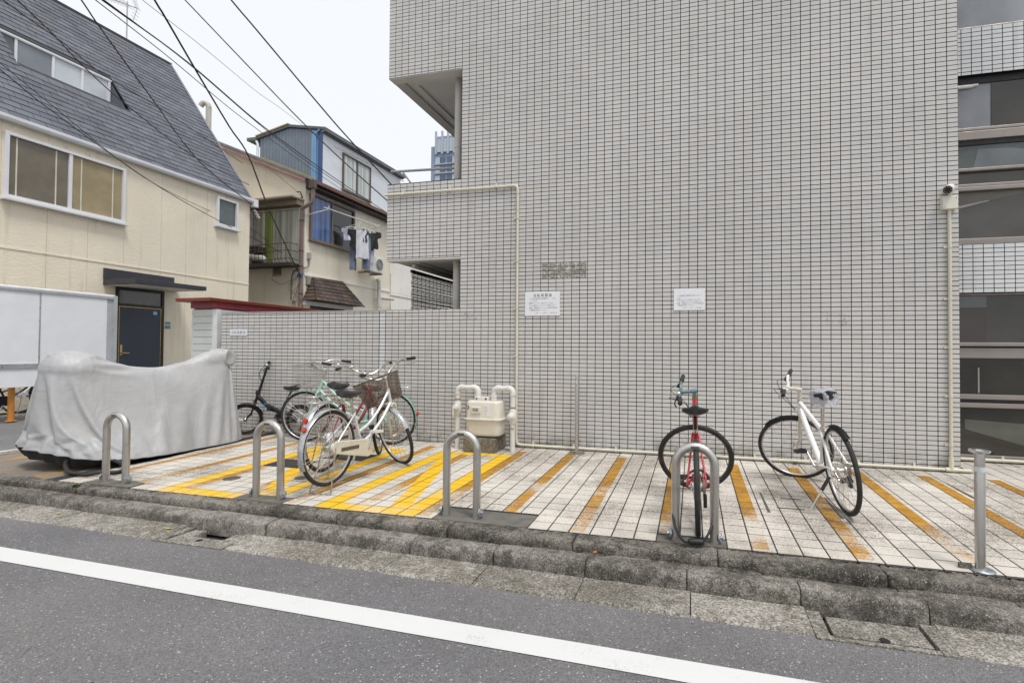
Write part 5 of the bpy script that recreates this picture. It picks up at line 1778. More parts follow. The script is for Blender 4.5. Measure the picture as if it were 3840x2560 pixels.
# ------------------------------------------------------------------ white panel screen with its orange posts
M_PANEL = mat('panel white', (0.84, 0.855, 0.88), 0.35, var=0.03)
M_RAIL = mat('rail aluminium', (0.62, 0.63, 0.65), 0.35, 0.6, 0.06)
pn = thing('panel_screen', 'long white panel screen with an aluminium frame standing in front of the cream house', 'screen', (-8.7, 0, 0))
PX = -8.7
MB().bb(PX - 0.05, PX, -7.0, 1.06, 0.94, 2.14).build('panel', M_PANEL, pn)
MB().bb(PX - 0.05, PX - 0.004, -7.0, 1.23, 0.555, 0.858).build('lower_panel', M_PANEL, pn)
MB().bb(PX - 0.07, PX + 0.012, -7.0, 1.23, 0.858, 0.94).build('middle_rail', M_RAIL, pn)
MB().bb(PX - 0.07, PX + 0.018, -7.0, 1.16, 2.14, 2.175).build('top_rail', M_RAIL, pn)
MB().tube([(PX - 0.02, -7.0, 2.195), (PX - 0.02, 1.20, 2.195)], 0.03, 10).build('top_tube', mat('rail white', (0.72, 0.73, 0.74), 0.3), pn, smooth=50)
MB().bb(PX - 0.06, PX - 0.01, 1.06, 1.165, 0.555, 2.14).build('end_channel', mat('channel grey', (0.45, 0.47, 0.50), 0.4), pn)
MB().bb(PX - 0.07, PX + 0.015, 1.165, 1.235, 0.5, 2.21).build('end_post', M_RAIL, pn)
for y in (-5.6, -4.2, -2.8, -1.4, 0.02):
    MB().bb(PX, PX + 0.004, y - 0.012, y + 0.012, 0.945, 2.135).build('panel_joint', M_RAIL, pn)
    for z in (1.0, 1.3, 1.6, 1.9, 2.08):
        MB().lathe([(0.008, 0), (0.005, 0.003), (0, 0.003)], (PX + 0.004, y, z), (1, 0, 0), n=8).build('rivet', M_RAIL, pn)
M_ORG = mat('orange post paint', (0.55, 0.22, 0.03), 0.5, var=0.15, vs=9, grime=0.5, gcol=(0.16, 0.09, 0.04), gs=9)
for y in (-0.26, 1.2, -3.2):
    MB().tube([(PX - 0.14, y, -0.01), (PX - 0.14, y, 2.0)], 0.042, 12).lathe([(0.075, 0), (0.075, 0.008), (0.05, 0.012)], (PX - 0.14, y, -0.005), n=16).build('orange_post', M_ORG, pn, smooth=40)

# ------------------------------------------------------------------ storage shed with a red roof
sh = thing('storage_shed', 'white clad storage shed with a flat red roof behind the low wall', 'shed', (-5.3, 1, 0))
M_CLAD = mat('cladding pale', (0.60, 0.62, 0.60), 0.5, var=0.05, vs=3)
M_REDR = mat('red roof paint', (0.20, 0.035, 0.018), 0.4, var=0.1)
M_REDF = mat('red fascia', (0.24, 0.03, 0.045), 0.45, var=0.08)
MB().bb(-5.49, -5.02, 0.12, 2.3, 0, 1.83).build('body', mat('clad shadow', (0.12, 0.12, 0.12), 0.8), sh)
n = 17
for i in range(n):
    z0 = 0.02 + 1.80 * i / n
    MB().bb(-5.50, -5.09, 0.105, 0.13, z0, z0 + 1.80 / n - 0.006).build('clad_board', M_CLAD, sh)
    MB().bb(-5.03, -5.005, 0.17, 2.3, z0, z0 + 1.80 / n - 0.006).build('clad_board', M_CLAD, sh)
MB().bb(-5.09, -5.0, 0.10, 0.17, 0.0, 1.82).build('corner_post', mat('corner white', (0.70, 0.71, 0.70), 0.45), sh)
MB().bb(-5.50, -5.0, 0.08, 2.3, 1.835, 1.93).build('fascia', M_REDF, sh)
MB().bb(-5.65, -4.98, -0.05, 2.35, 1.932, 1.985).build('roof', M_REDR, sh, bevel=0.006)

# ------------------------------------------------------------------ cream house on the left
h1 = thing('cream_house', 'cream house with a steep grey slate roof and a roof window, far left', 'house', (-13, 0, 0))
XH, YC = -10.2, 5.74


def m_render(name, col, streak=0.35):
    t = NT(name)
    mp = t.n('Mapping')
    mp.inputs['Scale'].default_value = (4.5, 4.5, 0.35)
    t.t.links.new(t.pos(), mp.inputs['Vector'])
    s = t.rng(t.noise(1.0, 6, 0.65, vec=mp.outputs[0]), 0.52, 0.80, 0, streak)
    c = t.scale(col, t.rng(t.noise(0.9, 4, vec=t.pos()), 0.3, 0.7, 0.95, 1.04))
    c = t.mix(s, c, (col[0] * 0.55, col[1] * 0.48, col[2] * 0.36))
    mp2 = t.n('Mapping')
    mp2.inputs['Scale'].default_value = (1, 1, 2.2)
    t.t.links.new(t.pos(), mp2.inputs['Vector'])
    t.bump(t.noise(22, 4, 0.6, vec=mp2.outputs[0]), 0.5, 0.02)
    return t.out(c, 0.85, 0, 0.25)


M_CREAM = m_render('render cream', (0.83, 0.755, 0.615), 0.5)
M_CREAM2 = m_render('render cream two', (0.78, 0.72, 0.60), 0.5)
M_CREAM3 = m_render('render pale', (0.80, 0.775, 0.72), 0.25)
M_JOINT = mat('siding joint', (0.30, 0.25, 0.18), 0.9)
MB().bb(-17.0, XH - 0.015, -7, YC - 0.01, 0, 5.395).build('wall', M_JOINT, h1)
MB().prism([(-17.0, 5.4), (XH - 0.3, 5.4), (-13.5, 9.6)], YC - 0.2, YC - 0.05, 'y').build('gable_wall', M_CREAM, h1)
JY = [-7.0, -5.6, -4.9, -4.2, -3.5, -2.8, -2.1, -1.4, -0.7, 0.25, 0.965, 1.674, 2.381, 3.211, 3.838, 4.404, 5.06, YC]
for a, b in zip(JY[:-1], JY[1:]):
    for z0, z1 in ((0.0, 3.03), (3.06, 5.40)):
        MB().bb(XH - 0.02, XH, a + 0.003, b - 0.003, z0, z1).build('siding_panel', M_CREAM, h1)
MB().bb(XH - 0.02, XH + 0.012, -7, YC + 0.003, 3.03, 3.06).build('string_course', M_CREAM, h1)
# roof plane
E0 = Vector((XH + 0.02, 0, 5.49))
T0 = Vector((-13.29, 0, 9.80))
SLV = (T0 - E0)
SLEN = SLV.length
SU = SLV / SLEN                                    # up the slope
NR = Vector((0, 1, 0)).cross(SU)
if NR.x < 0:
    NR = -NR


def RP(y, s, n=0.0):
    p = E0 + SU * s + NR * n
    return Vector((p.x, y, p.z))


zs = lambda z: (z - E0.z) / SU.z                   # height to slope distance
DY0, DY1, DS0, DS1 = 1.02, 3.20, zs(7.02), zs(7.86)
M_DECK = mat('roof underlay', (0.05, 0.05, 0.055), 0.9)
dk = MB()
for y0, y1, s0, s1 in ((-7, YC, -0.05, DS0), (-7, YC, DS1, SLEN), (-7, DY0, DS0, DS1), (DY1, YC, DS0, DS1)):
    dk.add([RP(y0, s0), RP(y1, s0), RP(y1, s1), RP(y0, s1), RP(y0, s0, -0.06), RP(y1, s0, -0.06), RP(y1, s1, -0.06), RP(y0, s1, -0.06)], [(0, 1, 2, 3), (7, 6, 5, 4), (0, 4, 5, 1), (1, 5, 6, 2), (2, 6, 7, 3), (3, 7, 4, 0)])
roof = dk.build('roof', M_DECK, h1)
tsl = NT('roof slate')
f = tsl.rng(tsl.island(), 0, 1, 0.84, 1.16)
f = tsl.math('MULTIPLY', f, tsl.rng(tsl.noise(1.1, 5, 0.6, vec=tsl.pos()), 0.25, 0.75, 0.84, 1.16))
csl = tsl.scale((0.108, 0.116, 0.140), f)
csl = tsl.mix(tsl.rng(tsl.noise(0.7, 4, vec=tsl.pos()), 0.5, 0.7, 0, 0.5), csl, (0.118, 0.112, 0.124))
tsl.bump(tsl.noise(60, 4, vec=tsl.pos()), 0.25, 0.008)
M_SLATE = tsl.out(csl, 0.55, 0, 0.4)
EXP, SW = 0.160, 0.290
cand = []
rows = int(SLEN / EXP)
for k in range(rows):
    s0 = k * EXP
    off = (k % 2) * SW / 2 + rnd.uniform(-0.02, 0.02)
    y = -6.9 + off
    while y < YC:
        y1 = min(y + SW, YC + 0.01)
        parts = [(y, y1)]
        if s0 + EXP > DS0 + 0.02 and s0 < DS1 - 0.02:
            parts = [(a, min(b, DY0)) for a, b in parts if a < DY0 - 0.02] + [(max(a, DY1), b) for a, b in parts if b > DY1 + 0.02]
        for a, b in parts:
            if b - a > 0.03:
                q = proj_px(RP((a + b) / 2, s0))
                vis = q and -20 < q[0] < 3840 and -20 < q[1] < 2560
                cand.append((q[2] if vis else 999, a, b, s0))
        y += SW
cand.sort()


def slate(mb, a, b, s0, lift):
    L = EXP + 0.03
    if s0 + L > DS0 and s0 < DS0 and b > DY0 and a < DY1:
        L = max(0.04, min(L, DS0 - s0))
    mb.add([RP(a + 0.0045, s0, 0.016 + lift), RP(b - 0.0045, s0, 0.016 + lift), RP(b - 0.0045, s0 + L, 0.004), RP(a + 0.0045, s0 + L, 0.004), RP(a + 0.0045, s0, 0.002), RP(b - 0.0045, s0, 0.002)], [(0, 1, 2, 3), (4, 5, 1, 0), (0, 3, 4), (1, 5, 2)])


sr = MB()
for k, (dd, a, b, s0) in enumerate(cand):
    lf = rnd.uniform(-0.002, 0.004)
    if k < 300:
        m_ = MB()
        slate(m_, a, b, s0, lf)
        m_.build('roof_slate', M_SLATE, roof, fix=False)
    else:
        slate(sr, a, b, s0, lf)
tag(sr.build('slate_cover', M_SLATE, roof, fix=False), kind='stuff')
M_VERGE = mat('verge metal', (0.22, 0.22, 0.25), 0.5, 0.3)
vb = MB()
vb.add([RP(YC - 0.02, -0.06, 0.03), RP(YC + 0.05, -0.06, 0.03), RP(YC + 0.05, SLEN, 0.03), RP(YC - 0.02, SLEN, 0.03), RP(YC - 0.02, -0.06, -0.07), RP(YC + 0.05, -0.06, -0.07), RP(YC + 0.05, SLEN, -0.07), RP(YC - 0.02, SLEN, -0.07)], [(0, 1, 2, 3), (7, 6, 5, 4), (0, 4, 5, 1), (1, 5, 6, 2), (2, 6, 7, 3), (3, 7, 4, 0)])
vb.build('verge', M_VERGE, roof)
MB().bb(T0.x - 0.3, T0.x + 0.03, -7, YC + 0.05, T0.z - 0.02, T0.z + 0.05).build('ridge_cap', mat('ridge dark', (0.03, 0.03, 0.035), 0.6), roof)
# roof window set back into the slope
wx = RP(0, DS1).x
zb, zt = RP(0, DS0).z, RP(0, DS1).z
rb = RP(0, DS0)
M_WFR = mat('window frame white', (0.72, 0.73, 0.75), 0.35, var=0.04)
dw = thing('x', None, None)
bpy.data.objects.remove(dw)
rw = MB()
for y in (DY0, DY1):                                # cheeks
    rw.add([(wx - 0.05, y, zt), (wx - 0.05, y, zb), (rb.x, y, zb)], [(0, 1, 2)])
rw.add([(wx - 0.05, DY0, zb), (wx - 0.05, DY1, zb), (rb.x, DY1, zb), (rb.x, DY0, zb)], [(0, 1, 2, 3)])
rw.build('window_reveal', mat('reveal slate', (0.10, 0.11, 0.13), 0.6), roof, fix=False)
M_PALE = mat('obscured glass pale', (0.56, 0.60, 0.64), 0.3, var=0.12, vs=1.5)
M_PALE2 = mat('obscured glass grey', (0.22, 0.24, 0.27), 0.25, var=0.15, vs=1.5)


def window(parent, o, U, N, w, h, cols, glass, fm, fw_=0.05, depth=0.06, sill=True, name='window'):
    """o: lower corner; U along the width, N outwards"""
    o, U, N = Vector(o), Vector(U), Vector(N)
    V = Vector((0, 0, 1))
    f = MB()
    f.ob(o, U, V, N, 0, fw_, 0, h, 0, depth)
    f.ob(o, U, V, N, w - fw_, w, 0, h, 0, depth)
    f.ob(o, U, V, N, fw_, w - fw_, 0, fw_, 0, depth)
    f.ob(o, U, V, N, fw_, w - fw_, h - fw_, h, 0, depth)
    for c in cols[1:-1]:
        f.ob(o, U, V, N, c * w - fw_ / 2, c * w + fw_ / 2, fw_, h - fw_, 0, depth * 0.8)
    wn_ = f.build(name, fm, parent, bevel=0.004, segs=1)
    for i, (a, b) in enumerate(zip(cols[:-1], cols[1:])):
        x0 = fw_ if i == 0 else a * w + fw_ / 2
        x1 = w - fw_ if i == len(cols) - 2 else b * w - fw_ / 2
        g = glass[i % len(glass)]
        MB().ob(o, U, V, N, x0, x1, fw_, h - fw_, 0.0, 0.018).build('pane', g, wn_)
    if sill:
        MB().ob(o, U, V, N, -0.03, w + 0.03, -0.05, -0.002, 0, depth + 0.05).build('sill', fm, wn_, bevel=0.004, segs=1)
    return wn_


window(roof, (wx - 0.04, DY0 - 0.06, zb - 0.01), (0, 1, 0), (1, 0, 0), DY1 - DY0 + 0.04, zt - zb - 0.03, [0, 0.17, 0.47, 0.73, 1.0], [mat('pane dusk', (0.11, 0.12, 0.14), 0.25), M_PALE2, M_PALE, M_PALE], M_WFR, 0.05, 0.05, False, 'roof_window')
MB().bb(wx - 0.03, wx + 0.02, DY0, DY1, zt - 0.07, zt - 0.03).build('window_head', M_WFR, roof)


def m_blind(name, col, freq=0.025):
    t = NT(name)
    x = t.xyz()
    s = t.math('FRACT', t.math('DIVIDE', x[2], freq))
    c = t.mix(t.rng(s, 0.72, 0.85, 0, 0.45), col, (col[0] * 0.35, col[1] * 0.33, col[2] * 0.3))
    return t.out(t.scale(c, t.rng(t.noise(3, 3, vec=t.pos()), 0.3, 0.7, 0.9, 1.1)), 0.25, 0, 0.5)


M_BLIND1 = m_blind('blind behind glass dark', (0.19, 0.165, 0.13))
M_BLIND2 = m_blind('blind behind glass tan', (0.36, 0.295, 0.175), 0.012)
bwin = window(h1, (XH, 0.27, 3.97), (0, 1, 0), (1, 0, 0), 2.09, 1.22, [0, 0.5, 1.0], [M_BLIND1, M_BLIND2], M_WFR, 0.06, 0.07)
for y in (0.46, 1.08, 1.52, 2.12):
    MB().bb(XH + 0.0185, XH + 0.021, y - 0.012, y + 0.012, 4.04, 5.12).build('ladder_tape', mat('tape pale', (0.62, 0.62, 0.50), 0.7), bwin)
window(h1, (XH, 4.64, 4.49), (0, 1, 0), (1, 0, 0), 0.655, 0.77, [0, 1.0], [mat('glass teal obscured', (0.10, 0.125, 0.13), 0.2, var=0.15)], M_WFR, 0.06, 0.07)
# gutter
gt = MB()
gt.prism([(XH + 0.015, 5.40), (XH + 0.03, 5.375), (XH + 0.12, 5.375), (XH + 0.14, 5.42), (XH + 0.14, 5.475), (XH + 0.125, 5.475), (XH + 0.12, 5.43), (XH + 0.04, 5.40)], -7, YC + 0.06, 'y')
gt.build('eaves_gutter', mat('gutter white', (0.70, 0.71, 0.74), 0.35, var=0.05), h1)
MB().bb(XH - 0.015, XH + 0.018, -7, YC + 0.04, 5.40, 5.50).build('fascia', mat('fascia white', (0.66, 0.66, 0.68), 0.4), h1)
MB().bb(XH + 0.02, XH + 0.16, YC + 0.0, YC + 0.14, 5.26, 5.48).build('rain_hopper', MATS['gutter white'], h1, bevel=0.01)
ins = MB()
for k in range(3):
    ins.lathe([(0.03, -0.05), (0.04, -0.03), (0.028, -0.01), (0.04, 0.01), (0.028, 0.03), (0.03, 0.05)], (XH + 0.07, YC + 0.12 + 0.05 * k, 5.16 - 0.07 * k), (0.4, 1, -0.6), n=10)
ins.build('insulator', mat('porcelain', (0.55, 0.54, 0.50), 0.3), h1, smooth=40)
MB().tube(curve([(XH + 0.03, YC + 0.1, 5.25), (XH + 0.05, YC + 0.16, 5.0), (XH + 0.02, YC + 0.05, 4.9), (XH + 0.05, YC - 0.04, 5.02), (XH + 0.06, YC + 0.1, 5.2)], 5), 0.007, 5).build('service_cable', M_BLK, h1, smooth=60)
# door, transom, canopy
M_DOOR = mat('door slate blue', (0.040, 0.048, 0.070), 0.4, 0.2, 0.12, 30)
M_DFR = mat('door frame black', (0.018, 0.018, 0.02), 0.4, 0.2)
M_BRASS = mat('brass', (0.50, 0.36, 0.14), 0.3, 0.9)
fr_ = MB()
fr_.bb(XH, XH + 0.045, 2.235, 2.285, 0, 2.56)
fr_.bb(XH, XH + 0.045, 3.235, 3.29, 0, 2.56)
fr_.bb(XH, XH + 0.045, 2.285, 3.235, 2.50, 2.56)
fr_.bb(XH, XH + 0.045, 2.285, 3.235, 2.14, 2.20)
do = fr_.build('door_frame', M_DFR, h1)
MB().bb(XH, XH + 0.018, 2.285, 3.235, 2.20, 2.50).build('transom_pane', m_glass('transom glass', (0.10, 0.10, 0.09)), do)
dr = MB().bb(XH, XH + 0.028, 2.305, 3.215, 0.02, 2.125).build('door', M_DOOR, h1)
MB().bb(XH, XH + 0.034, 2.288, 2.304, 0.0, 2.139).bb(XH, XH + 0.034, 3.216, 3.232, 0.0, 2.139).bb(XH, XH + 0.034, 2.304, 3.216, 2.126, 2.139).build('door_trim', M_BRASS, dr)
MB().bb(XH + 0.028, XH + 0.036, 2.325, 2.375, 1.05, 1.28).bb(XH + 0.036, XH + 0.07, 2.34, 2.36, 1.09, 1.11).bb(XH + 0.06, XH + 0.075, 2.34, 2.50, 1.09, 1.112).build('handle', M_BRASS, dr, bevel=0.003)
MB().lathe([(0.055, 0), (0.055, 0.002)], (XH + 0.0285, 3.09, 2.03), (1, 0, 0), n=20).build('sticker', mat('sticker blue', (0.08, 0.35, 0.50), 0.4), dr)
mb = MB()
mb.bb(XH + 0.0306, XH + 0.0312, 3.05, 3.13, 2.015, 2.045)
mb.build('sticker_band', mat('sticker pale', (0.6, 0.72, 0.78), 0.4), dr)
MB().bb(XH, XH + 0.012, 3.35, 3.475, 1.79, 1.845).build('name_plate', mat('plate teal', (0.14, 0.28, 0.29), 0.4), h1)
MB().bb(XH, XH + 0.012, 3.35, 3.475, 1.68, 1.765).build('name_plate', mat('plate teal', (0.14, 0.28, 0.29), 0.4), h1)
M_CANO = mat('canopy charcoal', (0.045, 0.047, 0.058), 0.45, 0.2, 0.1)
MB().bb(XH, XH + 0.05, 1.98, 3.52, 2.698, 2.925).build('canopy_flashing', M_CANO, h1)
cp = MB()
cp.prism([(1.98, 2.565), (3.62, 2.60), (3.62, 2.695), (1.98, 2.68)], XH + 0.0, XH + 0.93, 'x')
cp.build('canopy', M_CANO, h1, bevel=0.006)
MB().prism([(2.02, 2.556), (3.58, 2.590), (3.58, 2.598), (2.02, 2.564)], XH + 0.03, XH + 0.89, 'x').build('canopy_soffit', mat('canopy white', (0.60, 0.58, 0.52), 0.6), h1)
# vent pipe behind the gable, roof aerial
vp = MB().tube(curve([(-13.45, 7.2, 7.6), (-13.45, 7.2, 9.0), (-13.45, 7.2, 9.18), (-13.50, 7.18, 9.29), (-13.60, 7.13, 9.31), (-13.68, 7.1, 9.20)], 5), 0.085, 12)
vo = vp.build('vent_pipe', mat('vent beige', (0.50, 0.47, 0.43), 0.5, var=0.08), None, smooth=60, origin=(-13, 7.2, 7.6))
tag(vo, 'beige hooked vent pipe rising behind the slate roof', 'vent pipe')
an = thing('tv_aerial', 'thin television aerial on a mast above the slate roof ridge', 'aerial', (-14.0, 5.0, 9.6))
MB().tube([(-14.0, 5.0, 9.5), (-14.0, 5.0, 11.35)], 0.018, 8).build('mast', M_GALV, an, smooth=50)
boom = [Vector((-14.95, 4.75, 11.62)), Vector((-13.72, 5.08, 11.16))]
MB().tube(boom, 0.013, 6).build('boom', M_GALV, an)
for i in range(11):
    p = boom[0].lerp(boom[1], i / 13)
    MB().tube([p + Vector((0.05, -0.16, 0.02)), p + Vector((-0.05, 0.16, -0.02))], 0.006, 5).tube([p, p + Vector((0, 0, 0.13))], 0.005, 5).build('element', M_GALV, an)
for s in (1, -1):
    g_ = MB()
    for k in range(5):
        a = boom[1] + Vector((-0.04 * k, 0, s * 0.085 * k))
        g_.tube([a + Vector((0.04, -0.12, 0)), a + Vector((-0.04, 0.12, 0))], 0.005, 5)
    g_.tube([boom[1], boom[1] + Vector((-0.16, 0, s * 0.34))], 0.007, 5)
    g_.build('reflector', M_GALV, an)

# ------------------------------------------------------------------ weathered house behind
h2 = thing('weathered_house', 'weathered cream house with brown gutter and downpipe between the slate roof and the tiled building', 'house', (-12, 10, 0))
X2, Y2 = -10.28, 8.0
sl2 = (8.31 - 6.745) / (-13.75 + 9.95)
zr2 = lambda x: 6.745 + (x + 9.95) * sl2
MB().prism([(-16, 0), (X2, 0), (X2, zr2(X2) - 0.16), (-16, zr2(-16) - 0.16)], Y2, 19.5, 'y').build('wall', M_CREAM2, h2)
M_TILEG = mat('roof metal green', (0.20, 0.25, 0.23), 0.45, 0.2, 0.15, 5)
M_PINK = mat('fascia dusty pink', (0.40, 0.23, 0.22), 0.6, var=0.12, grime=0.3)
MB().prism([(-16.2, zr2(-16.2) - 0.04), (-9.93, zr2(-9.93) - 0.04), (-9.93, zr2(-9.93) + 0.03), (-16.2, zr2(-16.2) + 0.03)], Y2 - 0.22, 19.6, 'y').build('roof', M_TILEG, h2)
MB().prism([(-16.2, zr2(-16.2) - 0.16), (-10.16, zr2(-10.16) - 0.16), (-10.10, zr2(-10.10) - 0.042), (-16.2, zr2(-16.2) - 0.042)], Y2 - 0.20, Y2 - 0.02, 'y').build('barge_board', M_PINK, h2)
M_OCH = mat('flashing ochre', (0.42, 0.30, 0.10), 0.5, var=0.15)
MB().prism([(-12.0, zr2(-12.0) + 0.035), (-9.93, zr2(-9.93) + 0.035), (-9.93, zr2(-9.93) + 0.075), (-12.0, zr2(-12.0) + 0.075)], Y2 - 0.1, Y2 + 0.05, 'y').build('verge_flashing', M_OCH, h2)
M_BRN = mat('gutter brown', (0.22, 0.125, 0.085), 0.45, var=0.12)
M_BRN2 = mat('downpipe brown', (0.24, 0.175, 0.155), 0.5, var=0.10)
M_DKW = mat('dark timber', (0.04, 0.032, 0.028), 0.7)
gx = -9.90
MB().prism([(gx - 0.05, 6.62), (gx + 0.06, 6.62), (gx + 0.08, 6.72), (gx - 0.07, 6.72)], Y2 - 0.05, 19.5, 'y').build('gutter', M_BRN, h2)
MB().bb(X2, gx - 0.06, Y2 + 0.02, 19.4, 6.50, 6.57).build('eave_board', M_DKW, h2)
MB().bb(gx - 0.10, gx + 0.10, Y2 - 0.20, Y2 - 0.04, 6.42, 6.70).build('rain_hopper', mat('hopper brown', (0.09, 0.07, 0.06), 0.5), h2, bevel=0.01)
MB().tube([(gx, Y2 - 0.10, 6.45), (gx, Y2 - 0.10, 6.02), (gx - 0.06, Y2 - 0.10, 5.96), (X2 - 0.02, Y2 - 0.10, 5.82), (X2 - 0.06, Y2 - 0.08, 5.74), (X2 - 0.06, Y2 - 0.08, 2.0), (X2 - 0.06, Y2 - 0.08, 0)], 0.062, 12).build('downpipe', M_BRN2, h2, smooth=50)
for z in (5.4, 4.4, 3.9, 3.0):
    MB().lathe([(0.072, 0), (0.072, 0.03)], (X2 - 0.06, Y2 - 0.08, z), n=12).build('pipe_bracket', M_DKW, h2)
# front: window bay with canopy and small balcony
N_F = (0, -1, 0)
MB().prism([(-12.55, 6.02), (X2 - 0.03, 6.08), (X2 - 0.03, 6.13), (-12.55, 6.09)], Y2 - 0.55, Y2, 'y').build('bay_canopy', mat('canopy taupe', (0.36, 0.30, 0.235), 0.7, var=0.1), h2)
MB().prism([(-12.5, 5.88), (X2 - 0.06, 5.9), (X2 - 0.06, 6.07), (-12.5, 6.01)], Y2 - 0.30, Y2, 'y').build('bay_head', mat('canopy taupe dark', (0.24, 0.19, 0.14), 0.7), h2)
M_CURT = NT('curtain behind glass')
mp = M_CURT.n('Mapping')
mp.inputs['Scale'].default_value = (9, 9, 0.15)
M_CURT.t.links.new(M_CURT.pos(), mp.inputs['Vector'])
M_CURT = M_CURT.out(M_CURT.scale((0.36, 0.375, 0.335), M_CURT.rng(M_CURT.noise(1, 4, vec=mp.outputs[0]), 0.3, 0.7, 0.55, 1.3)), 0.2, 0, 0.5)


def m_curtain(name, col):
    t = NT(name)
    mp = t.n('Mapping')
    mp.inputs['Scale'].default_value = (8, 8, 0.12)
    t.t.links.new(t.pos(), mp.inputs['Vector'])
    return t.out(t.scale(col, t.rng(t.noise(1, 4, vec=mp.outputs[0]), 0.3, 0.7, 0.5, 1.35)), 0.2, 0, 0.5)


M_CGREEN = m_curtain('curtain green', (0.20, 0.27, 0.06))
M_CBLUE = m_curtain('curtain blue', (0.085, 0.15, 0.33))
M_DKGL = m_glass('dark room glass', (0.028, 0.030, 0.034))
M_TAUP = mat('frame taupe', (0.16, 0.12, 0.10), 0.5)
M_ALUW = mat('frame silver', (0.50, 0.50, 0.48), 0.4, 0.4)
fwd_ = window(h2, (-12.25, Y2 - 0.03, 3.98), (1, 0, 0), N_F, 1.83, 1.86, [0, 0.22, 0.44, 1.0], [M_CURT, M_CGREEN, M_CURT], M_ALUW, 0.045, 0.06, False)
MB().bb(-12.36, -12.24, Y2 - 0.14, Y2 - 0.02, 4.0, 5.86).build('shutter_box', mat('shutter steel', (0.30, 0.30, 0.30), 0.5, 0.4), h2)
rl = MB()
for z in (4.12, 4.38, 4.62):
    rl.tube([(-12.5, Y2 - 0.02, z - 0.03), (-12.48, Y2 - 0.40, z - 0.03), (-10.52, Y2 - 0.40, z + 0.02), (-10.50, Y2 - 0.02, z + 0.02)], 0.013, 6)
for i in range(14):
    x = -12.48 + 1.96 * i / 13
    rl.tube([(x, Y2 - 0.40, 4.62), (x, Y2 - 0.40, 4.14), (x, Y2 - 0.34, 4.04), (x, Y2 - 0.05, 4.0)], 0.009, 5)
rl.build('balcony_rail', mat('rusty rail', (0.10, 0.055, 0.045), 0.7, var=0.25, vs=12), h2)
MB().bb(-12.6, -10.45, Y2 - 0.42, Y2, 3.90, 4.0).build('balcony_floor', M_DKW, h2)
MB().bb(-12.5, -11.75, Y2 - 0.38, Y2 - 0.05, 4.42, 4.58).build('stored_board', M_DKW, h2)
MB().tube([(-12.25, Y2 - 0.25, 4.28), (-11.7, Y2 - 0.25, 4.18), (-11.55, Y2 - 0.28, 4.10)], [0.13, 0.11, 0.07], 12).build('stored_roll', mat('roll white', (0.62, 0.62, 0.60), 0.7), h2, smooth=60)
vt = MB().bb(-11.52, -11.17, Y2 - 0.05, Y2 - 0.002, 3.64, 3.68)
for i in range(5):
    vt.prism([(Y2 - 0.06, 3.70 + 0.065 * i), (Y2 - 0.06, 3.715 + 0.065 * i), (Y2 - 0.005, 3.755 + 0.065 * i), (Y2 - 0.005, 3.74 + 0.065 * i)], -11.50, -11.19, 'x')
vt.build('louvre_vent', mat('louvre beige', (0.42, 0.36, 0.28), 0.7), h2)
MB().bb(-11.50, -11.19, Y2 - 0.004, Y2 - 0.001, 3.69, 4.02).build('vent_shadow', M_DKW, h2)
# right face: window with the blue curtain
N_R = (1, 0, 0)
window(h2, (X2, Y2 + 0.18, 4.85), (0, 1, 0), N_R, 2.32, 1.55, [0, 0.47, 1.0], [M_CBLUE, M_DKGL], M_TAUP, 0.06, 0.08)
MB().bb(X2, X2 + 0.03, Y2, 19.5, 3.62, 3.70).build('string_course', M_CREAM3, h2)
MB().bb(X2, X2 + 0.025, 12.9, 19.5, 0, 6.48).build('wall_extension', M_CREAM3, h2)
# service boxes and wires at the corner
MB().bb(X2, X2 + 0.09, 8.10, 8.22, 4.18, 4.40).build('meter_box', mat('box grey', (0.34, 0.34, 0.33), 0.5), h2, bevel=0.01)
MB().bb(X2, X2 + 0.09, 8.06, 8.20, 3.33, 3.62).build('meter_box', mat('box grey two', (0.26, 0.25, 0.23), 0.5), h2, bevel=0.01)
cw = MB()
cw.tube(curve([(X2 + 0.05, 8.15, 4.18), (X2 + 0.05, 8.12, 3.95), (X2 + 0.02, 7.95, 3.85), (X2 - 0.2, 7.93, 3.82), (X2 - 0.42, 7.93, 3.6), (X2 - 0.44, 7.93, 2.6)], 5), 0.018, 6)
cw.tube(curve([(X2 - 0.1, 7.90, 3.62), (X2 - 0.5, 7.93, 3.45), (X2 - 0.9, 7.95, 3.35), (X2 - 1.3, 7.98, 3.55)], 5), 0.007, 5)
for k in range(6):
    cw.tube(curve([(X2 - 0.08, 7.86, 3.62), (X2 + rnd.uniform(-0.5, 0.1), 7.84, 3.3 + rnd.uniform(-0.2, 0.1)), (X2 + rnd.uniform(-0.4, 0.05), 7.86, 2.9 + rnd.uniform(-0.2, 0.2)), (X2 - 0.3, 7.9, 2.75)], 5), 0.006, 5)
cw.build('service_cable', mat('cable grey', (0.14, 0.13, 0.12), 0.7), h2, smooth=60)
MB().bb(X2 - 0.52, X2 - 0.30, 7.90, 7.99, 2.55, 2.80).build('junction_box', mat('box beige', (0.50, 0.44, 0.33), 0.6), h2, bevel=0.01)
MB().bb(X2 - 0.14, X2 + 0.02, 7.84, 7.92, 3.56, 3.66).build('cable_clip', mat('clip blue', (0.03, 0.08, 0.22), 0.5), h2)
MB().tube([(X2 - 0.22, Y2 - 0.12, 6.36), (X2 - 0.10, Y2 - 0.12, 6.36), (X2 - 0.10, Y2 - 0.02, 6.18), (X2 - 0.22, Y2 - 0.02, 6.18)], 0.02, 6).build('insulator_bracket', M_BLK, h2)
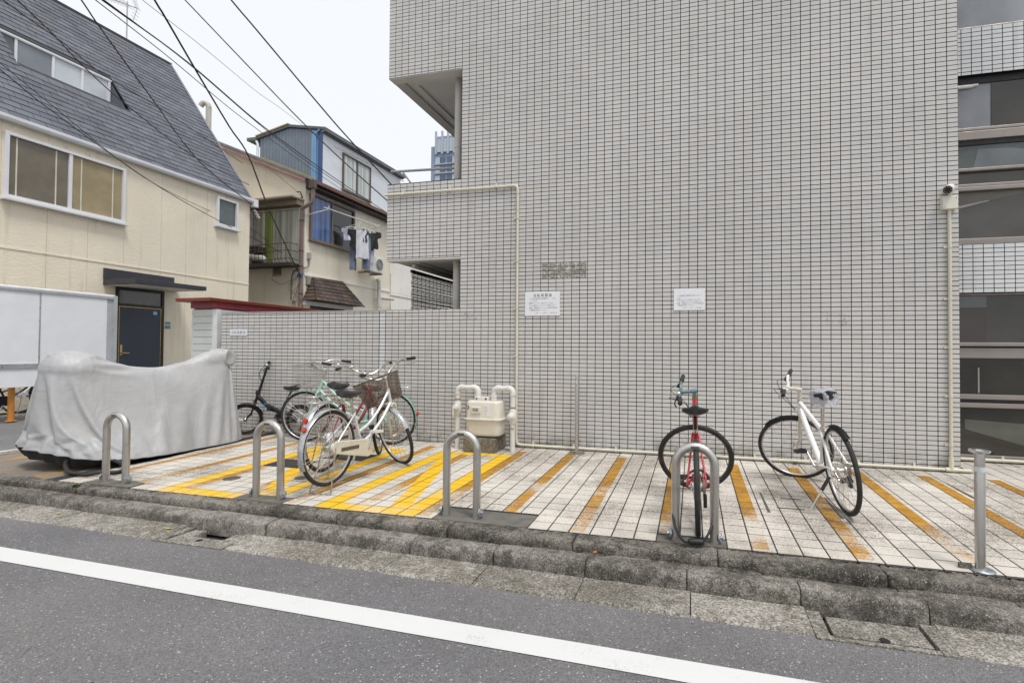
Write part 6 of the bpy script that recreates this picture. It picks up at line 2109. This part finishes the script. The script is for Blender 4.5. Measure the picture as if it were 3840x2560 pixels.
# hipped entrance hood with brown slates
hd = MB()
Wl, Wr, El, Er = Vector((X2, 8.40, 3.66)), Vector((X2, 9.87, 3.70)), Vector((-9.77, 7.95, 2.82)), Vector((-9.77, 10.52, 2.80))
Bl, Br = Vector((X2, 7.95, 2.82)), Vector((X2, 10.52, 2.80))
hd.add([Wl, Wr, Er, El, Bl, Br], [(0, 3, 2, 1), (0, 4, 3), (1, 2, 5), (3, 4, 5, 2)])
hood = hd.build('entrance_hood', mat('hood underlay', (0.03, 0.025, 0.02), 0.8), h2)
tb2 = NT('hood slate brown')
f = tb2.rng(tb2.island(), 0, 1, 0.75, 1.25)
cb = tb2.scale((0.085, 0.062, 0.054), f)
cb = tb2.mix(tb2.rng(tb2.noise(2.2, 4, vec=tb2.pos()), 0.54, 0.70, 0, 0.55), cb, (0.17, 0.11, 0.04))
cb = tb2.mix(tb2.rng(tb2.noise(14, 5, 0.7, vec=tb2.pos()), 0.68, 0.74, 0, 0.8), cb, (0.42, 0.36, 0.24))
M_HOOD = tb2.out(cb, 0.75, 0, 0.3)


def hood_face(A, B, C, D, rows, wid):
    """A,B top edge, D,C bottom edge"""
    nrm = (B - A).cross(D - A).normalized() if (B - A).length > 0.01 else (C - D).cross(A - D).normalized()
    if nrm.z < 0:
        nrm = -nrm
    for k in range(rows):
        t0, t1 = k / rows, (k + 1) / rows + 0.02
        a0, b0, a1, b1 = A.lerp(D, t0), B.lerp(C, t0), A.lerp(D, min(t1, 1.02)), B.lerp(C, min(t1, 1.02))
        L = (b1 - a1).length
        n = max(1, round(L / wid))
        for i in range(n):
            u0, u1 = max(0, (i - (0.5 if k % 2 else 0)) / n), min(1, (i + 1 - (0.5 if k % 2 else 0)) / n)
            if i == n - 1:
                u1 = 1
            p = [a0.lerp(b0, u0) + nrm * 0.008, a0.lerp(b0, u1) + nrm * 0.008, a1.lerp(b1, u1 - 0.006) + nrm * 0.03, a1.lerp(b1, u0 + 0.006) + nrm * 0.03, a1.lerp(b1, u1 - 0.006), a1.lerp(b1, u0 + 0.006)]
            MB().add(p, [(0, 3, 2, 1), (3, 5, 4, 2)]).build('hood_slate', M_HOOD, hood, fix=False)


hood_face(Wl, Wr, Er, El, 7, 0.30)
hood_face(Wl, Wl, El, Bl, 7, 0.22)
MB().bb(X2, X2 + 0.03, 8.3, 10.0, 1.0, 2.72).build('entrance_door', M_DKW, h2)
MB().bb(X2, X2 + 0.10, 7.95, 10.4, 2.66, 2.80).build('hood_beam', M_CREAM3, h2)
wp = MB().tube([(X2 + 0.2, 11.88, 2.0), (X2 + 0.2, 11.88, 3.9), (X2 + 0.16, 11.90, 4.0), (X2 + 0.05, 12.05, 4.03)], 0.075, 12).tube([(X2 + 0.2, 11.95, 3.28), (X2 + 0.2, 12.9, 3.31)], 0.06, 10)
for z in (2.9, 3.65):
    wp.lathe([(0.085, 0), (0.085, 0.06)], (X2 + 0.2, 11.88, z), n=12)
wp.build('waste_pipe', mat('pipe pale grey', (0.46, 0.46, 0.45), 0.5, var=0.08), h2, smooth=50)
MB().tube([(X2 + 0.03, 12.95, 1.5), (X2 + 0.03, 12.95, 4.4)], 0.02, 6).tube([(X2 + 0.03, 12.95, 3.50), (X2 + 0.03, 16, 3.52)], 0.025, 6).build('gas_line', mat('line beige', (0.48, 0.44, 0.38), 0.6), h2, smooth=50)
MB().bb(X2, X2 + 0.08, 11.0 - 0.75, 11.0 - 0.63, 3.18, 3.32).build('outlet_box', mat('box green', (0.05, 0.11, 0.10), 0.5), h2)

# air conditioner on its bracket
ac = thing('air_conditioner', 'white outdoor air conditioner unit with a round fan grille on a wall bracket', 'air conditioner', (-9.95, 11.2, 4.2))
AX = -9.75
MB().bb(-10.05, AX, 10.68, 11.68, 4.19, 4.79).build('case', mat('ac white', (0.68, 0.68, 0.66), 0.4, var=0.04, grime=0.12), ac, bevel=0.02)
fc_ = Vector((AX + 0.002, 11.40, 4.50))
MB().lathe([(0.255, 0), (0.255, 0.012), (0.235, 0.014), (0.235, 0.002), (0.0, 0.002)], fc_, (1, 0, 0), n=36).build('fan_ring', MATS['ac white'], ac, smooth=40)
MB().lathe([(0.232, 0.0), (0.232, 0.0035)], fc_, (1, 0, 0), n=36).build('fan_well', mat('fan dark', (0.10, 0.10, 0.10), 0.6), ac)
gr = MB()
for i in range(7):
    gr.torus(fc_ + Vector((0.012, 0, 0)), (1, 0, 0), 0.035 + 0.032 * i, 0.004, 30, 4)
for i in range(10):
    a = i * math.pi / 5
    gr.tube([fc_ + Vector((0.014, 0, 0)), fc_ + Vector((0.014, 0.23 * math.cos(a), 0.23 * math.sin(a)))], 0.004, 4)
gr.build('fan_grille', mat('grille pale', (0.50, 0.50, 0.48), 0.5), ac)
MB().bb(AX + 0.001, AX + 0.003, 10.80, 11.0, 4.40, 4.425).bb(AX + 0.001, AX + 0.003, 10.82, 11.0, 4.47, 4.50).build('badge', M_INK2, ac)
MB().bb(X2, AX + 0.03, 10.82, 10.87, 4.12, 4.185).bb(X2, AX + 0.03, 11.52, 11.57, 4.12, 4.185).bb(-10.0, -9.95, 10.75, 11.6, 4.135, 4.175).build('bracket', mat('bracket rusty', (0.30, 0.24, 0.17), 0.7, var=0.3, vs=14, rust=0.6), ac)

# laundry pole, drip hanger and the clothes on it
po = thing('laundry_pole', 'pale laundry pole held out on arms below the brown gutter', 'pole', (-9.5, 9.5, 5.85))
MB().tube([(-9.5, 7.95, 5.80), (-9.5, 11.0, 5.89)], 0.022, 8).build('pole', mat('pole pale', (0.62, 0.61, 0.58), 0.4, 0.3), po, smooth=50)
MB().tube([(X2, 8.05, 5.62), (-9.42, 8.05, 5.76), (-9.40, 8.05, 5.86)], 0.02, 6).build('arm', M_WPL, po, smooth=50)
MB().tube([(X2, 10.8, 5.66), (-9.42, 10.8, 5.82), (-9.40, 10.8, 5.92)], 0.02, 6).build('arm', M_WPL, po, smooth=50)
hg = thing('clothes_hanger', 'white square drip hanger with pegs hanging from the laundry pole', 'hanger', (-9.5, 9.7, 5.5))
hz = 5.50
fr2 = MB()
for a, b in (((-9.80, 9.40), (-9.22, 9.40)), ((-9.22, 9.40), (-9.22, 10.35)), ((-9.22, 10.35), (-9.80, 10.35)), ((-9.80, 10.35), (-9.80, 9.40)), ((-9.51, 9.40), (-9.51, 10.35)), ((-9.80, 9.72), (-9.22, 9.72)), ((-9.80, 10.03), (-9.22, 10.03))):
    fr2.tube([(a[0], a[1], hz), (b[0], b[1], hz)], 0.016, 6)
fr2.build('hanger_frame', M_WHT, hg)
st_ = MB()
for x_, y_ in ((-9.80, 9.40), (-9.22, 9.40), (-9.22, 10.35), (-9.80, 10.35)):
    st_.tube([(x_, y_, hz), (-9.5, 9.82, 5.76)], 0.005, 4)
st_.tube([(-9.5, 9.82, 5.74), (-9.5, 9.82, 5.86)], 0.012, 6)
st_.build('hook', M_WHT, hg)
pg = MB()
for k in range(16):
    x_, y_ = rnd.choice((-9.80, -9.51, -9.22)), 9.42 + rnd.random() * 0.9
    pg.bb(x_ - 0.01, x_ + 0.01, y_ - 0.03, y_ + 0.03, hz - 0.10, hz - 0.015)
pg.build('peg', M_WHT, hg)


def cloth(name, label, o, U, w, h, m, shape, seed, thick=0.02):
    """hanging piece: o top centre, U along its width; shape(v) gives relative width"""
    o, U = Vector(o), Vector(U).normalized()
    o.y = 10.0 + (o.y - 9.9) * 0.74
    N = U.cross(Vector((0, 0, 1)))

    def P(u, v, s):
        ww = w * shape(v)
        a = (u - 0.5)
        wave = 0.035 * noise.noise((a * 4 + seed, v * 1.5, seed)) * (0.3 + v) + 0.03 * math.sin(a * 9 + seed) * v
        th = thick * (1 - (2 * a) ** 2) * 0.8 + 0.003
        return o + U * (a * ww + 0.03 * noise.noise((seed, v * 3, 0))) + N * (wave + s * th) + Vector((0, 0, -v * h * (1 - 0.04 * noise.noise((a * 5, seed, 1)))))
    mb = MB().grid(11, 14, lambda u, v: P(u, v, 1)).grid(11, 14, lambda u, v: P(1 - u, v, -1))
    ob_ = mb.build(name, m, None, smooth=70, origin=o)
    return tag(ob_, label, 'clothing', 'washing hung on the laundry pole')


tee = lambda v: 1.0 if v < 0.32 else 0.68
jean = lambda v: 1.0 - 0.25 * v
plain = lambda v: 1.0
C_BLK = mat('cloth black', (0.018, 0.018, 0.022), 0.9, var=0.2)
C_WHT = mat('cloth white', (0.62, 0.63, 0.68), 0.9, var=0.06)
C_LAV = mat('cloth lavender', (0.50, 0.49, 0.64), 0.9, var=0.08)
C_NAVY = mat('cloth navy', (0.03, 0.045, 0.09), 0.9, var=0.2)
C_DEN = mat('denim', (0.17, 0.21, 0.27), 0.9, var=0.35, vs=6)
dU = Vector((0.55, 0.83, 0))
cloth('shirt', 'lavender top, leftmost piece on the drip hanger', (-9.62, 8.98, 5.44), (0.8, 0.6, 0), 0.42, 0.42, C_LAV, tee, 1)
cloth('shirt', 'black short sleeved shirt at the left of the drip hanger', (-9.45, 9.18, 5.42), dU, 0.52, 0.62, C_BLK, tee, 2)
cloth('shirt', 'long white shirt hanging lowest of the shirts, left of the two white ones', (-9.28, 9.42, 5.42), dU, 0.42, 0.98, C_WHT, plain, 3)
cloth('shirt', 'pale lavender white shirt right beside the long white shirt', (-9.32, 9.62, 5.42), dU, 0.36, 0.98, C_LAV, plain, 4)
cloth('shirt', 'short dark grey top between the two long white shirts', (-9.24, 9.52, 5.43), dU, 0.30, 0.40, mat('cloth charcoal', (0.05, 0.05, 0.06), 0.9), tee, 5)
cloth('trousers', 'navy trousers hanging in the middle of the drip hanger', (-9.40, 9.80, 5.42), dU, 0.24, 0.95, C_NAVY, jean, 6)
cloth('jeans', 'grey blue jeans leg hanging left under the white shirts', (-9.62, 9.36, 4.95), dU, 0.26, 0.92, C_DEN, plain, 7)
cloth('jeans', 'grey blue jeans leg hanging right above the air conditioner bracket', (-9.34, 9.90, 5.30), dU, 0.28, 1.20, C_DEN, plain, 8)
cloth('shirt', 'dark olive shirt on the right half of the drip hanger', (-9.34, 10.12, 5.42), dU, 0.36, 0.60, mat('cloth olive', (0.045, 0.05, 0.045), 0.9), tee, 9)
cloth('trousers', 'black trousers hanging behind the right hand jeans leg', (-9.52, 10.18, 5.42), dU, 0.26, 1.10, C_BLK, jean, 10)
cloth('shirt', 'large black shirt, rightmost piece on the laundry pole', (-9.50, 10.62, 5.62), (0.35, 0.94, 0), 0.78, 0.66, C_BLK, tee, 11)
cloth('shirt', 'lavender shirt hanging behind the large black shirt', (-9.62, 10.66, 5.48), (0.35, 0.94, 0), 0.66, 0.78, C_LAV, tee, 12)

# ------------------------------------------------------------------ blue and white house further back
h3 = thing('blue_house', 'blue and white metal clad house rising behind the weathered house', 'house', (-13, 13, 0))
Y3, X3 = 10.5, -11.72
M_BLUE = mat('metal pale blue', (0.18, 0.33, 0.52), 0.4, 0.1, 0.06)
M_DBLUE = mat('metal deep blue', (0.045, 0.085, 0.22), 0.4, 0.1, 0.06)
M_CORR = mat('corrugated slate blue', (0.165, 0.19, 0.23), 0.45, 0.2, 0.08)
M_W3 = mat('house white', (0.66, 0.68, 0.73), 0.5, var=0.03)
poly = [(-14.66, 0), (X3, 0), (X3, 9.60), (-13.25, 9.86), (-14.66, 9.58)]
MB().prism(poly, Y3 + 0.03, 16.0, 'y').build('wall', M_W3, h3)
co = MB()
n = 64
xs_ = [-14.66 + (2.44) * i / n for i in range(n + 1)]
topz = lambda x: 9.58 + (x + 14.66) * 0.2 if x < -13.25 else 9.86 - (x + 13.25) * 0.17
vs, fs = [], []
for i, x_ in enumerate(xs_):
    yy = Y3 + 0.03 - (0.022 if i % 4 in (1, 2) else 0.004)
    vs += [(x_, yy, 6.0), (x_, yy, topz(x_))]
for i in range(n):
    fs.append((2 * i, 2 * i + 2, 2 * i + 3, 2 * i + 1))
co.add(vs, fs)
co.build('corrugated_cladding', M_CORR, h3, fix=False)
MB().prism([(-12.21, 6), (-11.90, 6), (-11.90, 9.62), (-12.21, 9.68)], Y3, Y3 + 0.03, 'y').build('blue_panel', M_BLUE, h3)
MB().bb(-11.89, X3 + 0.012, Y3 - 0.01, Y3 + 0.03, 6, 9.58).build('corner_panel', M_DBLUE, h3)
MB().tube([(-11.98, Y3 - 0.06, 9.45), (-11.98, Y3 - 0.06, 6.5)], 0.035, 8).tube([(-11.80, Y3 - 0.06, 9.62), (-11.90, Y3 - 0.06, 9.55), (-11.98, Y3 - 0.06, 9.45)], 0.035, 8).build('downpipe', M_BLUE, h3, smooth=50)
M_R3 = mat('roof dark grey', (0.10, 0.105, 0.115), 0.5, 0.2)
rf = MB()
rf.prism([(-14.85, 9.54), (-13.25, 9.88), (X3 + 0.18, 9.60), (X3 + 0.18, 9.70), (-13.25, 9.98), (-14.85, 9.64)], Y3 - 0.06, 16.2, 'y')
rf.build('roof', M_R3, h3)
MB().prism([(-14.8, 9.655), (-13.25, 9.985), (-13.25, 10.03), (-14.8, 9.70)], Y3 - 0.08, Y3 + 0.10, 'y').build('verge_flashing', M_OCH, h3)
MB().bb(-15.2, -14.75, Y3 - 0.1, Y3 + 0.6, 9.50, 9.62).build('side_gutter', mat('gutter moss', (0.13, 0.14, 0.11), 0.7), h3)
MB().tube([(-14.80, Y3 - 0.03, 9.5), (-14.72, Y3 - 0.03, 9.35), (-14.72, Y3 - 0.03, 7)], 0.05, 8).build('downpipe', M_W3, h3, smooth=50)
ev = MB()
for k in range(4):
    ev.bb(X3 + 0.02 + 0.05 * k, X3 + 0.05 + 0.05 * k, Y3 - 0.06, 16.1, 9.50 + 0.02 * k, 9.60)
ev.build('eaves', mat('eaves grey', (0.16, 0.165, 0.18), 0.5), h3)
window(h3, (X3, 11.68, 7.70), (0, 1, 0), N_R, 1.86, 1.50, [0, 0.5, 1.0], [m_curtain('curtain pale', (0.50, 0.53, 0.52)), m_curtain('curtain pale two', (0.42, 0.45, 0.44))], mat('frame bronze', (0.10, 0.075, 0.055), 0.4), 0.05, 0.07)
MB().tube([(X3 + 0.25, 10.9, 9.12), (X3 + 0.30, 15.8, 9.30)], 0.018, 6).build('clothes_rail', M_GALV, h3)

# ------------------------------------------------------------------ distant tower
tw_ = thing('tower_block', 'distant blue grey high rise tower seen through the balcony opening', 'building', (-76, 158, 0))
M_TW = mat('tower blue grey', (0.26, 0.33, 0.44), 0.6, var=0.05, vs=0.2)
M_TWL = mat('tower light', (0.42, 0.47, 0.54), 0.6, var=0.05, vs=0.2)
M_TWG = mat('tower glass', (0.10, 0.14, 0.21), 0.2)
M_TWP = mat('tower pane pale', (0.45, 0.50, 0.56), 0.3)
MB().bb(-83.3, -66, 150, 166, 0, 69.5).bb(-81.3, -66, 149.6, 166, 69.5, 72.5).build('wall', M_TW, tw_)
for x_ in (-81.2, -78.9, -76.8, -74.5):
    MB().bb(x_ - 0.35, x_ + 0.35, 149.2, 149.6, 66.5, 74.2).build('fin', M_TWL, tw_)
for k in range(16):
    z0 = 66.8 - 3.05 * (k + 1) - 0.2
    for i, (xa, xb) in enumerate(((-81.6, -79.9), (-79.6, -78.2), (-77.2, -75.6), (-75.4, -73.6), (-72.6, -70.5), (-70, -68))):
        w_ = MB().bb(xa, xb, 149.7, 150.02, z0, z0 + 2.0).build('window', M_TWG if (i in (1, 2) and k % 1 == 0) else M_TWP, tw_)
    MB().bb(-82, -67, 149.4, 150.0, z0 - 0.55, z0 - 0.2).build('balcony_band', M_TWL, tw_)
for xa, xb in ((-80.8, -79.3), (-78.5, -77.2), (-76.4, -74.9), (-73.9, -72.5)):
    MB().bb(xa, xb, 149.45, 149.6, 67.2, 71.6).build('crown_pane', M_TWP, tw_)

# ------------------------------------------------------------------ bamboo blind in the ground floor opening
bs = thing('bamboo_blind', 'brown bamboo blind hanging in the ground floor balcony opening', 'blind', (-2.02, 1.5, 1.2))
M_BAM = mat('bamboo grey brown', (0.50, 0.45, 0.38), 0.7, var=0.25, vs=9, isl=0.35)
sl_ = MB()
nS = 62
for k in range(nS):
    z = 1.15 + 1.20 * k / nS + rnd.uniform(-0.003, 0.003)
    y1_ = 3.6
    sl_.tube([(-1.93 + rnd.uniform(-0.004, 0.004), 0.53 + rnd.uniform(-0.01, 0.01), z), (-1.93, 1.9, z + rnd.uniform(-0.004, 0.004)), (-1.93, y1_, z + rnd.uniform(-0.004, 0.004))], 0.0072, 5)
tag(sl_.build('slats', M_BAM, bs), kind='stuff')
cdz = MB()
for i in range(26):
    y = 0.56 + 0.12 * i
    cdz.tube([(-1.917, y, 1.13), (-1.917, y, 2.37)], 0.0035, 4)
cdz.build('cord', mat('cord dark', (0.05, 0.045, 0.05), 0.9), bs)
MB().bb(-1.945, -1.905, 0.52, 3.62, 2.345, 2.385).build('head_rail', M_DKW, bs)
MB().bb(-1.85, -1.80, 0.4, 3.7, 2.39, 2.44).build('curtain_track', M_WHT, bs)

# ------------------------------------------------------------------ overhead cables
CAB = [
    ('thick cable ending at the eave corner of the cream house', 0.011, [(-5.07, -2.48, 6.1), (-5.97, -1.19, 5.92), (-6.3, -0.73, 5.86), (-7.26, 0.7, 5.68), (-8.77, 2.99, 5.42), (-10.16, 5.8, 5.32)]),
    ('thickest cable, sweeping steeply down to the brown downpipe of the weathered house', 0.017, [(-5.36, -1.54, 7.06), (-6.02, -0.18, 6.6), (-6.13, 0.06, 6.52), (-6.64, 1.11, 6.16), (-7.19, 2.26, 5.78), (-7.58, 3.13, 5.51), (-8.69, 4.92, 4.78), (-10.33, 7.86, 3.62)]),
    ('upper cable of the close pair running to the far end of the brown gutter', 0.012, [(-6.44, -1.87, 6.55), (-6.81, -0.4, 6.6), (-7.26, 1.37, 6.66), (-7.96, 3.68, 6.61), (-8.53, 5.8, 6.64), (-9.24, 8.57, 6.72), (-10.22, 12.51, 6.89)]),
    ('lower cable of the close pair running to the far end of the brown gutter', 0.009, [(-6.4, -1.86, 6.57), (-6.78, -0.39, 6.6), (-7.24, 1.38, 6.63), (-7.93, 3.69, 6.56), (-8.53, 5.86, 6.55), (-9.24, 8.62, 6.63), (-10.22, 12.52, 6.77)]),
    ('thin cable just left of the close pair, ending on the green roof edge', 0.008, [(-6.37, -1.95, 6.52), (-6.91, -0.42, 6.6), (-7.52, 1.26, 6.69), (-8.24, 3.16, 6.74), (-8.88, 4.95, 6.84), (-9.85, 7.72, 7.02), (-11.28, 11.91, 7.35)]),
    ('thinnest cable, ending at the top corner of the blue house', 0.005, [(-6.25, -1.53, 6.85), (-7.23, 0.52, 7.27), (-8.14, 2.44, 7.68), (-9.44, 5.12, 8.21), (-10.13, 6.63, 8.56), (-11.11, 8.7, 9.01), (-12.1, 10.8, 9.46)]),
    ('cable ending beside the cream conduit on the balcony wall', 0.009, [(-5.7, -1.25, 7.14), (-4.61, -0.83, 5.93), (-3.75, -0.5, 4.98), (-3.36, -0.35, 4.55), (-2.98, -0.2, 4.15), (-2.54, -0.04, 3.72), (-2.03, 0.13, 3.25)]),
    ('rightmost cable, ending on top of the balcony parapet', 0.009, [(-3.56, -2.12, 6.0), (-3.14, -1.46, 5.26), (-3.0, -1.25, 5.03), (-2.59, -0.62, 4.34), (-2.38, -0.31, 4.01), (-1.98, 0.14, 3.47)]),
    ('leftmost cable crossing the slate roof above the roof window', 0.008, [(-6.38, -2.71, 5.86), (-7.0, -1.47, 5.92), (-7.21, -1.05, 5.94), (-7.46, -0.54, 5.98), (-8.02, 0.54, 6.01), (-8.66, 1.97, 6.19), (-10.42, 5.67, 6.52)]),
    ('second cable from the left, crossing the slate roof and the roof window', 0.009, [(-6.07, -2.65, 5.99), (-6.81, -1.42, 5.92), (-7.2, -0.76, 5.88), (-7.58, -0.16, 5.82), (-8.29, 1.07, 5.78), (-9.59, 3.55, 5.82), (-10.3, 5.78, 5.92)]),
    ('cable crossing the cream wall below the gutter towards the small balcony', 0.008, [(-7.82, -2.08, 5.83), (-8.33, -0.78, 5.51), (-8.61, -0.06, 5.33), (-9.13, 1.42, 5.03), (-9.56, 2.74, 4.81), (-9.95, 4.24, 4.62), (-10.45, 6.6, 4.36), (-10.75, 7.58, 4.3)]),
    ('thin cable crossing the cream wall just above its lower neighbour', 0.006, [(-7.76, -2.11, 5.89), (-8.33, -0.78, 5.61), (-8.73, 0.15, 5.41), (-9.55, 2.1, 5.01), (-10.05, 3.79, 4.85), (-10.55, 6.0, 4.78), (-11.31, 7.55, 4.69)]),
    ('short thin wire running to the black insulator under the pink barge board', 0.005, [(-10.3, 5.85, 6.75), (-10.34, 6.55, 6.66), (-10.37, 7.33, 6.44), (-10.42, 7.86, 6.30)]),
]
M_CABLE = mat('cable black', (0.02, 0.02, 0.025), 0.6)
for lb, r_, pts in CAB:
    o = MB().tube(curve(pts, 6), r_, 6).build('overhead_cable', M_CABLE, None, smooth=60, origin=pts[-1])
    tag(o, lb, 'cable', 'overhead cables')
